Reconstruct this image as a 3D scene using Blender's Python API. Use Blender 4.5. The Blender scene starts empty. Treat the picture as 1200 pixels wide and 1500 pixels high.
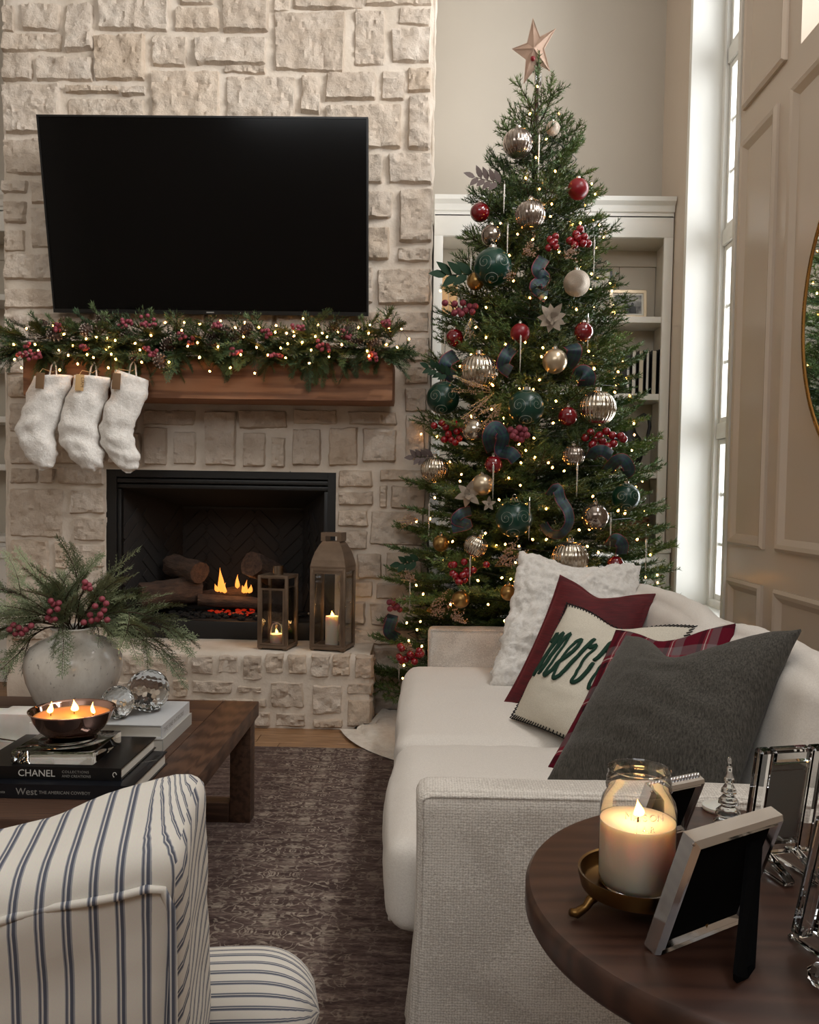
import bpy, bmesh, math, random
from mathutils import Vector, Matrix, noise
SC = bpy.context.scene
COL = SC.collection
R = math.radians
PI = math.pi

# ------------------------------------------------------------------ camera
CAMZ = 1.2
cam_data = bpy.data.cameras.new('camera')
cam = bpy.data.objects.new('camera', cam_data)
COL.objects.link(cam)
cam_data.sensor_fit = 'HORIZONTAL'
cam_data.sensor_width = 36.0
cam_data.lens = 36.0
cam_data.shift_y = 29.0 / 1200.0
cam_data.clip_start = 0.05
CAMROT = (Matrix.Rotation(R(1.0), 3, 'Z') @ Matrix.Rotation(R(87.5), 3, 'X') @ Matrix.Rotation(R(0.9), 3, 'Z'))
cam.matrix_world = Matrix.Translation((0, 0, CAMZ)) @ CAMROT.to_4x4()
SC.camera = cam

# ------------------------------------------------------------------ world, daylight, exposure
world = bpy.data.worlds.new('overcast_sky')
SC.world = world
world.use_nodes = True
bg = world.node_tree.nodes['Background']
bg.inputs['Color'].default_value = (0.86, 0.94, 1.0, 1)
bg.inputs['Strength'].default_value = 1.7

def area_light(name, loc, rot, sx, sy, energy, col):
    l = bpy.data.lights.new(name, 'AREA')
    l.shape = 'RECTANGLE'; l.size = sx; l.size_y = sy; l.energy = energy; l.color = col
    o = bpy.data.objects.new(name, l); COL.objects.link(o)
    o.location = loc; o.rotation_euler = rot
    return o

DAY = (0.93, 0.97, 1.0)
# daylight at both right wall windows, then fill at an added unseen window
area_light('daylight_window_1', (1.86, 4.47, 2.6), (0, R(90), 0), 4.2, 0.70, 115, DAY)
area_light('daylight_window_2', (1.80, 2.05, 3.95), (0, R(68), 0), 1.7, 2.2, 190, (1.0, 0.985, 0.96))
area_light('fill_behind_camera', (-0.7, -2.8, 4.15), (R(72), 0, 0), 3.4, 1.6, 66, (1.0, 0.985, 0.965))
SC.view_settings.view_transform = 'Standard'
SC.view_settings.look = 'None'
SC.view_settings.exposure = 0.0
SC.view_settings.gamma = 1.0
SC.view_settings.use_curve_mapping = False

# ------------------------------------------------------------------ measuring: a photograph pixel to a point on a real plane
def ray(px, py):
    return CAMROT @ Vector(((px - 600) / 1200.0, -(py - 779) / 1200.0, -1.0))
def PY(px, py, Y):
    d = ray(px, py); return Vector((0, 0, CAMZ)) + d * (Y / d.y)
def PZ(px, py, Z):
    d = ray(px, py); return Vector((0, 0, CAMZ)) + d * ((Z - CAMZ) / d.z)
def PX(px, py, X):
    d = ray(px, py); return Vector((0, 0, CAMZ)) + d * (X / d.x)
def V(*a): return Vector(a)

# ------------------------------------------------------------------ materials
def lin(c):
    return tuple((v / 255.0 / 12.92) if v / 255.0 <= 0.04045 else ((v / 255.0 + 0.055) / 1.055) ** 2.4 for v in c)
MATS = {}
class NT:
    def __init__(s, name):
        s.m = bpy.data.materials.new(name); s.m.use_nodes = True
        s.t = s.m.node_tree; s.n = s.t.nodes
        s.b = s.n['Principled BSDF']; s.out = s.n['Material Output']
        MATS[name] = s.m
    def new(s, typ, **kw):
        n = s.n.new(typ)
        for k, v in kw.items():
            if k.startswith('i_'): n.inputs[k[2:].replace('_', ' ')].default_value = v
            else: setattr(n, k, v)
        return n
    def link(s, a, ao, b, bi): s.t.links.new(a.outputs[ao], b.inputs[bi])
    def coord(s, which='Object', scale=(1, 1, 1), rot=(0, 0, 0)):
        tc = s.new('ShaderNodeTexCoord'); mp = s.new('ShaderNodeMapping')
        mp.inputs['Scale'].default_value = scale; mp.inputs['Rotation'].default_value = rot
        s.link(tc, which, mp, 'Vector'); return mp
    def noise(s, vec, scale, detail=4, rough=0.55, dist=0.0):
        n = s.new('ShaderNodeTexNoise'); n.inputs['Scale'].default_value = scale
        n.inputs['Detail'].default_value = detail; n.inputs['Roughness'].default_value = rough
        n.inputs['Distortion'].default_value = dist
        if vec: s.link(vec, 0, n, 'Vector')
        return n
    def ramp(s, src, so, stops, interp='LINEAR'):
        r = s.new('ShaderNodeValToRGB'); cr = r.color_ramp; cr.interpolation = interp
        while len(cr.elements) < len(stops): cr.elements.new(0.5)
        for e, (p, c) in zip(cr.elements, stops): e.position = p; e.color = (*c, 1) if len(c) == 3 else c
        s.link(src, so, r, 'Fac'); return r
    def bump(s, src, so, strength, dist=0.01):
        b = s.new('ShaderNodeBump'); b.inputs['Strength'].default_value = strength
        b.inputs['Distance'].default_value = dist
        s.link(src, so, b, 'Height'); s.link(b, 0, s.b, 'Normal'); return b
    def set(s, **kw):
        for k, v in kw.items():
            key = {'col': 'Base Color', 'rough': 'Roughness', 'metal': 'Metallic', 'trans': 'Transmission Weight', 'ior': 'IOR',
                   'spec': 'Specular IOR Level', 'sheen': 'Sheen Weight', 'coat': 'Coat Weight', 'em': 'Emission Color', 'es': 'Emission Strength',
                   'sss': 'Subsurface Weight', 'alpha': 'Alpha'}[k]
            if k in ('col', 'em'): v = (*lin(v), 1)
            s.b.inputs[key].default_value = v
        return s

def plain(name, col, rough=0.5, **kw):
    n = NT(name); n.set(col=col, rough=rough, **kw); return n.m
def mottled(name, c1, c2, scale, rough=0.6, bump=0.0, stretch=(1, 1, 1), bscale=None, bdist=0.01, detail=5, **kw):
    n = NT(name); mp = n.coord('Object', stretch)
    nz = n.noise(mp, scale, detail)
    rp = n.ramp(nz, 0, [(0.32, lin(c1)), (0.68, lin(c2))]); n.link(rp, 0, n.b, 'Base Color')
    n.set(rough=rough, **kw)
    if bump:
        nb = n.noise(mp, bscale or scale * 4, 5); n.bump(nb, 0, bump, bdist)
    return n.m
def varied(name, c1, c2, rough=0.5, **kw):
    """colour differs from object to object"""
    n = NT(name); oi = n.new('ShaderNodeObjectInfo')
    rp = n.ramp(oi, 'Random', [(0.0, lin(c1)), (1.0, lin(c2))]); n.link(rp, 0, n.b, 'Base Color'); n.set(rough=rough, **kw); return n.m
def glow(name, col, strength):
    n = NT(name); n.set(col=(0, 0, 0), em=col, es=strength); return n.m
def thin_glass(name, tint=(1, 1, 1), refl=0.06, rough=0.02):
    n = NT(name); n.n.remove(n.b)
    tr = n.new('ShaderNodeBsdfTransparent'); tr.inputs[0].default_value = (*tint, 1)
    gl = n.new('ShaderNodeBsdfGlossy'); gl.inputs['Roughness'].default_value = rough
    fr = n.new('ShaderNodeLayerWeight'); fr.inputs[0].default_value = 0.25
    mt = n.new('ShaderNodeMath', operation='MULTIPLY_ADD'); mt.inputs[1].default_value = 0.8; mt.inputs[2].default_value = refl
    n.link(fr, 'Fresnel', mt, 0)
    mx = n.new('ShaderNodeMixShader'); n.link(mt, 0, mx, 0); n.link(tr, 0, mx, 1); n.link(gl, 0, mx, 2); n.link(mx, 0, n.out, 0)
    return n.m

def make_materials():
    # pale limewashed stone; every stone a little different
    n = NT('stone'); mp = n.coord('Object'); oi = n.new('ShaderNodeObjectInfo')
    add = n.new('ShaderNodeVectorMath', operation='ADD'); n.link(mp, 0, add, 0)
    sc = n.new('ShaderNodeMath', operation='MULTIPLY'); sc.inputs[1].default_value = 37.0; n.link(oi, 'Random', sc, 0); n.link(sc, 0, add, 1)
    nz = n.noise(add, 9, 6, 0.6)
    rp = n.ramp(nz, 0, [(0.28, lin((206, 190, 173))), (0.5, lin((222, 208, 193))), (0.75, lin((232, 221, 208)))])
    rp2 = n.ramp(oi, 'Random', [(0, (0.86, 0.83, 0.80)), (0.5, (1, 1, 1)), (1, (0.95, 0.90, 0.84))])
    mx = n.new('ShaderNodeMix', data_type='RGBA', blend_type='MULTIPLY'); mx.inputs[0].default_value = 1.0
    n.link(rp, 0, mx, 6); n.link(rp2, 0, mx, 7); n.link(mx, 2, n.b, 'Base Color'); n.set(rough=0.92, spec=0.15)
    nb = n.noise(add, 48, 7, 0.7); n.bump(nb, 0, 0.8, 0.016)
    mottled('mortar', (212, 199, 183), (229, 218, 205), 6, 0.95, 0.35, bscale=45, spec=0.1)
    mottled('wall_paint', (190, 181, 168), (193, 184, 171), 2, 0.62, 0.02, bscale=90)
    n = NT('panel_paint'); n.set(col=(206, 190, 173), rough=0.26)
    n2 = n.noise(n.coord('Object'), 5, 3); n.bump(n2, 0, 0.05, 0.02)
    plain('white_paint', (232, 229, 222), 0.38)
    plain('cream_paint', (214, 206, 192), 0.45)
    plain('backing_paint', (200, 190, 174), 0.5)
    plain('ceiling_paint', (225, 220, 212), 0.8)
    # oak floor
    n = NT('oak'); mp = n.coord('Object', (2.0, 14, 14)); oi = n.new('ShaderNodeObjectInfo')
    nz = n.noise(mp, 3, 6, 0.6, 0.4); rp = n.ramp(nz, 0, [(0.3, lin((128, 94, 66))), (0.7, lin((176, 138, 102)))]); n.link(rp, 0, n.b, 'Base Color')
    n.set(rough=0.42); n.bump(nz, 0, 0.1, 0.004)
    def wood(name, c1, c2, stretch, scale=3.0, rough=0.45, bump=0.15, ring=7.0, dist=3.0):
        n = NT(name); mp = n.coord('Object', stretch)
        w = n.new('ShaderNodeTexWave'); w.wave_type = 'BANDS'; w.bands_direction = 'Y'
        w.inputs['Scale'].default_value = ring; w.inputs['Distortion'].default_value = dist; w.inputs['Detail'].default_value = 3; w.inputs['Detail Scale'].default_value = 1.6
        n.link(mp, 0, w, 'Vector')
        nz = n.noise(mp, scale * 4, 6, 0.65)
        mx = n.new('ShaderNodeMix', data_type='RGBA'); mx.inputs[0].default_value = 0.55
        n.link(w, 0, mx, 6); n.link(nz, 1, mx, 7)
        rp = n.ramp(mx, 2, [(0.25, lin(c1)), (0.7, lin(c2))]); n.link(rp, 0, n.b, 'Base Color'); n.set(rough=rough)
        n.bump(mx, 2, bump, 0.004); return n.m
    wood('mantel_wood', (112, 74, 50), (158, 112, 80), (0.5, 7, 7), 2.0, 0.7, 0.5, 2.0, 5.0)
    wood('table_wood', (60, 41, 32), (92, 66, 51), (9, 0.7, 9), 2.0, 0.48, 0.12, 3.5, 5.0)
    wood('table_wood_x', (60, 41, 32), (92, 66, 51), (0.7, 9, 9), 2.0, 0.48, 0.12, 3.5, 5.0)
    wood('walnut', (54, 34, 27), (72, 47, 37), (0.8, 7, 7), 2.0, 0.36, 0.03, 1.3, 9.0)
    # fabrics
    n = NT('linen'); mp = n.coord('Object')
    def weave(n, mp, sx, amp):
        out = []
        for ax in ('X', 'Y', 'Z'):
            w = n.new('ShaderNodeTexWave'); w.wave_type = 'BANDS'; w.bands_direction = ax; w.inputs['Scale'].default_value = sx
            w.inputs['Distortion'].default_value = amp; w.inputs['Detail'].default_value = 2; w.inputs['Detail Scale'].default_value = 3
            n.link(mp, 0, w, 'Vector'); out.append(w)
        a = n.new('ShaderNodeMath', operation='ADD'); n.link(out[0], 1, a, 0); n.link(out[1], 1, a, 1)
        b = n.new('ShaderNodeMath', operation='ADD'); n.link(a, 0, b, 0); n.link(out[2], 1, b, 1)
        c = n.new('ShaderNodeMath', operation='MULTIPLY'); c.inputs[1].default_value = 0.3333; n.link(b, 0, c, 0); return c
    wv = n.noise(n.coord('Object', (1, 1, 1)), 260, 4, 0.7); rp = n.ramp(wv, 0, [(0.3, lin((218, 211, 203))), (0.7, lin((236, 230, 222)))]); n.link(rp, 0, n.b, 'Base Color')
    n.set(rough=0.9, spec=0.2, sheen=0.15); n.bump(wv, 0, 0.25, 0.003)
    n = NT('linen_coarse'); wv = weave(n, n.coord('Object'), 52, 4.5); rp = n.ramp(wv, 0, [(0.2, lin((196, 188, 179))), (0.8, lin((236, 230, 222)))]); n.link(rp, 0, n.b, 'Base Color')
    n.set(rough=0.9, spec=0.2, sheen=0.15); n.bump(wv, 0, 0.35, 0.004)
    n = NT('grey_weave'); wv = n.noise(n.coord('Object', (1, 1, 0.22)), 260, 4, 0.75); rp = n.ramp(wv, 0, [(0.32, lin((52, 50, 47))), (0.68, lin((98, 95, 89)))]); n.link(rp, 0, n.b, 'Base Color')
    n.set(rough=0.92, spec=0.15, sheen=0.1); n.bump(wv, 0, 0.3, 0.003)
    n = NT('oatmeal'); wv = n.noise(n.coord('Object'), 300, 4, 0.75); rp = n.ramp(wv, 0, [(0.3, lin((198, 190, 174))), (0.7, lin((228, 222, 208)))]); n.link(rp, 0, n.b, 'Base Color')
    n.set(rough=0.95, spec=0.1); n.bump(wv, 0, 0.3, 0.003)
    n = NT('velvet_red'); mp = n.coord('Object', (3, 3, 40)); nz = n.noise(mp, 6, 4); rp = n.ramp(nz, 0, [(0.3, lin((60, 3, 11))), (0.7, lin((90, 6, 17)))]); n.link(rp, 0, n.b, 'Base Color')
    n.set(rough=0.8, sheen=0.25); n.b.inputs['Sheen Tint'].default_value = (*lin((190, 50, 60)), 1); n.bump(nz, 0, 0.3, 0.004)
    n = NT('fur_white'); mp = n.coord('Object'); nz = n.noise(mp, 60, 6, 0.7, 0.6); rp = n.ramp(nz, 0, [(0.25, lin((216, 210, 202))), (0.6, lin((242, 238, 232)))]); n.link(rp, 0, n.b, 'Base Color')
    n.set(rough=1.0, sheen=0.4, spec=0.1); n.bump(nz, 0, 0.6, 0.01)
    mottled('sherpa', (222, 211, 196), (242, 234, 222), 30, 1.0, 0.6, bscale=110, sheen=0.3)
    # plaid from crossed stripes in the pillow's own UV
    def stripes(n, src, so, pairs):
        """constant ramp over a repeating coordinate"""
        return n.ramp(src, so, pairs, 'CONSTANT')
    def rep(n, comp, k, off=0.0):
        uv = n.new('ShaderNodeUVMap'); sp = n.new('ShaderNodeSeparateXYZ'); n.link(uv, 0, sp, 0)
        m = n.new('ShaderNodeMath', operation='MULTIPLY_ADD'); m.inputs[1].default_value = k; m.inputs[2].default_value = off; n.link(sp, comp, m, 0)
        f = n.new('ShaderNodeMath', operation='FRACT'); n.link(m, 0, f, 0); return f
    n = NT('plaid')
    st = [(0.0, lin((92, 18, 34))), (0.28, lin((40, 18, 26))), (0.42, lin((132, 46, 58))), (0.48, lin((214, 196, 190))), (0.505, lin((132, 46, 58))), (0.58, lin((112, 98, 100))), (0.84, lin((92, 18, 34)))]
    a = stripes(n, rep(n, 0, 4.2), 0, st); b = stripes(n, rep(n, 1, 3.2, 0.2), 0, st)
    mx = n.new('ShaderNodeMix', data_type='RGBA'); mx.inputs[0].default_value = 0.5; n.link(a, 0, mx, 6); n.link(b, 0, mx, 7); n.link(mx, 2, n.b, 'Base Color'); n.set(rough=0.9, spec=0.1)
    # ticking: pairs of dusty blue lines on cream
    n = NT('ticking')
    wh = lin((236, 231, 222)); bl = lin((98, 102, 116)); lb = lin((166, 167, 172))
    a = stripes(n, rep(n, 0, 1.0), 0, [(0.0, wh), (0.50, lb), (0.54, bl), (0.60, lb), (0.64, wh), (0.68, lb), (0.70, bl), (0.82, lb), (0.88, wh)])
    nz = n.noise(n.coord('UV', (40, 400, 1)), 1, 3)
    mx = n.new('ShaderNodeMix', data_type='RGBA', blend_type='MULTIPLY'); mx.inputs[0].default_value = 0.18; n.link(a, 0, mx, 6); n.link(nz, 1, mx, 7)
    n.link(mx, 2, n.b, 'Base Color'); n.set(rough=0.92, spec=0.15); n.bump(nz, 0, 0.15, 0.002)
    # ribbon: green and navy tartan with thin red edge
    n = NT('ribbon')
    f = rep(n, 0, 1.0)
    a = stripes(n, f, 0, [(0, lin((160, 36, 48))), (0.05, lin((20, 28, 44))), (0.22, lin((18, 60, 50))), (0.38, lin((28, 34, 60))), (0.5, lin((22, 68, 64))), (0.66, lin((24, 30, 54))), (0.8, lin((20, 58, 50))), (0.95, lin((160, 36, 48)))])
    b = stripes(n, rep(n, 1, 1.0), 0, [(0, lin((26, 30, 58))), (0.3, lin((28, 84, 78))), (0.5, lin((40, 60, 92))), (0.7, lin((20, 52, 46)))])
    mx = n.new('ShaderNodeMix', data_type='RGBA'); mx.inputs[0].default_value = 0.35; n.link(a, 0, mx, 6); n.link(b, 0, mx, 7); n.link(mx, 2, n.b, 'Base Color'); n.set(rough=0.55, sheen=0.1)
    # rug: distressed, dark greige with pale medallions along its length
    n = NT('rug'); tc = n.coord('Object')
    sp = n.new('ShaderNodeSeparateXYZ'); n.link(tc, 0, sp, 0)
    off = n.new('ShaderNodeMath', operation='SUBTRACT'); off.inputs[1].default_value = 0.43; n.link(sp, 0, off, 0)
    ab = n.new('ShaderNodeMath', operation='ABSOLUTE'); n.link(off, 0, ab, 0)
    pg = n.new('ShaderNodeMath', operation='PINGPONG'); pg.inputs[1].default_value = 0.17; n.link(sp, 1, pg, 0)
    cb = n.new('ShaderNodeCombineXYZ'); n.link(ab, 0, cb, 0); n.link(pg, 0, cb, 1)
    nd = n.noise(None, 26, 2, 0.5, 0.9); n.link(cb, 0, nd, 'Vector')
    pat = n.ramp(nd, 0, [(0.44, (0, 0, 0)), (0.47, (1, 1, 1)), (0.53, (1, 1, 1)), (0.56, (0, 0, 0))])
    field = n.ramp(ab, 0, [(0.10, (1, 1, 1)), (0.34, (0.15, 0.15, 0.15)), (0.9, (0.5, 0.5, 0.5))])
    worn = n.noise(n.coord('Object', (2.0, 9.0, 1)), 3.2, 8, 0.78)
    wm = n.ramp(worn, 0, [(0.40, (0, 0, 0)), (0.62, (1, 1, 1))])
    m1 = n.new('ShaderNodeMath', operation='MULTIPLY'); n.link(pat, 0, m1, 0); n.link(wm, 0, m1, 1)
    m1b = n.new('ShaderNodeMath', operation='MULTIPLY'); n.link(m1, 0, m1b, 0); n.link(field, 0, m1b, 1)
    big = n.noise(n.coord('Object', (2.5, 14, 1)), 2.4, 8, 0.75)
    base = n.ramp(big, 0, [(0.34, lin((70, 56, 54))), (0.5, lin((104, 87, 82))), (0.62, lin((140, 122, 113))), (0.72, lin((160, 143, 132)))])
    m2 = n.new('ShaderNodeMix', data_type='RGBA'); n.link(m1b, 0, m2, 0); n.link(base, 0, m2, 6); m2.inputs[7].default_value = (*lin((196, 182, 166)), 1)
    fine = n.noise(n.coord('Object', (60, 300, 1)), 1, 3); m3 = n.new('ShaderNodeMix', data_type='RGBA', blend_type='MULTIPLY'); m3.inputs[0].default_value = 0.75
    fr = n.ramp(fine, 0, [(0.34, (0.42, 0.40, 0.40)), (0.62, (1, 1, 1))]); n.link(m2, 2, m3, 6); n.link(fr, 0, m3, 7); n.link(m3, 2, n.b, 'Base Color')
    n.set(rough=0.95, spec=0.1); n.bump(fine, 0, 0.5, 0.004)
    # metals and glass
    plain('black_plastic', (10, 10, 11), 0.35)
    plain('screen', (3, 3, 4), 0.12, spec=0.22)
    plain('black_metal', (14, 13, 13), 0.45)
    n = NT('firebrick'); n.set(col=(38, 34, 32), rough=0.85); nz = n.noise(n.coord('Object'), 60, 4); n.bump(nz, 0, 0.4, 0.004)
    plain('soot', (22, 20, 19), 0.95)
    mottled('lantern_metal', (112, 94, 78), (142, 122, 104), 8, 0.4, 0.05, metal=0.6)
    plain('pewter', (140, 126, 112), 0.28, metal=1.0)
    plain('silver', (214, 214, 216), 0.09, metal=1.0)
    plain('chrome_cap', (206, 200, 190), 0.2, metal=1.0)
    plain('brass', (112, 84, 48), 0.34, metal=1.0)
    plain('brass_bright', (176, 132, 74), 0.22, metal=1.0)
    n = NT('copper_glass'); n.set(col=(196, 158, 144), rough=0.05, metal=1.0)
    n = NT('mirror'); n.set(col=(235, 237, 236), rough=0.01, metal=1.0)
    thin_glass('pane'); thin_glass('lantern_glass', (0.95, 0.96, 0.97), 0.04); thin_glass('jar_glass', (0.99, 0.985, 0.98), 0.03)
    thin_glass('frame_glass', (0.93, 0.96, 0.95), 0.12)
    n = NT('crystal'); n.set(col=(250, 252, 252), rough=0.0, trans=1.0, ior=1.52)
    n = NT('mercury'); nz = n.noise(n.coord('Object'), 30, 5, 0.7); rp = n.ramp(nz, 0, [(0.35, lin((150, 136, 116))), (0.65, lin((214, 206, 192)))]); n.link(rp, 0, n.b, 'Base Color'); n.set(rough=0.16, metal=0.95)
    n = NT('smoke_mercury'); nz = n.noise(n.coord('Object'), 16, 5, 0.7); rp = n.ramp(nz, 0, [(0.35, lin((112, 98, 90))), (0.65, lin((188, 178, 168)))]); n.link(rp, 0, n.b, 'Base Color'); n.set(rough=0.14, metal=0.9)
    plain('champagne', (196, 178, 152), 0.3, metal=0.75)
    plain('gold_satin', (158, 124, 74), 0.3, metal=0.85)
    n = NT('glitter_champagne'); nz = n.noise(n.coord('Object'), 500, 2); n.bump(nz, 0, 1.0, 0.01); n.set(col=(206, 190, 172), rough=0.38, metal=0.55)
    n = NT('rose_glitter'); nz = n.noise(n.coord('Object'), 400, 2); n.bump(nz, 0, 1.0, 0.01); n.set(col=(214, 182, 160), rough=0.35, metal=0.5)
    plain('red_gloss', (112, 6, 20), 0.06, coat=0.8)
    plain('red_matte', (122, 8, 22), 0.34)
    plain('berry_red', (132, 8, 22), 0.1, coat=0.5)
    mottled('berry_frosted', (98, 20, 36), (152, 72, 84), 60, 0.7)
    plain('green_matte', (10, 54, 42), 0.28)
    n = NT('silver_line'); n.set(col=(150, 158, 144), rough=0.5, metal=0.3)
    plain('icicle', (226, 222, 212), 0.12, metal=0.35, trans=0.4)
    # plants
    varied('fir_needles', (62, 88, 44), (102, 122, 60), 0.5)
    varied('fir_pale', (78, 104, 62), (104, 126, 78), 0.55)
    plain('fir_inner_shade', (54, 76, 40), 0.6)  # needle green darkened to stand for shade deep in the tree
    plain('bark', (62, 46, 34), 0.9)
    varied('cedar', (98, 110, 80), (130, 138, 102), 0.7)
    varied('garland_green', (56, 80, 50), (92, 110, 64), 0.6)
    plain('dark_leaf', (28, 52, 34), 0.7, spec=0.2)
    plain('plum_leaf', (84, 70, 66), 0.7)
    varied('cone', (58, 42, 34), (92, 72, 60), 0.75)
    plain('cone_tip', (168, 156, 142), 0.8)
    # candles and fire
    n = NT('wax'); n.set(col=(240, 226, 204), rough=0.5, sss=0.6, em=(255, 190, 110), es=0.0)
    n.b.inputs['Subsurface Radius'].default_value = (0.045, 0.024, 0.012); n.b.inputs['Subsurface Scale'].default_value = 1.0
    n = NT('wax_amber'); n.set(col=(236, 150, 88), rough=0.35, sss=0.5); n.b.inputs['Subsurface Radius'].default_value = (0.03, 0.015, 0.008); n.b.inputs['Subsurface Scale'].default_value = 1.0
    glow('flame', (255, 176, 82), 14.0); glow('flame_fire', (255, 150, 60), 1.8); glow('ember', (190, 40, 16), 0.6); glow('bulb', (255, 172, 84), 38.0)
    plain('wick', (20, 16, 14), 0.9)
    n = NT('log'); mp = n.coord('Object', (3, 12, 12)); nz = n.noise(mp, 4, 6, 0.7); rp = n.ramp(nz, 0, [(0.3, lin((48, 38, 33))), (0.7, lin((98, 74, 60)))]); n.link(rp, 0, n.b, 'Base Color'); n.set(rough=0.95); n.bump(nz, 0, 0.8, 0.02)
    # ceramics, stone, paper
    n = NT('vase_glaze'); mp = n.coord('Object', (1, 1, 0.5)); nz = n.noise(mp, 14, 7, 0.75)
    sk = n.noise(n.coord('Object'), 70, 3); r1 = n.ramp(nz, 0, [(0.3, lin((204, 198, 188))), (0.5, lin((226, 221, 212))), (0.7, lin((238, 234, 226)))])
    r2 = n.ramp(sk, 0, [(0.27, (0.35, 0.33, 0.31)), (0.36, (1, 1, 1))]); mx = n.new('ShaderNodeMix', data_type='RGBA', blend_type='MULTIPLY'); mx.inputs[0].default_value = 0.8
    n.link(r1, 0, mx, 6); n.link(r2, 0, mx, 7); n.link(mx, 2, n.b, 'Base Color'); n.set(rough=0.14, coat=0.3); n.bump(nz, 0, 0.12, 0.01)
    mottled('alabaster', (214, 208, 198), (240, 236, 230), 8, 0.35, sss=0.2)
    plain('black_ceramic', (22, 22, 23), 0.55)
    plain('paper', (226, 222, 212), 0.85); plain('paper_cream', (212, 200, 178), 0.85)
    plain('book_white', (214, 216, 218), 0.32); plain('book_grey', (186, 184, 178), 0.4); plain('book_black', (13, 13, 15), 0.3); plain('book_navy', (14, 17, 24), 0.3)
    plain('ink_white', (220, 218, 212), 0.6); plain('ink_grey', (150, 148, 143), 0.6)
    plain('green_felt', (12, 52, 38), 0.95); plain('black_yarn', (20, 20, 22), 0.95)
    plain('velvet_black', (6, 6, 7), 0.95, spec=0.1)
    plain('kraft_tag', (196, 160, 110), 0.75); plain('brown_tag', (112, 84, 56), 0.75)
    mottled('basket', (88, 58, 38), (132, 92, 60), 40, 0.8, 0.4)
    mottled('warm_board', (206, 160, 108), (224, 180, 128), 4, 0.6)
    mottled('photo_grey', (60, 60, 60), (176, 176, 174), 22, 0.4)
    plain('frosted_white', (226, 228, 230), 0.55)
    plain('wire_green', (16, 26, 18), 0.6)
make_materials()
M = MATS

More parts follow.
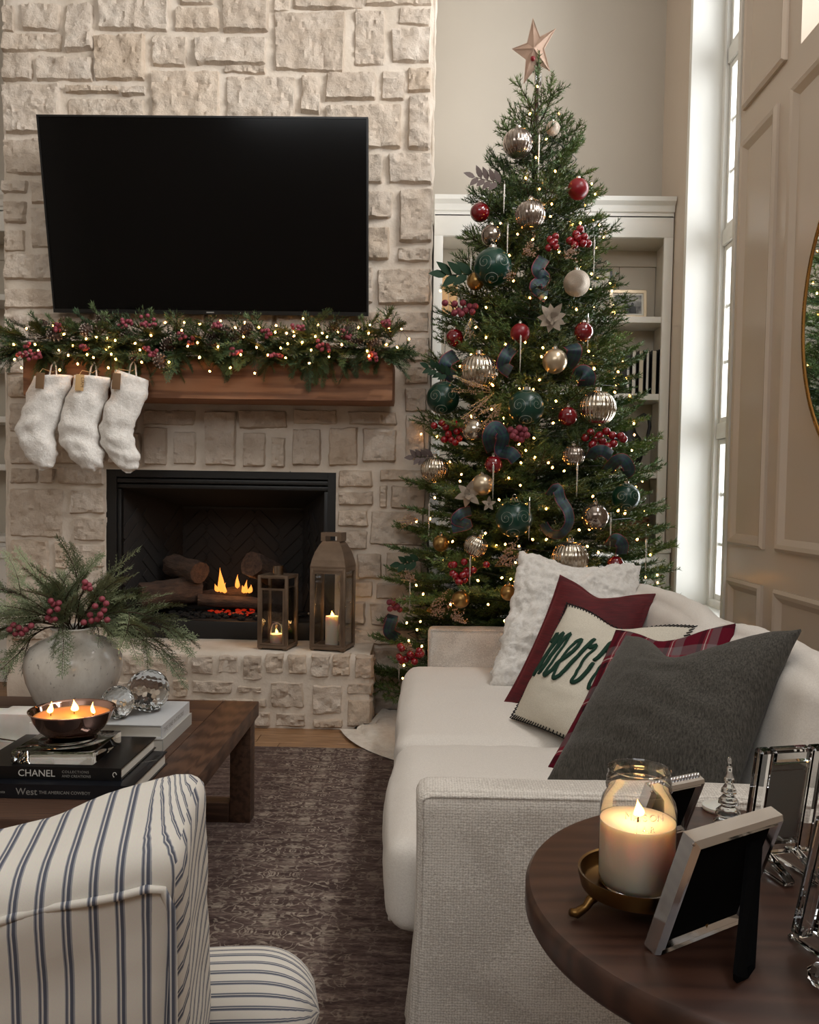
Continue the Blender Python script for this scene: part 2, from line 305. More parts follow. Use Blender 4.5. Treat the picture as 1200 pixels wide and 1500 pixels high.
# ------------------------------------------------------------------ mesh building
class MB:
    """collects geometry; build() links it as ONE mesh object"""
    def __init__(s): s.v = []; s.f = []; s.uv = None
    def add(s, vs, fs):
        o = len(s.v); s.v.extend([tuple(p) for p in vs]); s.f.extend([tuple(i + o for i in f) for f in fs]); return s
    def box(s, lo, hi):
        x0, y0, z0 = lo; x1, y1, z1 = hi
        return s.add([(x0, y0, z0), (x1, y0, z0), (x1, y1, z0), (x0, y1, z0), (x0, y0, z1), (x1, y0, z1), (x1, y1, z1), (x0, y1, z1)],
                     [(0, 3, 2, 1), (4, 5, 6, 7), (0, 1, 5, 4), (1, 2, 6, 5), (2, 3, 7, 6), (3, 0, 4, 7)])
    def prism(s, poly, a, b, axis='y'):
        """poly in 2D swept between a and b along an axis"""
        n = len(poly)
        def pt(p, t): return {'y': (p[0], t, p[1]), 'x': (t, p[0], p[1]), 'z': (p[0], p[1], t)}[axis]
        vs = [pt(p, a) for p in poly] + [pt(p, b) for p in poly]
        fs = [tuple(range(n)), tuple(range(2 * n - 1, n - 1, -1))] + [(i, i + n, (i + 1) % n + n, (i + 1) % n) for i in range(n)]
        return s.add(vs, fs)
    def lathe(s, prof, n=32, c=(0, 0, 0), flute=None):
        """prof = [(r, z)]; flute = (count, depth) ripples the radius"""
        vs = []; fs = []
        for r, z in prof:
            for i in range(n):
                a = 2 * PI * i / n
                k = 1.0 + (flute[1] * math.cos(flute[0] * a) if flute else 0)
                vs.append((c[0] + r * k * math.cos(a), c[1] + r * k * math.sin(a), c[2] + z))
        m = len(prof)
        for j in range(m - 1):
            for i in range(n):
                fs.append((j * n + i, j * n + (i + 1) % n, (j + 1) * n + (i + 1) % n, (j + 1) * n + i))
        if prof[0][0] > 1e-6: fs.append(tuple(range(n - 1, -1, -1)))
        if prof[-1][0] > 1e-6: fs.append(tuple((m - 1) * n + i for i in range(n)))
        return s.add(vs, fs)
    def tube(s, pts, rad, n=6, cap=True, closed=False):
        pts = [Vector(p) for p in pts]; m = len(pts)
        rs = rad if isinstance(rad, (list, tuple)) else [rad] * m
        vs = []; fs = []; up = None
        for j, p in enumerate(pts):
            if closed: t = pts[(j + 1) % m] - pts[j - 1]
            else: t = pts[min(j + 1, m - 1)] - pts[max(j - 1, 0)]
            if t.length < 1e-9: t = Vector((0, 0, 1))
            t.normalize()
            if up is None: up = t.orthogonal()
            u = up - t * up.dot(t)
            u = u.normalized() if u.length > 1e-6 else t.orthogonal().normalized()
            up = u; w = t.cross(u)
            for i in range(n):
                a = 2 * PI * i / n; vs.append(p + (u * math.cos(a) + w * math.sin(a)) * rs[j])
        for j in range(m if closed else m - 1):
            for i in range(n):
                k = (j + 1) % m
                fs.append((j * n + i, j * n + (i + 1) % n, k * n + (i + 1) % n, k * n + i))
        if cap and not closed:
            fs.append(tuple(range(n - 1, -1, -1))); fs.append(tuple((m - 1) * n + i for i in range(n)))
        return s.add(vs, fs)
    def ball(s, c, r, sub=1, sc=(1, 1, 1)):
        vs, fs = ICO[sub]
        return s.add([(c[0] + p[0] * r * sc[0], c[1] + p[1] * r * sc[1], c[2] + p[2] * r * sc[2]) for p in vs], fs)
    def leaf(s, p, d, up, length, width, curl=0.0, segs=3):
        p = Vector(p); d = Vector(d).normalized(); side = d.cross(Vector(up))
        side = side.normalized() if side.length > 1e-6 else d.orthogonal().normalized(); nrm = side.cross(d)
        vs = [p]; fs = []
        for j in range(1, segs):
            t = j / segs; w = width * math.sin(PI * t ** 0.8) * 0.5; c = p + d * length * t + nrm * (curl * length * t * t)
            vs += [c + side * w + nrm * w * 0.25, c - side * w + nrm * w * 0.25]
        vs.append(p + d * length + nrm * curl * length)
        fs.append((0, 1, 2)); 
        for j in range(segs - 2): a = 1 + 2 * j; fs.append((a, a + 2, a + 3, a + 1))
        a = 1 + 2 * (segs - 2); fs.append((a, a + 2, a + 1))
        return s.add(vs, fs)
    def xform(s, m): s.v = [tuple(m @ Vector(p)) for p in s.v]; return s
    def mesh(s, name, mat, smooth=False, bevel=0.0, bevseg=2, uv=None, angle=None):
        me = bpy.data.meshes.new(name); me.from_pydata(s.v, [], s.f)
        if bevel > 0:
            bm = bmesh.new(); bm.from_mesh(me); bmesh.ops.remove_doubles(bm, verts=bm.verts, dist=1e-6)
            ed = [e for e in bm.edges if len(e.link_faces) == 2 and e.calc_face_angle(0) > 0.5]
            bmesh.ops.bevel(bm, geom=ed, offset=bevel, segments=bevseg, profile=0.6, affect='EDGES', clamp_overlap=True)
            bm.to_mesh(me); bm.free()
        if uv:
            l = me.uv_layers.new(name='UVMap')
            for lp in me.loops: l.data[lp.index].uv = uv[lp.vertex_index]
        if mat is not None:
            for m_ in (mat if isinstance(mat, (list, tuple)) else [mat]): me.materials.append(M[m_])
        if smooth:
            me.shade_smooth()
            if angle: me.set_sharp_from_angle(angle=R(angle))
        return me
    def build(s, name, mat, parent=None, **kw):
        return link(name, s.mesh(name, mat, **kw), parent)
def _ico(sub):
    bm = bmesh.new(); bmesh.ops.create_icosphere(bm, subdivisions=sub, radius=1.0)
    r = ([tuple(v.co) for v in bm.verts], [tuple(v.index for v in f.verts) for f in bm.faces]); bm.free(); return r
ICO = {k: _ico(k) for k in (1, 2, 3, 4)}
def link(name, me, parent=None):
    o = bpy.data.objects.new(name, me); COL.objects.link(o)
    if parent is not None: o.parent = parent
    return o
def tag(o, label=None, cat=None, group=None, kind=None):
    if label: o['label'] = label
    if cat: o['category'] = cat
    if group: o['group'] = group
    if kind: o['kind'] = kind
    return o
def thing(name, loc, label, cat, group=None, rz=0.0):
    o = bpy.data.objects.new(name, None); o.empty_display_size = 0.1; COL.objects.link(o)
    o.location = loc; o.rotation_euler = (0, 0, rz)
    return tag(o, label, cat, group)
def struct(o): o['kind'] = 'structure'; return o
def bx(lo, hi, name, mat, parent=None, bevel=0.0, **kw):
    return MB().box(lo, hi).build(name, mat, parent, bevel=bevel, smooth=bevel > 0, angle=40 if bevel > 0 else None, **kw)
def align(axis_z, axis_x=None):
    """rotation whose local Z is axis_z"""
    z = Vector(axis_z).normalized(); x = Vector(axis_x) if axis_x is not None else z.orthogonal()
    x = (x - z * x.dot(z)); x = x.normalized() if x.length > 1e-6 else z.orthogonal().normalized(); y = z.cross(x)
    return Matrix((x, y, z)).transposed().to_4x4()
def fbm(p, s, o=4): return noise.fractal(Vector(p) * s, 0.9, 2.1, o)
def text_mesh(name, body, size, mat, parent, mw, extrude=0.0006, align_x='LEFT', spacing=1.0, shear=0.0, offset=0.0):
    cu = bpy.data.curves.new(name, 'FONT'); cu.body = body; cu.size = size; cu.extrude = extrude; cu.align_x = align_x; cu.space_character = spacing; cu.shear = shear; cu.offset = offset
    cu.resolution_u = 3
    to = bpy.data.objects.new(name + '_tmp', cu); COL.objects.link(to)
    dg = bpy.context.evaluated_depsgraph_get(); me = bpy.data.meshes.new_from_object(to.evaluated_get(dg))
    bpy.data.objects.remove(to); bpy.data.curves.remove(cu)
    me.name = name; me.materials.clear(); me.materials.append(M[mat])
    o = link(name, me, parent); o.matrix_local = mw; return o
# ================================================================== THE SETTING
XR = 1.5; XL = -4.6; YB = 5.41; YF = -2.6; ZC = 5.2          # room faces
FACE = 4.47                                                    # chimney stone face
CHL, CHR = -2.315, 0.022                                        # chimney edges
FX0, FX1, FZ0, FZ1 = -1.755, -0.472, 0.39, 1.335               # firebox opening

# floor with its planks
fl = struct(bx((XL, YF, -0.06), (XR, YB, -0.012), 'floor', 'oak'))
random.seed(4)
pw = 0.125
plank_meshes = [MB().box((-0.62, -pw / 2 + 0.0015, -0.012), (0.62, pw / 2 - 0.0015, 0)).mesh('plank', 'oak', bevel=0.0015, bevseg=1) for _ in range(2)]
for j in range(18):
    y = 3.40 + pw * (j + 0.5)
    off = random.uniform(-1.2, 0)
    for k in range(6):
        x = -3.2 + off + k * 1.243 + 0.3
        if x - 0.62 > XR or x + 0.62 > XR: continue
        o = link('plank', random.choice(plank_meshes), fl); o.location = (x, y, 0)
# ceiling and the walls out of frame
struct(bx((XL, YF, ZC), (XR, YB, ZC + 0.1), 'ceiling', 'ceiling_paint'))
struct(bx((XL - 0.1, YF, 0), (XL, YB, ZC), 'wall_left', 'wall_paint'))
struct(bx((XL, YB, 0), (XR, YB + 0.1, ZC), 'wall_back', 'wall_paint'))
wf = MB()
wf.box((XL, YF - 0.12, 0), (-2.5, YF, ZC)).box((1.1, YF - 0.12, 0), (XR, YF, ZC)).box((-2.5, YF - 0.12, 0), (1.1, YF, 3.3)).box((-2.5, YF - 0.12, 5.0), (1.1, YF, ZC))
struct(wf.build('wall_front', 'wall_paint'))

# right wall with two openings
W1 = (4.10, 4.84, 0.58, 4.75)        # window_1: y0 y1 z0 z1
W2 = (0.95, 3.44, 3.06, 4.70)
T = 0.20
wr = MB()
def wall_x(y0, y1, z0, z1): wr.box((XR, y0, z0), (XR + T, y1, z1))
wall_x(YF, W2[0], 0, ZC); wall_x(W2[0], W2[1], 0, W2[2]); wall_x(W2[0], W2[1], W2[3], ZC); wall_x(W2[1], W1[0], 0, ZC)
wall_x(W1[0], W1[1], 0, W1[2]); wall_x(W1[0], W1[1], W1[3], ZC); wall_x(W1[1], YB, 0, ZC)
wallr = struct(wr.build('wall_right', 'panel_paint'))
# raised panel mouldings
def panel(y0, y1, z0, z1, w=0.055, d=0.024):
    mb = MB()
    prof = [(0, 0), (0, d * 0.55), (w * 0.25, d), (w * 0.55, d * 0.8), (w * 0.8, d * 0.35), (w, 0.0)]
    ring = lambda k, h: [(XR - h, y0 + k, z0 + k), (XR - h, y1 - k, z0 + k), (XR - h, y1 - k, z1 - k), (XR - h, y0 + k, z1 - k)]
    vs = []; fs = []
    for k, h in prof: vs += ring(k, h)
    for j in range(len(prof) - 1):
        for i in range(4): fs.append((j * 4 + i, j * 4 + (i + 1) % 4, (j + 1) * 4 + (i + 1) % 4, (j + 1) * 4 + i))
    mb.add(vs, fs).build('panel_moulding', 'panel_paint', wallr)
for y0, y1 in ((3.62, 4.02), (1.95, 3.485), (0.2, 1.80)):
    panel(y0, y1, 0.16, 0.83); panel(y0, y1, 0.99, 2.91)
panel(3.56, 4.02, 3.06, 4.85)
struct(bx((XR - 0.018, YF, 0), (XR, YB - 0.40, 0.12), 'baseboard_right', 'panel_paint', bevel=0.004))

# windows: casing, sashes, muntins, panes
def window(name, y0, y1, z0, z1, rails, muntin_z, vert, xg):
    """xg = plane of the glass; rails = heights of the heavy rails"""
    mb = MB(); fw = 0.05
    mb.box((xg - 0.05, y0, z0), (xg + 0.05, y0 + fw, z1)).box((xg - 0.05, y1 - fw, z0), (xg + 0.05, y1, z1))
    mb.box((xg - 0.05, y0 + fw, z0), (xg + 0.05, y1 - fw, z0 + fw)).box((xg - 0.05, y0 + fw, z1 - fw), (xg + 0.05, y1 - fw, z1))
    root = struct(mb.build(name, 'white_paint', bevel=0.004))
    zs = [z0 + fw] + rails + [z1 - fw]
    for z in rails: bx((xg - 0.04, y0 + fw, z - 0.045), (xg + 0.04, y1 - fw, z + 0.045), 'window_rail', 'white_paint', root, bevel=0.006)
    for i in range(len(zs) - 1):
        a = zs[i] + (0.045 if i else 0); b = zs[i + 1] - (0.045 if i < len(zs) - 2 else 0)
        st = MB(); sw = 0.032
        st.box((xg - 0.025, y0 + fw, a), (xg + 0.02, y0 + fw + sw, b)).box((xg - 0.025, y1 - fw - sw, a), (xg + 0.02, y1 - fw, b))
        st.box((xg - 0.025, y0 + fw + sw, a), (xg + 0.02, y1 - fw - sw, a + sw)).box((xg - 0.025, y0 + fw + sw, b - sw), (xg + 0.02, y1 - fw - sw, b))
        st.build('sash', 'white_paint', root, bevel=0.003)
        n = muntin_z[i]
        cols = vert
        ys = [y0 + fw + sw + (y1 - y0 - 2 * fw - 2 * sw) * c / cols for c in range(cols + 1)]
        zz = [a + sw + (b - a - 2 * sw) * c / n for c in range(n + 1)]
        for z in zz[1:-1]: bx((xg - 0.012, ys[0], z - 0.009), (xg + 0.012, ys[-1], z + 0.009), 'muntin', 'white_paint', root)
        for y in ys[1:-1]: bx((xg - 0.012, y - 0.009, zz[0]), (xg + 0.012, y + 0.009, zz[-1]), 'muntin', 'white_paint', root)
        for c in range(cols):
            for k in range(n): bx((xg - 0.002, ys[c] + 0.001, zz[k] + 0.001), (xg + 0.002, ys[c + 1] - 0.001, zz[k + 1] - 0.001), 'pane', 'pane', root)
    return root
w1 = window('window_1', W1[0], W1[1], W1[2], W1[3], [1.60, 2.70, 3.72], [3, 3, 3, 2], 2, XR + 0.22)
w2 = window('window_2', W2[0], W2[1], W2[2], W2[3], [], [2], 3, XR + 0.22)
unseen_fill_window = MB()  # added window for the fill, unseen, set high clear of the television's reflection
for x in (-2.5, -1.32, -0.14, 1.04): unseen_fill_window.box((x, YF - 0.1, 3.3), (x + 0.06, YF - 0.02, 5.0))
for z in (3.3, 4.1, 4.94): unseen_fill_window.box((-2.5, YF - 0.1, z), (1.1, YF - 0.02, z + 0.06))
struct(unseen_fill_window.build('unseen_fill_window', 'white_paint'))
# white jamb lining and sill of the tall window
jl = MB().box((XR - 0.012, W1[1] - 0.012, W1[2]), (XR + 0.175, W1[1] + 0.03, W1[3])).box((XR - 0.012, W1[0] - 0.03, W1[2]), (XR + 0.175, W1[0] + 0.008, W1[3]))
jl.box((XR - 0.03, W1[0] - 0.03, W1[2] - 0.035), (XR + 0.175, W1[1] + 0.03, W1[2] + 0.008))
struct(jl.build('trim_1', 'white_paint', bevel=0.003))
# neighbouring house siding seen faintly through the tall window
house = thing('neighbour_house', (3.9, 10.5, 0), 'pale house with clapboard siding seen through the tall window', 'house')
for k in range(22): MB().prism([(0, 0), (0.03, 0), (0.012, 0.24)], -4.5, 4.5, 'y').xform(Matrix.Translation((-0.03, 0, 0.3 + k * 0.23))).build('siding_board', 'ceiling_paint', house)
bx((0, -4.5, 0), (0.2, 4.5, 5.6), 'wall', 'ceiling_paint', house)
gr = struct(bx((1.75, -6, -0.3), (14, 18, -0.2), 'ground', 'mortar'))

# ------------------------------------------------------------------ chimney: mortar bed and every stone
def mortar_bed():
    mb = MB(); step = 0.028
    nx = int((CHR - CHL) / step); nz = int(ZC / step)
    idx = {}; vs = []; fs = []
    def vid(i, j):
        if (i, j) not in idx:
            x = CHL + (CHR - CHL) * i / nx; z = ZC * j / nz
            edge = min(i, nx - i) * step
            y = FACE + 0.014 + 0.010 * fbm((x, 0.3, z), 6, 4) + (0.012 if edge < 0.01 else 0)
            xx = x + (0.008 * fbm((1.7, 0, z), 9, 3) if edge < 0.01 else 0)
            idx[(i, j)] = len(vs); vs.append((xx, y, z))
        return idx[(i, j)]
    for j in range(nz):
        zc = ZC * (j + 0.5) / nz
        if zc > 4.15: continue
        for i in range(nx):
            xc = CHL + (CHR - CHL) * (i + 0.5) / nx
            if FX0 < xc < FX1 and 0.30 < zc < FZ1: continue
            fs.append((vid(i, j), vid(i + 1, j), vid(i + 1, j + 1), vid(i, j + 1)))
    mb.add(vs, fs)
    # solid body behind
    d = 0.045
    mb.box((CHL + 0.012, FACE + d, 0), (FX0, YB, ZC)).box((FX1, FACE + d, 0), (CHR - 0.012, YB, ZC)).box((FX0, FACE + d, FZ1), (FX1, YB, ZC)).box((FX0, FACE + d, 0), (FX1, YB, 0.33))
    mb.box((CHL + 0.004, FACE + 0.02, 0), (CHL + 0.012, YB, ZC)).box((CHR - 0.012, FACE + 0.02, 0), (CHR - 0.004, YB, ZC))
    mb.box((CHL, FACE + 0.01, 4.13), (CHR, FACE + d, ZC))
    return mb
chim = struct(mortar_bed().build('wall_chimney', 'mortar', smooth=True, angle=50))

SEED = [0]
def stone(x0, x1, z0, z1, parent, proud, Yface, name='stone', wrapR=False):
    """a rough cut stone facing -Y; its front stands `proud` of Yface"""
    SEED[0] += 1; rnd = random.Random(SEED[0] * 7.31)
    w, h = x1 - x0, z1 - z0
    cell = 0.013 if w * h > 0.02 else 0.010
    nx = max(5, min(34, int(w / cell))); nz = max(5, min(34, int(h / cell)))
    so = rnd.uniform(0, 50); r = min(0.02, 0.18 * min(w, h))
    tiltx = rnd.uniform(-0.05, 0.05); tiltz = rnd.uniform(-0.06, 0.04)
    jc = [(rnd.uniform(-1, 1) * 0.05 * w, rnd.uniform(-1, 1) * 0.05 * h) for _ in range(4)]
    c = Vector(((x0 + x1) / 2, Yface, (z0 + z1) / 2)); vs = []; fs = []
    for j in range(nz + 1):
        v = j / nz
        for i in range(nx + 1):
            u = i / nx
            jx = (jc[0][0] * (1 - u) + jc[1][0] * u) * (1 - v) + (jc[3][0] * (1 - u) + jc[2][0] * u) * v
            jz = (jc[0][1] * (1 - u) + jc[1][1] * u) * (1 - v) + (jc[3][1] * (1 - u) + jc[2][1] * u) * v
            x = (u - 0.5) * w + jx * 0.7; z = (v - 0.5) * h + jz * 0.7
            e = min(u * w, (1 - u) * w, v * h, (1 - v) * h)
            wob = 0.007 * (1 - min(1, e / 0.03))
            x += wob * fbm((x + so, 0, z), 16, 3); z += wob * fbm((x, so, z), 16, 3)
            k = min(1, e / r); prof = math.sqrt(max(0, 1 - (1 - k) ** 2))
            ridg = fbm((x + so, so * 0.3, z), 15, 6)
            chip = abs(fbm((x - so, so, z), 34, 4))
            d = proud * prof + (0.014 * ridg - 0.014 * chip + 0.0045 * fbm((x + so, so, z), 60, 3)) * min(1, e / 0.012) + (x * tiltx + z * tiltz) * k
            if e < 1e-6: d = -0.028
            vs.append((x, -d, z))
    for j in range(nz):
        for i in range(nx):
            a = j * (nx + 1) + i; fs.append((a, a + 1, a + nx + 2, a + nx + 1))
    o = MB().add(vs, fs).build(name, 'stone', parent, smooth=True, angle=38); o.location = c
    return o
CH_ST = [(0,8,20,46),(30,4,87,45),(0,47,91,75),(95,4,136,74),(144,-24,249,44),(254,11,320,45),(262,-22,314,7),(0,78,49,117),(52,82,134,118),(137,50,213,117),(222,50,274,96),(285,53,388,94),(0,124,86,196),(95,125,173,136),(178,128,214,140),(100,142,214,186),(222,104,320,186),
 (326,-12,394,46),(402,-20,425,17),(430,-22,534,13),(537,-22,632,8),(402,15,507,104),(519,14,566,97),(584,10,632,36),(573,40,632,92),(328,96,388,107),(331,111,434,184),(440,110,470,165),(478,106,552,147),(558,103,595,146),(597,99,632,134),(472,152,590,217),(597,141,630,218),
 (500,224,561,268),(569,224,634,269),(500,278,575,321),(585,277,634,355),(500,332,570,380),(583,362,630,383),(500,390,546,444),(553,392,630,447),(500,456,561,494),(573,456,630,487),(596,494,630,530),(593,536,627,563),(593,568,625,602),(593,609,623,674),
 (0,201,100,256),(1,264,40,282),(0,293,37,326),(0,336,36,368),(44,263,110,299),(45,304,110,365),(7,371,110,411),(5,422,110,452),(6,458,43,506),(47,458,130,508),(135,458,215,510),(220,458,300,508),(305,458,400,510),(405,458,495,508),(8,512,34,548),(13,552,44,584),
 (13,590,46,634),(13,638,50,680),(50,592,120,628),(125,594,200,630),(52,634,110,680),(115,634,154,678),(158,634,204,680),(14,685,54,708),(57,685,79,708),(83,682,154,711),(14,716,93,786),(102,716,156,753),(107,757,157,792),(103,797,157,831),(15,790,71,845),(79,793,97,832),(23,852,93,896),(98,836,157,868),(98,872,157,905),(16,902,92,938),(98,909,157,938),
 (209,599,286,624),(209,626,244,681),(253,631,288,681),(298,601,346,684),(349,601,421,628),(353,633,389,684),(396,641,418,684),(430,599,496,622),(428,626,470,683),(482,626,524,682),(509,601,582,623),(532,627,582,678),
 (496,688,546,714),(558,688,624,705),(495,720,547,740),(556,711,567,744),(573,712,624,745),(494,747,539,771),(542,750,622,800),(494,777,538,804),(496,810,518,846),(524,812,559,846),(564,808,620,849),(496,852,545,874),(551,855,618,878),(496,881,534,915),(542,884,616,917),(500,920,612,944),
 (545,950,614,985),(560,990,612,1020),(545,1024,610,1050)]
for (a, b, c_, d) in CH_ST:
    p = PY(a, (b + d) / 2, FACE); q = PY(c_, (b + d) / 2, FACE); t = PY((a + c_) / 2, b, FACE); u = PY((a + c_) / 2, d, FACE)
    x0 = max(p.x, CHL + 0.006); x1 = min(q.x, CHR - 0.006)
    if a <= 2: x0 = CHL + 0.006
    z1, z0 = t.z, u.z
    if z0 < FZ1 and z1 > FZ1 - 0.1 and x0 > FX0 and x1 < FX1: z0 = FZ1 + 0.002
    if x1 > FX0 and x1 < FX0 + 0.12 and z0 < FZ1 - 0.02: x1 = FX0
    if x0 < FX1 and x0 > FX1 - 0.12 and z0 < FZ1 - 0.02: x0 = FX1
    stone(x0 - 0.004, x1 + 0.004, z0 - 0.004, z1 + 0.004, chim, random.Random(a * 31 + b).uniform(0.016, 0.032), FACE + 0.008)

# courses that run on above the frame and behind the television
rs = random.Random(77)
def courses(xa, xb, za, zb):
    z = za
    while z < zb - 0.05:
        h = min(rs.uniform(0.12, 0.28), zb - z); x = xa
        while x < xb - 0.05:
            w = min(rs.uniform(0.16, 0.40), xb - x)
            if xb - x - w < 0.07: w = xb - x
            stone(x + 0.012, x + w - 0.012, z + 0.012, z + h - 0.012, chim, rs.uniform(0.014, 0.028), FACE + 0.008); x += w
        z += h
courses(CHL + 0.01, CHR - 0.01, 4.02, ZC - 0.02)
courses(-1.93, -0.42, 2.20, 3.13)
# ------------------------------------------------------------------ hearth
HY0, HX0, HX1, HZ = 4.13, -2.0, -0.245, 0.39
def hearth():
    mb = MB(); n = 60; m = 12
    vs = []; fs = []
    # a profile swept along X: front face, rounded lip, top
    prof = [(HY0 + 0.012, 0.0)] + [(HY0 + 0.012, HZ * t / 10 - 0.02) for t in range(1, 10)] + [(HY0 + 0.014, HZ - 0.03), (HY0 + 0.03, HZ - 0.008), (HY0 + 0.06, HZ), (HY0 + 0.15, HZ), (HY0 + 0.25, HZ), (FACE + 0.04, HZ)]
    for i in range(n + 1):
        x = HX0 + 0.02 + (HX1 - HX0 - 0.04) * i / n
        for (y, z) in prof:
            g = 0.008 * fbm((x, y * 2, z), 7, 4)
            vs.append((x, y + g, z + (g * 0.5 if z > HZ - 0.05 else 0)))
    k = len(prof)
    for i in range(n):
        for j in range(k - 1): a = i * k + j; fs.append((a, a + k, a + k + 1, a + 1))
    # right and left ends
    fs.append(tuple(range(n * k, (n + 1) * k)) ); fs.append(tuple(range(k - 1, -1, -1)))
    base = len(vs); vs += [(HX0 + 0.02, FACE + 0.04, 0), (HX1 - 0.02, FACE + 0.04, 0)]
    fs[-2] = tuple(range(n * k, (n + 1) * k)) + (base + 1,); fs[-1] = tuple(range(k - 1, -1, -1)) + (base,)
    return mb.add(vs, fs)
hr = hearth().build('hearth', 'mortar', smooth=True, angle=50); struct(hr)
H_ST = [(60,958,95,992),(99,958,135,990),(139,958,172,992),(60,996,120,1022),(124,996,200,1024),(60,1028,150,1062),(154,1028,240,1062),(176,958,211,990),(215,959,246,992),(250,959,276,989),(278,960,313,990),(318,960,349,988),(354,960,385,998),(387,959,417,989),(420,959,450,989),(454,959,484,993),(485,959,515,992),(519,961,551,995),
 (204,996,246,1022),(250,995,276,1023),(280,997,342,1017),(346,1005,386,1016),(395,998,447,1039),(456,1003,503,1049),(507,1000,551,1019),(507,1024,551,1066),(402,1044,450,1067),(376,1022,391,1038),(340,1042,396,1066),(280,1022,372,1038),(250,1042,334,1064),(456,1053,503,1067)]
for (a, b, c_, d) in H_ST:
    p = PY(a, (b + d) / 2, HY0); q = PY(c_, (b + d) / 2, HY0); t = PY((a + c_) / 2, b, HY0); u = PY((a + c_) / 2, d, HY0)
    stone(max(p.x, HX0), min(q.x, HX1), max(0.006, u.z), t.z, hr, random.Random(a + b).uniform(0.008, 0.018), HY0 + 0.008)
# hearth end stones on its right side
for (y0, y1, z0, z1) in ((4.15, 4.28, 0.02, 0.18), (4.30, 4.45, 0.02, 0.16), (4.15, 4.32, 0.20, 0.36), (4.34, 4.45, 0.18, 0.36)):
    o = stone(-(y1 - y0) / 2, (y1 - y0) / 2, z0, z1, hr, 0.012, 0); o.rotation_euler = (0, 0, R(90)); o.location = (HX1 - 0.018, (y0 + y1) / 2, (z0 + z1) / 2)

# ------------------------------------------------------------------ built-in bookcases
def bookcase(name, x0, x1, label, shelves, yf=5.10):
    """x0..x1 opening; a painted case with face frame, crown, boards behind, shelves and base cabinet"""
    t = thing(name, ((x0 + x1) / 2, YB, 0), label, 'bookcase')
    ox, oy = (x0 + x1) / 2, YB
    def b(nm, lo, hi, mat='white_paint', bev=0.003, parent=t):
        return bx((lo[0] - ox, lo[1] - oy, lo[2]), (hi[0] - ox, hi[1] - oy, hi[2]), nm, mat, parent, bevel=bev)
    st = 0.055
    top = 2.80
    b('stile', (x0, yf, 0.91), (x0 + st, yf + 0.025, top)); b('stile', (x1 - st, yf, 0.91), (x1, yf + 0.025, top))
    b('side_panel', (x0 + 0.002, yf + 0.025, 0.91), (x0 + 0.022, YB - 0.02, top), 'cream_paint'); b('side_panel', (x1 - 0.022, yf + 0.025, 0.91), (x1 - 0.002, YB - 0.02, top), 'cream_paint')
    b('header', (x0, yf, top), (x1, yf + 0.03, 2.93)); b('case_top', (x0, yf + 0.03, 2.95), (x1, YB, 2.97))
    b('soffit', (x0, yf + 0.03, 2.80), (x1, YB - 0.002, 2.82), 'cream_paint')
    cr = MB().prism([(0.03, 2.92), (0.0, 2.92), (0.0, 2.945), (-0.012, 2.95), (-0.02, 2.985), (-0.045, 3.005), (-0.05, 3.03), (0.03, 3.03)], x0 - ox, x1 - ox, 'x')
    cr.v = [(p[0], p[1] + yf - oy, p[2]) for p in cr.v]; cr.build('crown_moulding', 'white_paint', t)
    # vertical boards behind the shelves
    nb = max(1, round((x1 - x0 - 2 * st) / 0.235)); bwid = (x1 - x0 - 0.044) / nb
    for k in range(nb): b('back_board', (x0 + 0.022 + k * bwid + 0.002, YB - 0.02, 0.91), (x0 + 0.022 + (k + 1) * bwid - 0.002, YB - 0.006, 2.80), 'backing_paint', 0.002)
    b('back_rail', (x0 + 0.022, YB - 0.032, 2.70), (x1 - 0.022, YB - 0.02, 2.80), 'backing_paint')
    for z in shelves: b('shelf', (x0 + 0.023, yf + 0.026, z - 0.038), (x1 - 0.023, YB - 0.034, z), 'white_paint', 0.004)
    # base cabinet
    yb = yf - 0.12
    b('counter', (x0, yb - 0.02, 0.88), (x1, YB - 0.002, 0.915), 'white_paint', 0.005)
    b('cabinet_body', (x0, yb, 0.10), (x1, YB - 0.004, 0.88)); b('toe_kick', (x0, yb + 0.04, 0.001), (x1, YB - 0.01, 0.10))
    nd = max(1, round((x1 - x0) / 0.5)); dw = (x1 - x0) / nd
    for k in range(nd):
        a0, a1 = x0 + k * dw + 0.02, x0 + (k + 1) * dw - 0.02
        fr = MB()
        for lo, hi in (((a0, yb - 0.018, 0.14), (a0 + 0.07, yb, 0.85)), ((a1 - 0.07, yb - 0.018, 0.14), (a1, yb, 0.85)), ((a0 + 0.07, yb - 0.018, 0.14), (a1 - 0.07, yb, 0.21)), ((a0 + 0.07, yb - 0.018, 0.78), (a1 - 0.07, yb, 0.85))):
            fr.box((lo[0] - ox, lo[1] - oy, lo[2]), (hi[0] - ox, hi[1] - oy, hi[2]))
        d = fr.build('cabinet_door', 'white_paint', t, bevel=0.002)
        MB().lathe([(0.0, 0), (0.006, 0), (0.006, 0.015), (0.014, 0.02), (0.012, 0.028), (0, 0.03)], 12).xform(Matrix.Translation((a1 - 0.035 - ox, yb - 0.018 - oy, 0.74)) @ Matrix.Rotation(R(90), 4, 'X')).build('knob', 'brass', d, smooth=True)
    return t
SH = [2.328, 1.855, 1.372]
bookcase('bookcase', CHR + 0.012, XR - 0.006, 'white built-in bookcase with shelves behind the Christmas tree', SH)
bookcase('bookcase', -3.60, CHL - 0.014, 'white built-in bookcase left of the stone chimney, mostly cut off by the frame', [2.42, 2.0, 1.66, 1.36])
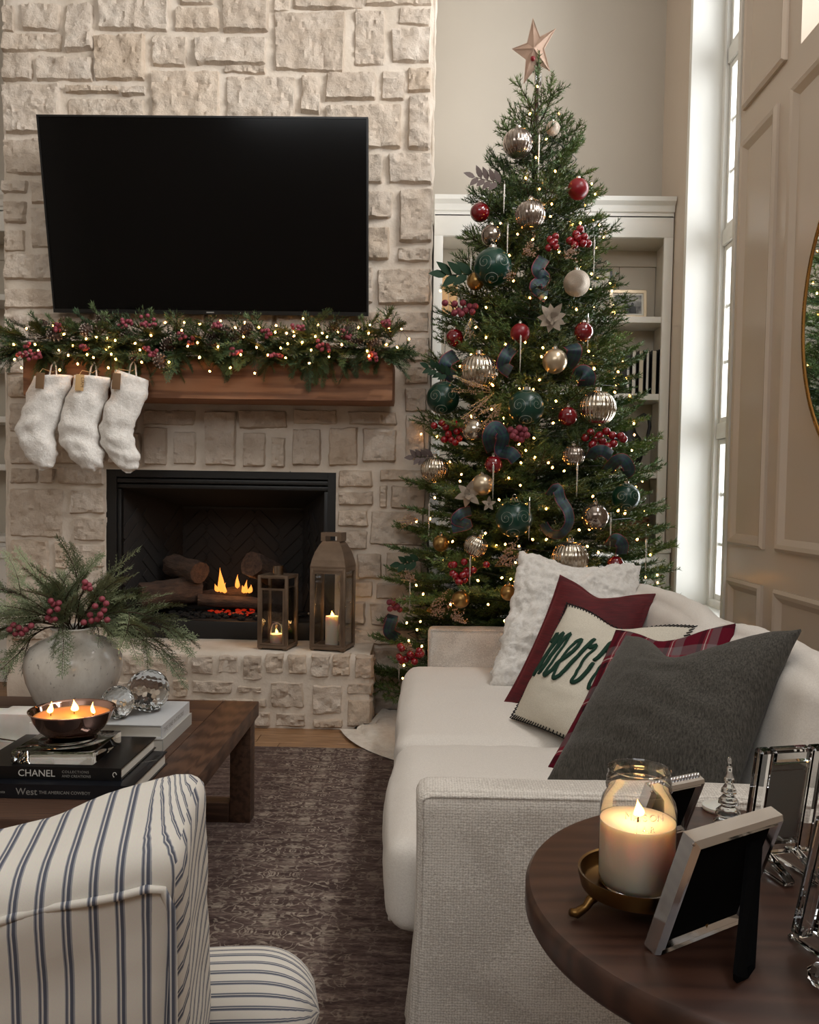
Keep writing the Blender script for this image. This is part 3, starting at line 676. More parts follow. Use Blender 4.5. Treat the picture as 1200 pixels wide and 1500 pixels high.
# ================================================================== FIREPLACE
def fireplace():
    cx = (FX0 + FX1) / 2; W = FX1 - FX0; Hh = FZ1 - FZ0
    t = thing('fireplace', (cx, FACE + 0.05, FZ0), 'black metal gas fireplace with herringbone liner set into the stone chimney', 'fireplace')
    y0 = -0.03
    fr = MB(); s = 0.058
    fr.box((-W / 2, y0, 0), (-W / 2 + s, y0 + 0.03, Hh)).box((W / 2 - s, y0, 0), (W / 2, y0 + 0.03, Hh)).box((-W / 2 + s, y0, Hh - 0.055), (W / 2 - s, y0 + 0.03, Hh))
    fr.build('surround', 'black_metal', t, bevel=0.003)
    for k in range(2): bx((-W / 2 + s, y0 + 0.004 + k * 0.012, Hh - 0.085 - k * 0.03), (W / 2 - s, y0 + 0.03, Hh - 0.062 - k * 0.03), 'louver', 'black_metal', t, bevel=0.003)
    bx((-W / 2 + s, y0 + 0.005, 0.0), (W / 2 - s, y0 + 0.03, 0.10), 'bottom_panel', 'black_metal', t, bevel=0.003)
    for sx in (-1, 1): bx((min(sx * (W / 2 - s), sx * (W / 2 - s - 0.022)), y0 + 0.012, 0.1), (max(sx * (W / 2 - s), sx * (W / 2 - s - 0.022)), y0 + 0.05, Hh - 0.12), 'inner_trim', 'black_metal', t, bevel=0.003)
    # inside: back, splayed sides, sloping top, floor
    xi, xb, D = W / 2 - s - 0.002, W / 2 - 0.27, 0.50
    zt, zb = Hh - 0.11, Hh - 0.22
    def quad(nm, pts, mat='firebrick'): return MB().add(pts, [(0, 1, 2, 3)]).build(nm, mat, t)
    box = MB()
    box.add([(-xb, D, 0.10), (xb, D, 0.10), (xb, D, zb), (-xb, D, zb)], [(0, 1, 2, 3)])
    box.build('back_liner', 'firebrick', t)
    quad('side_liner', [(-xi, 0, 0.10), (-xb, D, 0.10), (-xb, D, zb), (-xi, 0, zt)]); quad('side_liner', [(xb, D, 0.10), (xi, 0, 0.10), (xi, 0, zt), (xb, D, zb)])
    quad('hood', [(-xi, 0, zt), (xi, 0, zt), (xb, D, zb), (-xb, D, zb)], 'soot'); quad('burner_tray', [(-xi, 0, 0.10), (xi, 0, 0.10), (xb, D, 0.10), (-xb, D, 0.10)], 'soot')
    bx((-xb, D - 0.012, zb - 0.012), (xb, D - 0.001, zb), 'baffle', 'black_metal', t)
    # herringbone bricks sharing one mesh
    bl, bh, bt = 0.20, 0.062, 0.008
    bme = MB().box((-bl / 2 + 0.002, -bt, -bh / 2 + 0.002), (bl / 2 - 0.002, 0, bh / 2 - 0.002)).mesh('brick', 'firebrick', bevel=0.002, bevseg=1)
    def herring(origin, ux, width, hgt0, hgt1):
        """rows of chevrons on a vertical face; ux = unit direction along the face"""
        ux = Vector(ux).normalized(); colw = bl * math.cos(R(45)) + 0.004; nc = int(width / colw)
        st = width / max(1, nc)
        for c in range(nc):
            sgn = 1 if c % 2 == 0 else -1; z = hgt0 + 0.09
            while z < hgt1 - 0.09:
                o = link('brick', bme, t); n = Vector((ux.y, -ux.x, 0))
                m = Matrix((ux, -n, Vector((0, 0, 1)))).transposed().to_4x4()
                o.matrix_local = Matrix.Translation(Vector(origin) + ux * (st * (c + 0.5)) + Vector((0, 0, z))) @ m @ Matrix.Rotation(-sgn * R(45), 4, 'Y')
                z += bh * 1.4142
    herring((-xb, D, 0), (1, 0, 0), 2 * xb, 0.10, zb)
    ls = Vector((xi - xb, D, 0)).length
    herring((-xi, 0.0, 0), (xi - xb, D, 0), ls, 0.10, zb + 0.02)
    herring((xb, D, 0), (xi - xb, -D, 0), ls, 0.10, zb + 0.02)
    return t
fp = fireplace()

def log_mesh(L, r, seed):
    vs = []; fs = []; n = 14; m = 10
    for j in range(m + 1):
        for i in range(n):
            a = 2 * PI * i / n; k = r * (1 + 0.18 * fbm((math.cos(a) * 2, math.sin(a) * 2 + seed, j * 0.3), 1.2, 3))
            vs.append(((j / m - 0.5) * L + 0.012 * fbm((math.cos(a), math.sin(a), seed + j // m), 2, 2), k * math.cos(a), k * math.sin(a)))
    for j in range(m):
        for i in range(n): fs.append((j * n + i, j * n + (i + 1) % n, (j + 1) * n + (i + 1) % n, (j + 1) * n + i))
    fs.append(tuple(range(n - 1, -1, -1))); fs.append(tuple(m * n + i for i in range(n)))
    return MB().add(vs, fs).mesh('log', 'log', smooth=True, angle=50)
G = 'ceramic logs in the firebox'
for px, py, Y, L, r, rz, ry, lab in ((250, 868, 4.66, 0.34, 0.075, 28, -4, 'brown ceramic log lying lowest at the left of the firebox'), (272, 833, 4.74, 0.26, 0.065, -35, 6, 'brown ceramic log with pointed end stacked above the lowest log'),
                                 (388, 835, 4.78, 0.30, 0.07, 70, 18, 'upright leaning log glowing red behind the small lantern'), (345, 882, 4.70, 0.42, 0.035, 8, 4, 'charred thin log below the flames'), (320, 872, 4.80, 0.40, 0.04, -14, -8, 'charred log lying behind the flames')):
    o = link('fire_log', log_mesh(L, r, px * 0.1)); p = PY(px, py, Y); p.z = max(p.z, 0.49 + r * 0.92); o.location = p; o.rotation_euler = (0, R(ry), R(rz)); tag(o, lab, 'log', G)
fire = thing('fire', PY(345, 872, 4.70), 'small orange flames burning between the ceramic logs', 'fire')
def flame_mesh(h, r, seed, lean=0.0):
    vs = []; fs = []; n = 8; m = 9
    for j in range(m + 1):
        t = j / m; k = r * (math.sin(PI * min(1, t * 1.0) ** 0.55) * (1 - t) ** 0.35 + 0.02)
        ox = lean * t * t * h + 0.25 * r * math.sin(4 * t + seed)
        for i in range(n): a = 2 * PI * i / n; vs.append((ox + k * math.cos(a) * (1 + 0.35 * math.cos(2 * a + seed)), k * 0.5 * math.sin(a), t * h))
    for j in range(m):
        for i in range(n): fs.append((j * n + i, j * n + (i + 1) % n, (j + 1) * n + (i + 1) % n, (j + 1) * n + i))
    return MB().add(vs, fs)
for px, py, hpx, rpx, s, ln in ((323, 868, 37, 4.2, 0.4, 0.0), (328, 869, 16, 5.0, 2.0, 0.2), (347, 862, 21, 3.2, 1.0, 0.1), (361, 869, 20, 4.5, 3.0, 0.0), (366, 869, 13, 4.0, 5.0, 0.1), (318, 867, 12, 4.0, 1.2, -0.2), (357, 869, 12, 3.5, 0.7, -0.1)):
    p = PY(px, py, 4.68) - fire.location; o = flame_mesh(hpx * 0.0039, rpx * 0.0039, s, ln).build('flame', 'flame_fire', fire, smooth=True); o.location = p
random.seed(3)
em = MB()
for k in range(40): em.ball((random.uniform(-0.16, 0.12), random.uniform(-0.10, 0.06), -0.105 + random.uniform(0, 0.02)), random.uniform(0.006, 0.014), 1, (1.3, 1, 0.6))
tag(em.build('embers', 'ember', fire), kind='stuff')
cb = MB()
for k in range(160): cb.ball((random.uniform(-0.42, 0.42), random.uniform(-0.16, 0.10), -0.115 + random.uniform(0, 0.02)), random.uniform(0.010, 0.02), 1, (1.2, 1, 0.7))
co = cb.build('coal_bed', 'soot'); co.location = fire.location; tag(co, 'bed of small dark coals under the fire logs', 'coals', kind='stuff')
pl = bpy.data.lights.new('fire_glow', 'POINT'); pl.energy = 0.9; pl.color = (1.0, 0.45, 0.15); pl.shadow_soft_size = 0.06
po = bpy.data.objects.new('fire_glow', pl); COL.objects.link(po); po.location = PY(345, 850, 4.66)

# ================================================================== TELEVISION
def television():
    bl, br = PY(78, 458, 4.405), PY(541, 463, 4.405); tl, tr = PY(55, 170, 4.215), PY(538, 170, 4.215)
    c = (bl + br) / 2; W = ((br - bl).length + (tr - tl).length) / 2; up = ((tl + tr) / 2 - c); Hh = up.length
    t = thing('television', c, 'large flat black television tilted on the stone chimney', 'television')
    ang = math.atan2(-up.y, up.z)
    t.rotation_euler = (ang, 0, 0)
    bx((-W / 2, -0.0, 0), (W / 2, 0.045, Hh), 'back_shell', 'black_plastic', t, bevel=0.004)
    b = 0.009; fr = MB()
    fr.box((-W / 2, -0.008, 0), (-W / 2 + b, 0, Hh)).box((W / 2 - b, -0.008, 0), (W / 2, 0, Hh)).box((-W / 2 + b, -0.008, Hh - b), (W / 2 - b, 0, Hh)).box((-W / 2 + b, -0.008, 0), (W / 2 - b, 0, 0.020))
    fr.build('bezel', 'black_plastic', t)
    bx((-W / 2 + b, -0.004, 0.020), (W / 2 - b, -0.0005, Hh - b), 'screen', 'screen', t)
    lg = bx((-0.02, -0.0095, 0.007), (0.02, -0.0075, 0.013), 'logo', 'ink_grey', t); 
    bx((0.16, -0.0095, 0.008), (0.164, -0.0075, 0.012), 'indicator', 'ink_white', t)
    mt = bx((-0.3, 0.045, 0.3), (0.3, 0.075, 0.6), 'wall_mount', 'black_metal', t); return t
television()

# ================================================================== MANTEL
MY0, MX0, MX1, MZ0, MZ1 = 4.17, -2.06, -0.168, 1.678, 1.895
def rough_beam(lo, hi, seed, name, mat, label, cat):
    nx, ny, nz = 60, 9, 9
    vs = []; fs = []; idx = {}
    L = [hi[i] - lo[i] for i in range(3)]
    def vid(i, j, k):
        if (i, j, k) not in idx:
            p = Vector((L[0] * (i / nx - 0.5), L[1] * (j / ny - 0.5), L[2] * (k / nz - 0.5)))
            e = 0.010
            q = Vector((max(-L[0] / 2 + e, min(L[0] / 2 - e, p.x)), max(-L[1] / 2 + e, min(L[1] / 2 - e, p.y)), max(-L[2] / 2 + e, min(L[2] / 2 - e, p.z))))
            d = p - q
            if d.length > 1e-6: p = q + d.normalized() * e
            p += Vector((0, 1, 0.7)) * 0.0045 * fbm((p.x * 0.4 + seed, p.y * 3, p.z * 3), 5, 4)
            if abs(p.y + L[1] / 2) < 0.02:
                for (zc, x0, x1, am) in ((0.01, -0.45, 0.9, 0.006), (-0.045, 0.45, 0.95, 0.008), (-0.088, -0.9, 0.9, 0.007)):
                    if x0 < p.x < x1 and abs(p.z - zc - 0.006 * math.sin(p.x * 7)) < 0.014: p.y += am
            idx[(i, j, k)] = len(vs); vs.append(tuple(p))
        return idx[(i, j, k)]
    def face(f, a, b):
        for i in range(a):
            for j in range(b): fs.append((f(i, j), f(i + 1, j), f(i + 1, j + 1), f(i, j + 1)))
    face(lambda i, k: vid(i, 0, k), nx, nz); face(lambda i, k: vid(nx - i, ny, k), nx, nz); face(lambda i, j: vid(i, j, nz), nx, ny); face(lambda i, j: vid(i, ny - j, 0), nx, ny)
    face(lambda j, k: vid(nx, j, k), ny, nz); face(lambda j, k: vid(0, ny - j, k), ny, nz)
    o = MB().add(vs, fs).build(name, mat, smooth=True, angle=40); o.location = [(lo[i] + hi[i]) / 2 for i in range(3)]
    return tag(o, label, cat)
rough_beam((MX0, MY0, MZ0), (MX1, FACE - 0.012, MZ1), 3.1, 'mantel_beam', 'mantel_wood', 'rustic brown wooden mantel beam above the fireplace', 'mantel')

# ================================================================== SOFT SHAPES
def soft_box(L, r, n=(10, 10, 10), crown=(0, 0, 0), wr=0.0, ws=5.0, seed=0.0, sag=None):
    """rounded box centred on the origin, with crowned faces and soft wrinkles"""
    vs = []; fs = []; idx = {}
    def vid(i, j, k):
        if (i, j, k) not in idx:
            u, v, w = 2 * i / n[0] - 1, 2 * j / n[1] - 1, 2 * k / n[2] - 1
            p = Vector((u * L[0] / 2, v * L[1] / 2, w * L[2] / 2))
            q = Vector([max(-L[a] / 2 + r, min(L[a] / 2 - r, p[a])) for a in range(3)]); d = p - q
            if d.length > 1e-6: p = q + d.normalized() * r
            g = Vector((u ** 3 * crown[0] * (1 - v * v) * (1 - w * w), v ** 3 * crown[1] * (1 - u * u) * (1 - w * w), w ** 3 * crown[2] * (1 - u * u) * (1 - v * v))); p += g
            if wr:
                e = Vector((fbm((p.x + seed, p.y, p.z), ws, 3), fbm((p.x, p.y + seed + 9, p.z), ws, 3), fbm((p.x, p.y, p.z + seed + 17), ws, 3))); p += e * wr
            if sag: p = sag(p, u, v, w)
            idx[(i, j, k)] = len(vs); vs.append(tuple(p))
        return idx[(i, j, k)]
    def face(f, a, b):
        for i in range(a):
            for j in range(b): fs.append((f(i, j), f(i + 1, j), f(i + 1, j + 1), f(i, j + 1)))
    nx, ny, nz = n
    face(lambda i, k: vid(i, 0, k), nx, nz); face(lambda i, k: vid(nx - i, ny, k), nx, nz); face(lambda i, j: vid(i, j, nz), nx, ny); face(lambda i, j: vid(i, ny - j, 0), nx, ny)
    face(lambda j, k: vid(nx, j, k), ny, nz); face(lambda j, k: vid(0, ny - j, k), ny, nz)
    return MB().add(vs, fs)

# ================================================================== SOFA
SX0, SX1, SY0, SY1 = -0.005, 1.10, 1.705, 3.97
def sofa():
    t = thing('sofa', ((SX0 + SX1) / 2, (SY0 + SY1) / 2, 0), 'cream linen slipcovered sofa along the panelled wall', 'sofa')
    ox, oy = t.location.x, t.location.y
    def part(nm, lo, hi, r, n, crown=(0, 0, 0), wr=0.003, seed=0, mat='linen', sag=None):
        L = [hi[i] - lo[i] for i in range(3)]
        o = soft_box(L, r, n, crown, wr, 5.0, seed, sag).build(nm, mat, t, smooth=True)
        o.location = ((lo[0] + hi[0]) / 2 - ox, (lo[1] + hi[1]) / 2 - oy, (lo[2] + hi[2]) / 2); return o
    def flare(p, u, v, w):
        k = max(0, -w) ** 1.5; p.x += -0.02 * k if u < 0 else 0; p.x += 0.004 * math.sin(9 * v) * k; return p
    part('base', (0.01, SY0 + 0.06, 0.02), (SX1, SY1 - 0.06, 0.22), 0.02, (20, 40, 8), (0, 0, 0), 0.004, 2)
    a1 = part('arm', (SX0, SY0, 0.014), (SX1, SY0 + 0.115, 0.575), 0.024, (50, 8, 26), (0, 0.008, 0.004), 0.004, 3, 'linen_coarse', flare)
    a2 = part('arm', (SX0 + 0.035, SY1 - 0.115, 0.014), (SX1, SY1, 0.575), 0.024, (50, 8, 26), (0, 0.008, 0.004), 0.004, 4, 'linen_coarse', flare)
    for a, yy in ((a1, -1), (a2, -1)):   # welt seam along the top and front edge of the arm
        L = (SX1 - SX0); yv = yy * 0.0525
        MB().tube([(-L / 2 + 0.012 + (0.017 if a is a2 else 0), yv, z) for z in (-0.2, -0.1, 0, 0.1, 0.2, 0.262)] + [(x, yv, 0.271) for x in [-L / 2 + 0.03 + k * 0.1 for k in range(10)]], 0.0035, 6).build('welt', 'linen_coarse', a, smooth=True)
    part('back', (0.985, SY0 + 0.10, 0.15), (SX1, SY1 - 0.10, 0.775), 0.045, (8, 60, 24), (0, 0, 0.01), 0.006, 5)
    ym = 2.63
    for (y0, y1, sd) in ((SY0 + 0.12, ym - 0.002, 6), (ym + 0.002, SY1 - 0.12, 7)):
        c = part('seat_cushion', (-0.078, y0, 0.19), (0.93, y1, 0.405), 0.055, (34, 34, 10), (0.02, 0.002, 0.035), 0.007, sd)
        hw = (y1 - y0) / 2 - 0.06
        MB().tube([(-0.490 + 0.002 * math.sin(k), -hw + 2 * hw * k / 12, -0.092 + 0.002 * math.sin(k * 1.7)) for k in range(13)], 0.006, 6).build('welt', 'linen', c, smooth=True)
    for (y0, y1, sd, lean) in ((SY0 + 0.13, ym, 8, 0.10), (ym + 0.02, SY1 - 0.13, 9, 0.10)):
        def sg(p, u, v, w, lean=lean): p.x += lean * w * 0.5; p.z -= 0.03 * abs(v) ** 4 * max(0, w); return p
        part('back_cushion', (0.845, y0, 0.40), (0.985, y1, 0.825), 0.06, (12, 36, 22), (0.02, 0.0, 0.015), 0.010, sd, sag=sg)
    for (x, y) in ((0.06, SY0 + 0.1), (1.04, SY0 + 0.1), (0.1, SY1 - 0.1), (1.04, SY1 - 0.1)): MB().lathe([(0.022, 0.0), (0.028, 0.05)], 12, (x - ox, y - oy, 0.0)).build('foot', 'walnut', t)
    return t
sofa()

# ================================================================== PILLOWS
def pillow_mesh(bl, br, tr, tl, th, n=26, dent=0.07, wr=0.008, seed=0.0, chop=0.0, flange=0.0, edge=0.004, dip=0.0):
    """a stuffed cushion between four corner points; returns vertices relative to its bottom centre, faces, uv"""
    bl, br, tr, tl = [Vector(p) for p in (bl, br, tr, tl)]; o = (bl + br) / 2
    nrm = ((br - bl).cross(tl - bl)).normalized()
    vs = []; fs = []; uv = []
    def P(u, v, side):
        uu = u * (1 - dent * (1 - v * v)); vv = v * (1 - dent * (1 - u * u))
        a, b = (uu + 1) / 2, (vv + 1) / 2
        p = bl * (1 - a) * (1 - b) + br * a * (1 - b) + tr * a * b + tl * (1 - a) * b
        fl = 1 - flange; us, vs_ = min(1, abs(u) / fl), min(1, abs(v) / fl)
        h = th * (max(0, 1 - us ** 2.2) ** 0.55) * (max(0, 1 - vs_ ** 2.2) ** 0.55)
        if chop: h *= 1 - chop * math.exp(-(u * u) / 0.06) * max(0, v) ; p = p - (tl - bl).normalized() * chop * 0.25 * math.exp(-(u * u) / 0.10) * max(0, v) ** 2 * (tl - bl).length * 0.5
        if dip: p = p - (tl - bl).normalized() * dip * math.exp(-(u * u) / 0.22) * max(0, v) ** 2
        e = wr * fbm((p.x * 1.0 + seed, p.y, p.z + seed), 7, 4) * (0.3 + h / max(th, 1e-6)) + wr * 0.8 * fbm((u * 1.5 + seed, v * 5, seed), 1.3, 3) * h / max(th, 1e-6)
        return p + nrm * (side * (h / 2 + edge) + e) - o
    for side in (1, -1):
        base = len(vs)
        for j in range(n + 1):
            for i in range(n + 1):
                u, v = 2 * i / n - 1, 2 * j / n - 1
                u = math.copysign(abs(u) ** 0.85, u); v = math.copysign(abs(v) ** 0.85, v)
                vs.append(P(u, v, side)); uv.append(((u + 1) / 2, (v + 1) / 2))
        for j in range(n):
            for i in range(n):
                a = base + j * (n + 1) + i; f = (a, a + 1, a + n + 2, a + n + 1); fs.append(f if side > 0 else f[::-1])
    m = (n + 1) ** 2; rim = [i for i in range(n)] + [i * (n + 1) + n for i in range(n)] + [n * (n + 1) + n - i for i in range(n)] + [(n - i) * (n + 1) for i in range(n)]
    for k in range(len(rim)): a, b = rim[k], rim[(k + 1) % len(rim)]; fs.append((a, a + m, b + m, b))
    return o, vs, fs, uv, nrm, P, rim
def pillow(name, corners, th, mat, label, parent_kw=None, **kw):
    o, vs, fs, uv, nrm, P, rim = pillow_mesh(*corners, th, **kw)
    t = thing(name, o, label, 'pillow')
    mb = MB().add(vs, fs); cover = mb.build('cover', mat, t, smooth=True, uv=uv)
    return t, cover, P, nrm, vs, rim, o
# furry white pillow
fc = [V(0.27, 3.30, 0.425), V(0.80, 3.22, 0.425), V(0.955, 3.60, 0.915), V(0.43, 3.66, 0.955)]
t, cov, *_ = pillow('fur_pillow', fc, 0.20, 'fur_white', 'fluffy white fur pillow at the far end of the sofa', n=70, dent=0.05, wr=0.03, seed=3.0, chop=0.06, dip=0.035)
# fur lumps and short tufts
def furry(o, amp, sc, seed):
    me = o.data
    for v in me.vertices:
        nn = v.normal; v.co += nn * amp * (fbm(v.co + Vector((seed, 0, 0)), sc, 4) + 0.6 * fbm(v.co, sc * 3.1, 2))
    me.update()
furry(cov, 0.011, 20, 2.0)
rc = [V(0.305, 3.04, 0.425), V(0.70, 2.86, 0.43), V(0.915, 3.22, 0.83), V(0.565, 3.38, 0.885)]
t, cov, P, nrm, pv, rim, o_ = pillow('velvet_pillow', rc, 0.19, 'velvet_red', 'dark red velvet pillow in front of the white fur pillow', n=40, dent=0.09, wr=0.010, seed=7.0, chop=0.05, flange=0.06, dip=0.045)
# lumbar pillow with the stitched word
mc = [PZ(752, 1052, 0.43), PZ(880, 1110, 0.43), PY(1022, 920, 2.72), PY(833, 886, 3.02)]
t, cov, P, nrm, pv, rim, o_ = pillow('word_pillow', mc, 0.15, 'oatmeal', 'oatmeal lumbar pillow with green script word merry and black whipstitch', n=34, dent=0.05, wr=0.006, seed=11.0, dip=0.05)
side = 1 if nrm.dot(Vector((0, 0, CAMZ)) - o_) > 0 else -1
# whipstitch round the edge
st = MB(); N = 34; total = len(rim)
for k in range(0, total):
    for f in (0.0,):
        a = Vector(pv[rim[k]]) * (1 - f) + Vector(pv[rim[(k + 1) % total]]) * f
        cdir = (Vector((0, 0, 0)) + (mc[0] + mc[1] + mc[2] + mc[3]) / 4 - o_ - a).normalized()
        st.tube([a - cdir * 0.004 - nrm * 0.006, a - cdir * 0.006 + nrm * side * 0.006, a + cdir * 0.012 + nrm * side * 0.010], 0.0022, 5)
st.build('whipstitch', 'black_yarn', t, smooth=True)
# brush script: strokes as flattened tubes following the cover
def script(strokes, u0, v0, su, sv, wid):
    mb = MB()
    for s in strokes:
        pts = []
        for i in range(len(s) - 1):
            p0 = s[max(i - 1, 0)]; p1 = s[i]; p2 = s[i + 1]; p3 = s[min(i + 2, len(s) - 1)]
            for k in range(5):
                q = k / 5
                pts.append(tuple(0.5 * ((2 * p1[a]) + (-p0[a] + p2[a]) * q + (2 * p0[a] - 5 * p1[a] + 4 * p2[a] - p3[a]) * q * q + (-p0[a] + 3 * p1[a] - 3 * p2[a] + p3[a]) * q ** 3) for a in range(2)))
        pts.append(s[-1])
        P3 = [P(u0 + su * p[0], v0 + sv * p[1], side) + nrm * side * 0.003 for p in pts]
        rad = [wid * (0.55 + 0.45 * abs(math.sin(0.5 + 2.2 * (pts[min(i + 1, len(pts) - 1)][1] - pts[max(i - 1, 0)][1])))) for i in range(len(pts))]
        k0 = len(mb.v); mb.tube(P3, rad, 8)
        for j, c in enumerate(P3):
            for i in range(8):
                q = Vector(mb.v[k0 + j * 8 + i]); off = q - c; mb.v[k0 + j * 8 + i] = tuple(q - nrm * off.dot(nrm) * 0.7)
    return mb
up = 1.0
L_m = [(0.0, 0.75), (0.12, 0.95), (0.16, 0.6), (0.08, 0.0), (0.16, 0.5), (0.34, 0.98), (0.38, 0.6), (0.31, 0.05), (0.40, 0.55), (0.56, 1.0), (0.60, 0.6), (0.55, 0.12), (0.66, 0.05), (0.78, 0.35)]
L_e = [(0.78, 0.35), (0.98, 0.62), (0.96, 0.92), (0.83, 0.8), (0.80, 0.35), (0.90, 0.03), (1.06, 0.15), (1.20, 0.55)]
def L_r(x): return [(x, 0.55), (x + 0.06, 1.02), (x + 0.10, 0.80), (x + 0.24, 0.86), (x + 0.20, 0.45), (x + 0.22, 0.08), (x + 0.36, 0.12), (x + 0.46, 0.5)]
L_y = [(2.12, 0.9), (2.10, 0.4), (2.22, 0.2), (2.40, 0.55), (2.46, 0.95), (2.40, 0.2), (2.30, -0.7), (2.12, -0.6), (2.35, 0.0), (2.6, 0.3)]
script([L_m, L_e, L_r(1.20), L_r(1.66), L_y], -0.84, -0.36, 0.66, 0.80, 0.0115).build('lettering', 'green_felt', t, smooth=True)
# plaid and grey pillows
pc = [PZ(806, 1136, 0.428) + V(0.0, 0.05, 0), V(0.74, 2.05, 0.44), PY(1078, 914, 2.42), PY(903, 924, 2.66)]
pillow('plaid_pillow', pc, 0.13, 'plaid', 'burgundy plaid pillow tucked behind the charcoal grey pillow', n=30, dent=0.05, wr=0.008, seed=17.0, dip=0.06)
gc = [PZ(800, 1146, 0.425), V(0.70, 1.86, 0.435), PY(1174, 922, 2.02), PY(918, 932, 2.46)]
pillow('grey_pillow', gc, 0.25, 'grey_weave', 'large charcoal grey woven pillow nearest the sofa arm', n=44, dent=0.07, wr=0.008, seed=23.0, chop=0.10, dip=0.105)

# ================================================================== RUG, TREE SKIRT
rg = bx((-1.62, -1.8, -0.0), (1.62, 1.8, 0.010), 'rug', 'rug'); rg.location = (-0.85, 2.0, 0.0005); tag(rg, 'distressed dark taupe patterned rug under the coffee table and sofa', 'rug')

# ================================================================== COFFEE TABLE
def coffee_table():
    x1, y1, z1 = -0.598, 2.985, 0.435; x0, y0 = -2.0, 1.86
    t = thing('coffee_table', ((x0 + x1) / 2, (y0 + y1) / 2, 0.0105), 'dark brown wooden coffee table with sled legs on the rug', 'coffee table')
    ox, oy, oz = t.location
    def b(nm, lo, hi, mat, bev=0.004): return bx((lo[0] - ox, lo[1] - oy, lo[2] - oz), (hi[0] - ox, hi[1] - oy, hi[2] - oz), nm, mat, t, bevel=bev)
    s = 0.075
    # mitred looking top: centre boards and a border
    b('top_border', (x1 - 0.13, y0, z1 - 0.055), (x1, y1, z1), 'table_wood'); b('top_border', (x0, y0, z1 - 0.055), (x0 + 0.13, y1, z1), 'table_wood')
    b('top_border', (x0 + 0.131, y1 - 0.13, z1 - 0.055), (x1 - 0.131, y1, z1), 'table_wood_x'); b('top_border', (x0 + 0.131, y0, z1 - 0.055), (x1 - 0.131, y0 + 0.13, z1), 'table_wood_x')
    nb = 6; w = (y1 - y0 - 0.262) / nb
    for k in range(nb): b('top_board', (x0 + 0.131, y0 + 0.131 + k * w, z1 - 0.05), (x1 - 0.131, y0 + 0.131 + (k + 1) * w - 0.001, z1 - 0.0005), 'table_wood_x', 0.0015)
    for xx in (x0 + 0.012, x1 - s - 0.012):
        for yy in (y0 + 0.012, y1 - s - 0.012): b('leg', (xx, yy, oz), (xx + s, yy + s, z1 - 0.056), 'table_wood')
    for yy in (y0 + 0.014, y1 - s - 0.010): b('stretcher', (x0 + s + 0.013, yy, oz), (x1 - s - 0.013, yy + s - 0.004, oz + 0.07), 'table_wood_x')
    return t
coffee_table()

# ================================================================== SIDE TABLE
TCX, TCY, TR_, TZ = 0.445, 1.03, 0.305, 0.70
t = thing('side_table', (TCX, TCY, 0.0105), 'round dark walnut side table beside the sofa arm', 'side table')
o = MB().lathe([(0.0, TZ - 0.046), (TR_ - 0.014, TZ - 0.046), (TR_ - 0.004, TZ - 0.041), (TR_, TZ - 0.034), (TR_, TZ - 0.007), (TR_ - 0.005, TZ - 0.001), (TR_ - 0.012, TZ), (0.0, TZ)], 96).build('table_top', 'walnut', t, smooth=True, angle=40); o.location.z = -0.0105
MB().lathe([(0.045, 0.03), (0.04, 0.08), (0.03, 0.2), (0.03, 0.5), (0.045, 0.60), (0.075, TZ - 0.058)], 32).build('pedestal', 'walnut', t, smooth=True, angle=50)
MB().lathe([(0.21, 0.0), (0.21, 0.02), (0.19, 0.03), (0.0, 0.03)], 64).build('base', 'walnut', t, smooth=True, angle=40)

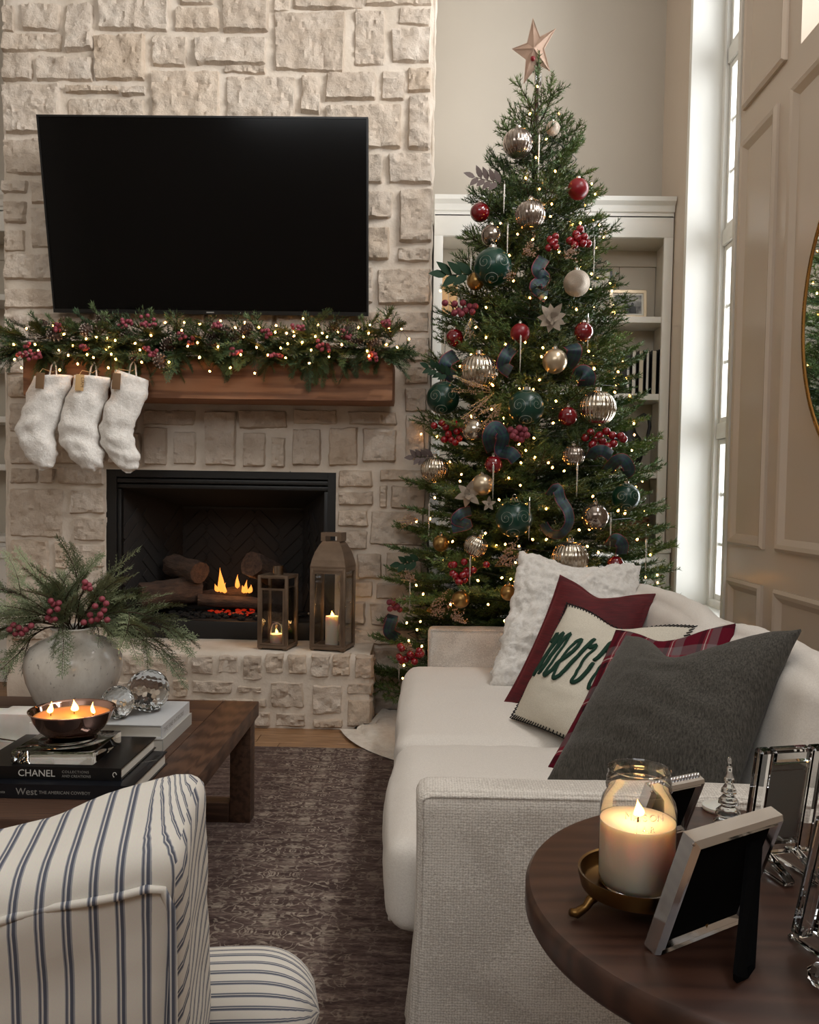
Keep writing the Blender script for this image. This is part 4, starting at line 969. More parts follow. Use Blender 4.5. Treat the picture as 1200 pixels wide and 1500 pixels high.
# ================================================================== STRIPED ARMCHAIR (seen from behind)
def armchair():
    a = R(12)
    t = thing('striped_armchair', (-0.62, 1.05, 0), 'cream armchair with blue ticking stripes, its back to the camera', 'armchair')
    inv = t.location
    ax = Vector((math.cos(a), math.sin(a), 0)); ay = Vector((-math.sin(a), math.cos(a), 0))
    corner = Vector((-0.243, 0.815, 0))                     # right rear edge of the back
    W, D, ZT = 0.74, 0.15, 0.862
    def wrap(mesh_vs, fs, nm, uvf, parent=t):
        vs = [Vector(p) for p in mesh_vs]; mb = MB(); mb.v = [tuple(corner + ax * p.x + ay * p.y + Vector((0, 0, p.z)) - inv) for p in vs]; mb.f = fs
        return mb.build(nm, 'ticking', parent, smooth=True, uv=[uvf(p) for p in vs])
    # back: x from -W to 0, y from 0 to D; the top rises into a rounded ear at the right corner
    mb = soft_box((W, D, 0.62), 0.03, (48, 10, 40), (0.0, 0.016, 0.0), 0.006, 6, 5.0)
    vs = []
    for p in mb.v:
        p = Vector(p); p.x -= W / 2; p.y += D / 2; p.z += ZT - 0.31
        k = max(0, min(1, (p.z - 0.60) / 0.22)); s = max(0.0, 1 + p.x / 0.17)
        ear = 0.5 - 0.5 * math.cos(PI * min(1, s))
        front = max(0, min(1, p.y / D))
        p.z += k * (0.030 * ear * front - 0.020 * (1 - front) + 0.16 * max(p.x, -0.30))
        p.x += 0.030 * front * max(0.0, 1 + p.x / 0.10); p.y += (0.5 - k) * 0.03
        vs.append(p)
    pitch = 0.0245
    vs = [p + Vector((0.0022 * fbm((p.x * 3, p.y * 3, p.z), 5, 2), 0.004 * fbm((p.x, 2.0, p.z), 9, 3), 0)) for p in vs]
    bk = wrap(vs, mb.f, 'backrest', lambda p: ((p.x + (p.y - 0.0) * max(0.0, min(1.0, (p.x + 0.03) / 0.03))) / pitch, p.z * 2))
    lay = bk.data.uv_layers[0].data          # the side boxing is cut on the bias
    for pol in bk.data.polygons:
        c = sum((vs[i] for i in pol.vertices), Vector()) / len(pol.vertices); nl = Vector((pol.normal.dot(ax), pol.normal.dot(ay), pol.normal.z))
        if nl.x > 0.6 and c.x > -0.1:
            for li in pol.loop_indices: p = vs[bk.data.loops[li].vertex_index]; lay[li].uv = ((p.y - (p.z - ZT) * 0.8) / pitch, p.z * 2)
    # seam welt along the top edge of the back panel and down its corner
    pts = [Vector((-0.60 + 0.03 * k, -0.0175 + 0.0008 * math.sin(k * 2.1), ZT - 0.050 + 0.002 * math.sin(k * 1.3) + 0.16 * max(-0.60 + 0.03 * k, -0.30))) for k in range(20)] + [Vector((-0.016, -0.012, ZT - 0.060)), Vector((-0.008, -0.004, ZT - 0.085))] + [Vector((-0.007 + 0.001 * math.sin(k), -0.002 + 0.0025 * k, ZT - 0.11 - 0.05 * k)) for k in range(9)]
    mbs = MB().tube([Vector((0, 0, 0)) + p for p in pts], 0.0045, 6)
    wrap(mbs.v, mbs.f, 'welt', lambda p: (p.x / pitch, p.z * 2))
    # seat block, cushion
    sb = soft_box((W, 0.62, 0.26), 0.03, (20, 20, 10), (0, 0, 0), 0.004, 5, 2.0)
    wrap([Vector(p) + Vector((-W / 2, D + 0.34, 0.19)) for p in sb.v], sb.f, 'seat_base', lambda p: (p.x / pitch, p.y))
    sc_ = soft_box((W - 0.24, 0.56, 0.14), 0.05, (20, 20, 8), (0, 0, 0.03), 0.004, 5, 3.0)
    wrap([Vector(p) + Vector((-W / 2, D + 0.34, 0.39)) for p in sc_.v], sc_.f, 'seat_cushion', lambda p: (p.x / pitch, p.y))
    # rounded arms flaring out beyond the back
    for cxy, ln, ang in (((-0.225, 1.03, 0.525), 0.20, 4), ((-1.035, 0.92, 0.525), 0.20, 186)):
        n = 20; m = 22; vs = []; fs = []; uv = []
        for j in range(m + 1):
            s = j / m; x = -ln / 2 + ln * s; rr = 0.078 * (1 if s < 0.55 else math.sqrt(max(0.0, 1 - ((s - 0.55) / 0.45) ** 2.6)))
            for i in range(n):
                b_ = 2 * PI * i / n; vs.append((x, rr * 0.95 * math.cos(b_), rr * math.sin(b_) + 0.004 * math.sin(3 * s))); uv.append((b_ * 0.078 / 0.0145, x * 3))
        for j in range(m):
            for i in range(n): fs.append((j * n + i, (j + 1) * n + i, (j + 1) * n + (i + 1) % n, j * n + (i + 1) % n))
        o = MB().add(vs, fs).build('arm', 'ticking', t, smooth=True, uv=uv); o.location = Vector(cxy) - inv; o.rotation_euler = (0, 0, R(ang))
        s2 = soft_box((0.14, 0.17, 0.46), 0.03, (8, 8, 16), (0, 0, 0), 0.003, 5, 1.0)
        o2 = MB().add(s2.v, s2.f).build('arm_panel', 'ticking', t, smooth=True, uv=[(p[0] / pitch, p[2]) for p in s2.v]); o2.location = Vector((cxy[0] - 0.02 * math.cos(R(ang)), cxy[1], 0.275)) - inv
    for sx in (-0.06, -W + 0.06):
        for sy in (0.06, 0.66):
            p = corner + ax * sx + ay * sy - inv; MB().lathe([(0.018, 0.0), (0.026, 0.07)], 12, (p.x, p.y, 0.0105)).build('foot', 'walnut', t)
    return t
armchair()

# ================================================================== ROUND MIRROR
mir = thing('round_mirror', (XR - 0.025, 2.615, 1.89), 'large round gold framed mirror cut off at the right edge', 'mirror')
m_ = MB(); rr = 0.645
m_.tube([(0, rr * math.cos(2 * PI * k / 96), rr * math.sin(2 * PI * k / 96)) for k in range(96)], 0.013, 10, closed=True).build('frame', 'brass_bright', mir, smooth=True)
m_ = MB().lathe([(0, 0), (rr - 0.002, 0), (rr - 0.002, 0.006), (0, 0.006)], 96); m_.xform(Matrix.Rotation(R(-90), 4, 'Y')).build('glass', 'mirror', mir)
# ================================================================== STOCKINGS
def stocking(left, right, label, tagmat, tagpos, word, Y=4.105):
    def w(p): return PY(10 + p[0] * 0.18333, 530 + p[1] * 0.18333, Y)
    rows = []
    for k in range(len(left) - 1):
        for s in range(5):
            f = s / 5; rows.append((Vector(left[k]).lerp(Vector(left[k + 1]), f), Vector(right[k]).lerp(Vector(right[k + 1]), f)))
    rows.append((Vector(left[-1]), Vector(right[-1])))
    for _ in range(2): rows = [rows[0]] + [((rows[i - 1][0] + rows[i][0] * 2 + rows[i + 1][0]) / 4, (rows[i - 1][1] + rows[i][1] * 2 + rows[i + 1][1]) / 4) for i in range(1, len(rows) - 1)] + [rows[-1]]
    top = (w(rows[0][0]) + w(rows[0][1])) / 2
    t = thing('stocking', top, label, 'stocking', 'white fur stockings on the mantel')
    vs = []; fs = []; n = 36; m = len(rows)
    for j, (a, b) in enumerate(rows):
        A, B = w(a), w(b); c = (A + B) / 2; hw = (B - A) / 2; d = min(0.05, hw.length * 0.55) * (1 if j < m - 3 else (m - 1 - j) / 3 * 0.7 + 0.25)
        for i in range(n):
            an = 2 * PI * i / n; p = c + hw * math.cos(an) + Vector((0, 1, 0)) * d * math.sin(an)
            nn = (hw.normalized() * math.cos(an) + Vector((0, 1, 0)) * math.sin(an))
            fold = 0.0035 * math.sin(j * 0.95 + 2.4 * math.sin(an * 1.0 + top.x * 9) + top.x * 30) * (1 + fbm(p, 9, 2)) + 0.011 * fbm(p + V(0, 0, top.x), 17, 4)
            vs.append(p + nn * fold - top)
    for j in range(m - 1):
        for i in range(n): fs.append((j * n + i, (j + 1) * n + i, (j + 1) * n + (i + 1) % n, j * n + (i + 1) % n))
    fs.append(tuple(range(n))); fs.append(tuple((m - 1) * n + i for i in range(n - 1, -1, -1)))
    MB().add(vs, fs).build('body', 'fur_white', t, smooth=True)
    c = PY(10 + tagpos[0] * 0.18333, 530 + tagpos[1] * 0.18333, Y - 0.062) - top
    tg = bx((-0.020, -0.002, -0.040), (0.020, 0.002, 0.040), 'tag', tagmat, t, bevel=0.001); tg.location = c; tg.rotation_euler = (0, R(4), R(8))
    if word: text_mesh('name', word, 0.021, 'brown_tag', tg, Matrix.Translation((0.007, -0.0024, 0.026)) @ Matrix.Rotation(R(90), 4, 'X') @ Matrix.Rotation(R(-90), 4, 'Z'), spacing=1.1)
    MB().tube([c + V(-0.004, 0, 0.036), c + V(0.004, 0.02, 0.062), V(0.0, 0.0, 0.02), V(0.01, 0.035, 0.045)], 0.0016, 5).build('cord', 'kraft_tag', t)
    MB().tube([V(-0.02, 0, -0.01), V(-0.012, 0.01, 0.05), V(0.0, 0.02, 0.075), V(0.012, 0.01, 0.05), V(0.02, 0, -0.01)], 0.004, 6).build('loop', 'fur_white', t)
stocking([(215,120),(165,280),(125,400),(75,530),(95,620),(140,720),(200,800),(255,868)], [(520,110),(500,210),(440,380),(385,530),(378,650),(408,740),(385,830),(290,872)], 'leftmost of three white fur stockings, with a brown tag', 'brown_tag', (265, 150), None)
stocking([(545,110),(490,260),(440,420),(405,550),(425,660),(500,750),(570,830),(640,880)], [(830,130),(800,280),(750,420),(725,560),(745,670),(787,760),(770,850),(690,880)], 'middle white fur stocking with a pale gift tag', 'kraft_tag', (582, 165), 'LIAM')
stocking([(868,60),(830,250),(760,440),(733,560),(758,660),(820,760),(900,850),(950,890)], [(1140,150),(1100,320),(1040,470),(1005,570),(1030,680),(1065,780),(1050,850),(990,890)], 'rightmost white fur stocking, beside the fireplace opening', 'brown_tag', (875, 155), None)

# ================================================================== LANTERNS
def candle_pillar(loc, r, h, label, flame_h=0.03):
    t = thing('pillar_candle', loc, label, 'candle')
    MB().lathe([(0, 0), (r, 0), (r, h - 0.003), (r - 0.002, h), (r - 0.008, h - 0.004), (0.006, h - 0.012), (0, h - 0.012)], 32).build('wax', 'wax', t, smooth=True, angle=50)
    MB().tube([(0, 0, h - 0.014), (0.001, 0, h)], 0.0015, 6).build('wick', 'wick', t)
    f = flame_mesh(flame_h, flame_h * 0.26, 0.3).build('flame', 'flame', t, smooth=True); f.location = (0, 0, h - 0.001)
    l = bpy.data.lights.new('candle_glow', 'POINT'); l.energy = 0.35; l.color = (1.0, 0.58, 0.22); l.shadow_soft_size = 0.012
    lo = bpy.data.objects.new('candle_glow', l); COL.objects.link(lo); lo.parent = t; lo.location = (0, 0, h + 0.028)
    return t
def lantern(loc, rz, w, d, h, roof, label):
    t = thing('lantern', loc, label, 'lantern', None, rz); b = 0.016
    bx((-w / 2, -d / 2, 0.006), (w / 2, d / 2, 0.022), 'base', 'lantern_metal', t, bevel=0.002)
    for sx in (-1, 1):
        for sy in (-1, 1):
            bx((min(sx * w / 2, sx * (w / 2 - b)), min(sy * d / 2, sy * (d / 2 - b)), 0.022), (max(sx * w / 2, sx * (w / 2 - b)), max(sy * d / 2, sy * (d / 2 - b)), h), 'post', 'lantern_metal', t, bevel=0.0015)
            bx((sx * (w / 2 - 0.014) - 0.01, sy * (d / 2 - 0.014) - 0.01, 0), (sx * (w / 2 - 0.014) + 0.01, sy * (d / 2 - 0.014) + 0.01, 0.006), 'foot', 'lantern_metal', t)
    for sy in (-1, 1): bx((-w / 2 + b, min(sy * d / 2, sy * (d / 2 - b)), h - b), (w / 2 - b, max(sy * d / 2, sy * (d / 2 - b)), h), 'top_rail', 'lantern_metal', t, bevel=0.0015)
    for sx in (-1, 1): bx((min(sx * w / 2, sx * (w / 2 - b)), -d / 2 + b, h - b), (max(sx * w / 2, sx * (w / 2 - b)), d / 2 - b, h), 'top_rail', 'lantern_metal', t, bevel=0.0015)
    zg = h - b - (0.05 if not roof else 0.0)
    for sy in (-1, 1): bx((-w / 2 + b, sy * (d / 2 - b / 2) - 0.001, 0.024), (w / 2 - b, sy * (d / 2 - b / 2) + 0.001, zg), 'glass_pane', 'lantern_glass', t)
    for sx in (-1, 1): bx((sx * (w / 2 - b / 2) - 0.001, -d / 2 + b, 0.024), (sx * (w / 2 - b / 2) + 0.001, d / 2 - b, zg), 'glass_pane', 'lantern_glass', t)
    # inner door frame
    fr = MB(); e = 0.010
    for lo, hi in (((-w / 2 + b, 0.024), (-w / 2 + b + e, zg)), ((w / 2 - b - e, 0.024), (w / 2 - b, zg)), ((-w / 2 + b + e, zg - e), (w / 2 - b - e, zg)), ((-w / 2 + b + e, 0.024), (w / 2 - b - e, 0.024 + e))):
        fr.box((lo[0], -d / 2 - 0.002, lo[1]), (hi[0], -d / 2 + 0.004, hi[1]))
    dr = fr.build('door', 'lantern_metal', t)
    MB().ball((-w / 2 - 0.004, -d / 2 - 0.004, h * 0.45), 0.006, 2).build('knob', 'pewter', dr, smooth=True)
    if roof:
        prof = [(1.0, 0), (1.0, 0.012), (0.93, 0.045), (0.80, 0.085), (0.62, 0.12), (0.48, 0.14)]
        vs = []; fs = []
        for k, z in prof:
            for sx, sy in ((-1, -1), (1, -1), (1, 1), (-1, 1)): vs.append((sx * w / 2 * k, sy * d / 2 * k, h + z))
        for j in range(len(prof) - 1):
            for i in range(4): fs.append((j * 4 + i, j * 4 + (i + 1) % 4, (j + 1) * 4 + (i + 1) % 4, (j + 1) * 4 + i))
        fs.append(tuple(range((len(prof) - 1) * 4, len(prof) * 4)))
        MB().add(vs, fs).build('roof', 'lantern_metal', t)
        hd = MB(); k = 0.46; z0 = h + 0.14
        for sx in (-1, 1): hd.box((sx * w / 2 * k - 0.012, -d / 2 * k, z0), (sx * w / 2 * k + 0.012, d / 2 * k, z0 + 0.045))
        hd.box((-w / 2 * k + 0.012, -d / 2 * k, z0 + 0.026), (w / 2 * k - 0.012, d / 2 * k, z0 + 0.045)); hd.build('handle', 'lantern_metal', t)
    else:
        bx((-w / 2 + b, -d / 2 + b, h - 0.006), (w / 2 - b, d / 2 - b, h - 0.001), 'top_plate', 'lantern_metal', t)
        MB().lathe([(0.027, 0), (0.027, 0.046), (0.024, 0.046), (0.024, 0.002), (0, 0.002)], 28, (0, 0, h)).build('chimney_cap', 'pewter', t, smooth=True, angle=40)
    return t
lb = PZ(410, 946, 0.394); lb.z = 0.394; lantern((lb.x - 0.004, 4.27, 0.394), R(-12), 0.165, 0.155, 0.385, False, 'shorter open-topped brass lantern with a jar candle on the hearth')
lantern((PZ(489, 946, 0.394).x, 4.275, 0.394), R(-12), 0.190, 0.185, 0.425, True, 'taller brass lantern with domed roof on the hearth')
candle_pillar((PY(486, 940, 4.255).x, 4.255, 0.417), 0.034, 0.15, 'ivory pillar candle lit inside the taller lantern', 0.028)
jc = thing('jar_candle', (PY(405, 940, 4.25).x, 4.25, 0.417), 'small glass jar candle lit inside the shorter lantern', 'candle')
MB().lathe([(0, 0), (0.034, 0), (0.036, 0.005), (0.036, 0.075), (0.030, 0.09), (0.030, 0.105)], 28).build('jar', 'jar_glass', jc, smooth=True)
MB().lathe([(0, 0.003), (0.0335, 0.003), (0.0335, 0.052), (0, 0.05)], 28).build('wax', 'wax', jc, smooth=True, angle=50)
o = flame_mesh(0.026, 0.007, 0.9).build('flame', 'flame', jc, smooth=True); o.location = (0, 0, 0.054)
l = bpy.data.lights.new('jar_glow', 'POINT'); l.energy = 0.35; l.color = (1, 0.55, 0.2); l.shadow_soft_size = 0.012; lo = bpy.data.objects.new('jar_glow', l); COL.objects.link(lo); lo.parent = jc; lo.location = (0, 0, 0.085)

# ================================================================== ON THE COFFEE TABLE
CT = 0.4353
def book(lo, hi, cover, label, name='book', spine='-y', rz=0.0, group=None, page='paper'):
    c = ((lo[0] + hi[0]) / 2, (lo[1] + hi[1]) / 2, lo[2]); t = thing(name, c, label, 'book', group, rz)
    W, D, Hh = hi[0] - lo[0], hi[1] - lo[1], hi[2] - lo[2]; k = 0.003
    mb = MB().box((-W / 2, -D / 2, 0), (W / 2, D / 2, k)).box((-W / 2, -D / 2, Hh - k), (W / 2, D / 2, Hh))
    if spine == '-y': mb.box((-W / 2, -D / 2, k), (W / 2, -D / 2 + k, Hh - k)); pg = ((-W / 2 + 0.005, -D / 2 + k, k), (W / 2 - 0.005, D / 2 - 0.005, Hh - k))
    elif spine == '+x': mb.box((W / 2 - k, -D / 2, k), (W / 2, D / 2, Hh - k)); pg = ((-W / 2 + 0.005, -D / 2 + 0.005, k), (W / 2 - k, D / 2 - 0.005, Hh - k))
    mb.build('cover', cover, t); bx(pg[0], pg[1], 'pages', page, t)
    return t
def spine_text(t, body, size, x, z, D, mat='ink_white', spacing=1.0): text_mesh('title', body, size, mat, t, Matrix.Translation((x, -D / 2 - 0.0003, z)) @ Matrix.Rotation(R(90), 4, 'X'), 0.0002, spacing=spacing)
wb = book((-1.11, 1.985, CT), (-0.712, 2.265, CT + 0.036), 'book_navy', 'black book with West lettered on its spine, at the bottom of the stack')
D = 0.28
spine_text(wb, 'West', 0.024, 0.199 - 0.290, 0.0095, D, 'ink_grey'); spine_text(wb, 'THE AMERICAN COWBOY', 0.0108, 0.199 - 0.232, 0.0125, D, 'ink_grey'); spine_text(wb, 'Guests', 0.010, 0.199 - 0.345, 0.0125, D, 'ink_grey')
text_mesh('front_mark', 'The Cowboy', 0.010, 'ink_grey', wb, Matrix.Translation((0.155, 0.03, 0.0362)) @ Matrix.Rotation(R(38), 4, 'Z'), 0.0001)
cb_ = book((-1.125, 2.02, CT + 0.0365), (-0.752, 2.29, CT + 0.0685), 'book_black', 'black book with CHANEL on its spine, under the crystal stand')
D = 0.27
spine_text(cb_, 'CHANEL', 0.0245, 0.1865 - 0.262, 0.0075, D, 'ink_white', 1.0); spine_text(cb_, 'COLLECTIONS', 0.009, 0.1865 - 0.150, 0.0175, D, 'ink_grey', 1.2); spine_text(cb_, 'AND CREATIONS', 0.009, 0.1865 - 0.150, 0.0065, D, 'ink_grey', 1.05)
MB().tube([(0.1865 - 0.016 + 0.0045 * math.cos(k * 0.5) , -D / 2 - 0.0004, 0.0155 + 0.006 * math.sin(k * 0.5)) for k in range(10)], 0.0011, 5).build('emblem', 'ink_white', cb_)
gz = CT + 0.0687
# crystal stand: square slab with a round foot ring
cs = thing('crystal_stand', (-0.935, 2.135, gz), 'square clear crystal stand on the black books', 'stand')
bx((-0.105, -0.098, 0), (0.105, 0.098, 0.034), 'slab', 'crystal', cs, bevel=0.004)
MB().lathe([(0, 0.0342), (0.070, 0.0342), (0.074, 0.037), (0.074, 0.041), (0.068, 0.044), (0, 0.044)], 40).build('disc', 'crystal', cs, smooth=True, angle=40)
cbw = thing('candle_bowl', (-0.925, 2.135, gz + 0.0445), 'copper mirrored bowl candle with three burning wicks', 'candle')
MB().lathe([(0, 0), (0.045, 0), (0.062, 0.005), (0.083, 0.024), (0.098, 0.048), (0.107, 0.070), (0.110, 0.074), (0.107, 0.0745), (0.102, 0.069), (0.094, 0.048), (0.078, 0.027), (0.055, 0.009), (0, 0.007)], 56).build('bowl', 'copper_glass', cbw, smooth=True)
MB().lathe([(0.092, 0.046), (0.097, 0.058), (0.094, 0.057), (0, 0.0565)], 48).build('wax', 'wax_amber', cbw, smooth=True)
for wx, wy in ((-0.052, -0.012), (0.0, 0.012), (0.058, -0.006)):
    MB().tube([(wx, wy, 0.054), (wx, wy, 0.066)], 0.0012, 5).build('wick', 'wick', cbw)
    o = flame_mesh(0.032, 0.0085, wx * 40).build('flame', 'flame', cbw, smooth=True); o.location = (wx, wy, 0.063)
l = bpy.data.lights.new('bowl_glow', 'POINT'); l.energy = 0.30; l.color = (1, 0.55, 0.2); l.shadow_soft_size = 0.03; lo = bpy.data.objects.new('bowl_glow', l); COL.objects.link(lo); lo.parent = cbw; lo.location = (0, 0, 0.10)
b1 = book((-1.06, 2.37, CT), (-0.757, 2.665, CT + 0.038), 'book_grey', 'grey coffee-table book under the white book', spine='+x')
b2 = book((-1.07, 2.375, CT + 0.0385), (-0.763, 2.66, CT + 0.077), 'book_white', 'white coffee-table book under the two crystal balls', spine='+x')
text_mesh('title', 'INTERIORS', 0.017, 'ink_grey', b2, Matrix.Translation((0.0, -0.06, 0.0772)), 0.0001, spacing=1.3)
text_mesh('title', 'THE FINE INTERIORS', 0.020, 'ink_grey', b2, Matrix.Translation((0.1537, -0.125, 0.012)) @ Matrix.Rotation(R(90), 4, 'Z') @ Matrix.Rotation(R(90), 4, 'X'), 0.0001, spacing=1.1)
def facet_ball(loc, r, label):
    """honeycomb cut crystal: dual of an icosphere"""
    bm = bmesh.new(); bmesh.ops.create_icosphere(bm, subdivisions=3, radius=1.0)
    cen = [f.calc_center_median().normalized() for f in bm.faces]; fs = []
    for v in bm.verts:
        lp = sorted(v.link_faces, key=lambda f: math.atan2((f.calc_center_median() - v.co).dot(v.co.cross(Vector((0.3, 0.5, 0.8))).normalized()), (f.calc_center_median() - v.co).dot(v.co.cross(v.co.cross(Vector((0.3, 0.5, 0.8)))).normalized())))
        fs.append(tuple(f.index for f in lp))
    vs = [c * r for c in cen]; bm.free()
    me = MB().add(vs, fs).mesh('crystal_ball', 'crystal')
    bm = bmesh.new(); bm.from_mesh(me); bmesh.ops.recalc_face_normals(bm, faces=bm.faces); bm.to_mesh(me); bm.free()
    o = link('crystal_ball', me); o.location = loc; o.rotation_euler = (0.4, 0.2, 0.7); return tag(o, label, 'ornament')
BT = CT + 0.0775
facet_ball((PY(217, 1020, 2.53).x, 2.53, BT + 0.0655), 0.066, 'larger faceted crystal ball on the white book')
facet_ball((PY(172, 1040, 2.44).x, 2.44, BT + 0.0495), 0.050, 'smaller faceted crystal ball beside the copper candle bowl')
# alabaster link chain and a twig at the left edge
al = thing('alabaster_link', (-1.15, 2.40, CT), 'white alabaster block sculpture cut off at the left edge', 'sculpture')
fr = MB().box((-0.17, -0.05, 0), (0.12, 0.05, 0.025)).box((0.055, -0.05, 0.025), (0.12, 0.05, 0.125)).box((-0.17, -0.05, 0.025), (-0.09, 0.05, 0.10)); fr.build('base_block', 'alabaster', al, bevel=0.003)
bx((-0.10, -0.035, 0.026), (0.05, 0.06, 0.105), 'core_block', 'alabaster', al, bevel=0.004)
bx((0.02, -0.085, 0.0), (0.07, -0.052, 0.095), 'front_block', 'alabaster', al, bevel=0.004)
o = MB().tube([(-0.10, 0, 0.052), (0, 0, 0.048), (0.1, 0, 0.035), (0.19, 0, 0.026)], 0.0022, 6).build('twig', 'bark'); o.location = (-1.26, 2.30, CT + 0.01); tag(o, 'thin dark twig lying across the alabaster blocks', 'twig')
# the big crackle glazed vase
VX, VY = PY(108, 1000, 2.78).x, 2.78
vz = thing('vase', (VX, VY, CT), 'round off-white crackle glazed vase holding cedar branches', 'vase')
MB().lathe([(0, 0), (0.085, 0), (0.105, 0.012), (0.13, 0.06), (0.152, 0.115), (0.161, 0.16), (0.158, 0.195), (0.140, 0.23), (0.110, 0.252), (0.078, 0.264), (0.068, 0.272), (0.068, 0.288), (0.075, 0.294), (0.070, 0.298), (0.060, 0.292), (0.058, 0.27), (0.10, 0.235), (0.14, 0.18), (0.13, 0.10), (0.09, 0.02), (0, 0.015)], 64).build('body', 'vase_glaze', vz, smooth=True, angle=60)

# ================================================================== ON THE SIDE TABLE
Z = TZ + 0.0003
dish = thing('brass_dish', (PZ(932, 1290, 0.735).x, PZ(932, 1290, 0.735).y, Z), 'antique brass footed dish under the jar candle', 'dish')
MB().lathe([(0, 0.030), (0.060, 0.030), (0.063, 0.032), (0.067, 0.046), (0.070, 0.047), (0.070, 0.044), (0.066, 0.027), (0.06, 0.025), (0, 0.025)], 56).build('tray', 'brass', dish, smooth=True, angle=50)
for k in range(3):
    a = R(200 + 120 * k); d = Vector((math.cos(a), math.sin(a), 0))
    MB().tube([d * 0.050 + V(0, 0, 0.026), d * 0.064 + V(0, 0, 0.020), d * 0.070 + V(0, 0, 0.012), d * 0.082 + V(0, 0, 0.0065), d * 0.090 + V(0, 0, 0.009)], [0.006, 0.006, 0.005, 0.006, 0.0045], 10).build('foot', 'brass', dish, smooth=True)
JX, JY = dish.location.x, dish.location.y
jar = thing('mason_jar_candle', (JX, JY, Z + 0.0305), 'lit candle in a clear mason jar on the brass dish', 'candle')
ro = [(0, 0), (0.040, 0), (0.0445, 0.004), (0.0455, 0.012), (0.0455, 0.095), (0.043, 0.106), (0.038, 0.114), (0.037, 0.118), (0.0395, 0.120), (0.0395, 0.123), (0.037, 0.125), (0.0385, 0.128), (0.0385, 0.131), (0.037, 0.133), (0.037, 0.141), (0.038, 0.143)]
MB().lathe(ro + [(0.0365, 0.144), (0.0355, 0.142)], 48).build('jar', 'jar_glass', jar, smooth=True, angle=60)
MB().lathe([(0, 0.003), (0.041, 0.003), (0.0448, 0.012), (0.0448, 0.080), (0.042, 0.079), (0.012, 0.077), (0, 0.077)], 40).build('wax', 'wax', jar, smooth=True, angle=60)
MB().tube([(0, 0, 0.075), (0.0005, 0, 0.085)], 0.0011, 6).build('wick', 'wick', jar)
o = flame_mesh(0.022, 0.0055, 0.2).build('flame', 'flame', jar, smooth=True); o.location = (0, 0, 0.083)
l = bpy.data.lights.new('mason_glow', 'POINT'); l.energy = 0.16; l.color = (1, 0.55, 0.2); l.shadow_soft_size = 0.008; lo = bpy.data.objects.new('mason_glow', l); COL.objects.link(lo); lo.parent = jar; lo.location = (0, 0, 0.098)
def bent_text(body, r, z, size, a0, da):
    for i, ch in enumerate(body):
        if ch == ' ': continue
        a = a0 + da * i
        text_mesh('embossed_letter', ch, size, 'jar_glass', jar, Matrix.Translation((r * math.cos(a), r * math.sin(a), z)) @ Matrix.Rotation(a + R(90), 4, 'Z') @ Matrix.Rotation(R(90), 4, 'X'), 0.0008, 'CENTER')
bent_text('MASON', 0.0458, 0.096, 0.012, R(-118), R(11.5)); bent_text('JAR', 0.0458, 0.083, 0.010, R(-106), R(11))

def easel_frame(corners, thick, label, frame_mat, back_mat, w, bead=False, leg=True, legpt=None, legx=0.0):
    """picture frame seen from its back; corners bl br tr tl of the back face"""
    bl, br, tr, tl = [Vector(c) for c in corners]; o = (bl + br) / 2
    t = thing('picture_frame', o, label, 'picture frame')
    ux = (br - bl).normalized(); W = (br - bl).length; uz = ((tl - bl) - ux * (tl - bl).dot(ux)).normalized(); Hh = (tl - bl).dot(uz); un = ux.cross(uz)    # un points out of the back, to the viewer
    m = Matrix((ux, -un, uz)).transposed().to_4x4(); t.matrix_world = Matrix.Translation(o) @ m
    # local: x across, y away from viewer, z up
    prof = [(0, 0.0), (0, -0.004), (w * 0.3, -0.009), (w * 0.5, -0.005), (w * 0.75, -0.008), (w, -0.002), (w, 0.004)]
    def ring(k, y): return [(-W / 2 + k, y, k), (W / 2 - k, y, k), (W / 2 - k, y, Hh - k), (-W / 2 + k, y, Hh - k)]
    vs = []; fs = []
    pr = [(w, thick), (0, thick)] + prof
    for k, y in pr: vs += ring(k, y)
    for j in range(len(pr) - 1):
        for i in range(4): fs.append((j * 4 + i, (j + 1) * 4 + i, (j + 1) * 4 + (i + 1) % 4, j * 4 + (i + 1) % 4))
    MB().add(vs, fs).build('frame', frame_mat, t)
    bx((-W / 2 + w * 0.8, -0.001, w * 0.8), (W / 2 - w * 0.8, thick - 0.001, Hh - w * 0.8), 'backing', back_mat, t)
    if bead:
        bd = MB()
        for k in range(int(W / 0.006)): bd.ball((-W / 2 + 0.003 + k * 0.006, thick * 0.5, Hh + 0.001), 0.0032, 2)
        bd.build('beading', frame_mat, t, smooth=True)
    for sx in (-1, 1): MB().ball((sx * (W / 2 - 0.002), -0.003, Hh - 0.004), 0.0028, 2).build('stud', frame_mat, t, smooth=True)
    if leg:
        mi = t.matrix_world.inverted(); foot = mi @ Vector(legpt); topz = Hh * 0.80; xm = W / 2 - legx; lw = 0.015
        vs = [(xm - lw * 0.75, -0.003, topz), (xm + lw * 0.75, -0.003, topz), (foot.x + lw, foot.y, foot.z + 0.012), (foot.x + lw * 0.6, foot.y, foot.z), (foot.x - lw * 0.6, foot.y, foot.z), (foot.x - lw, foot.y, foot.z + 0.012)]
        k = len(vs); vs2 = [(p[0], p[1] + 0.005, p[2]) for p in vs]
        MB().add(vs + vs2, [tuple(range(k)), tuple(range(2 * k - 1, k - 1, -1))] + [(i, i + k, (i + 1) % k + k, (i + 1) % k) for i in range(k)]).build('easel_leg', back_mat, t)
    return t
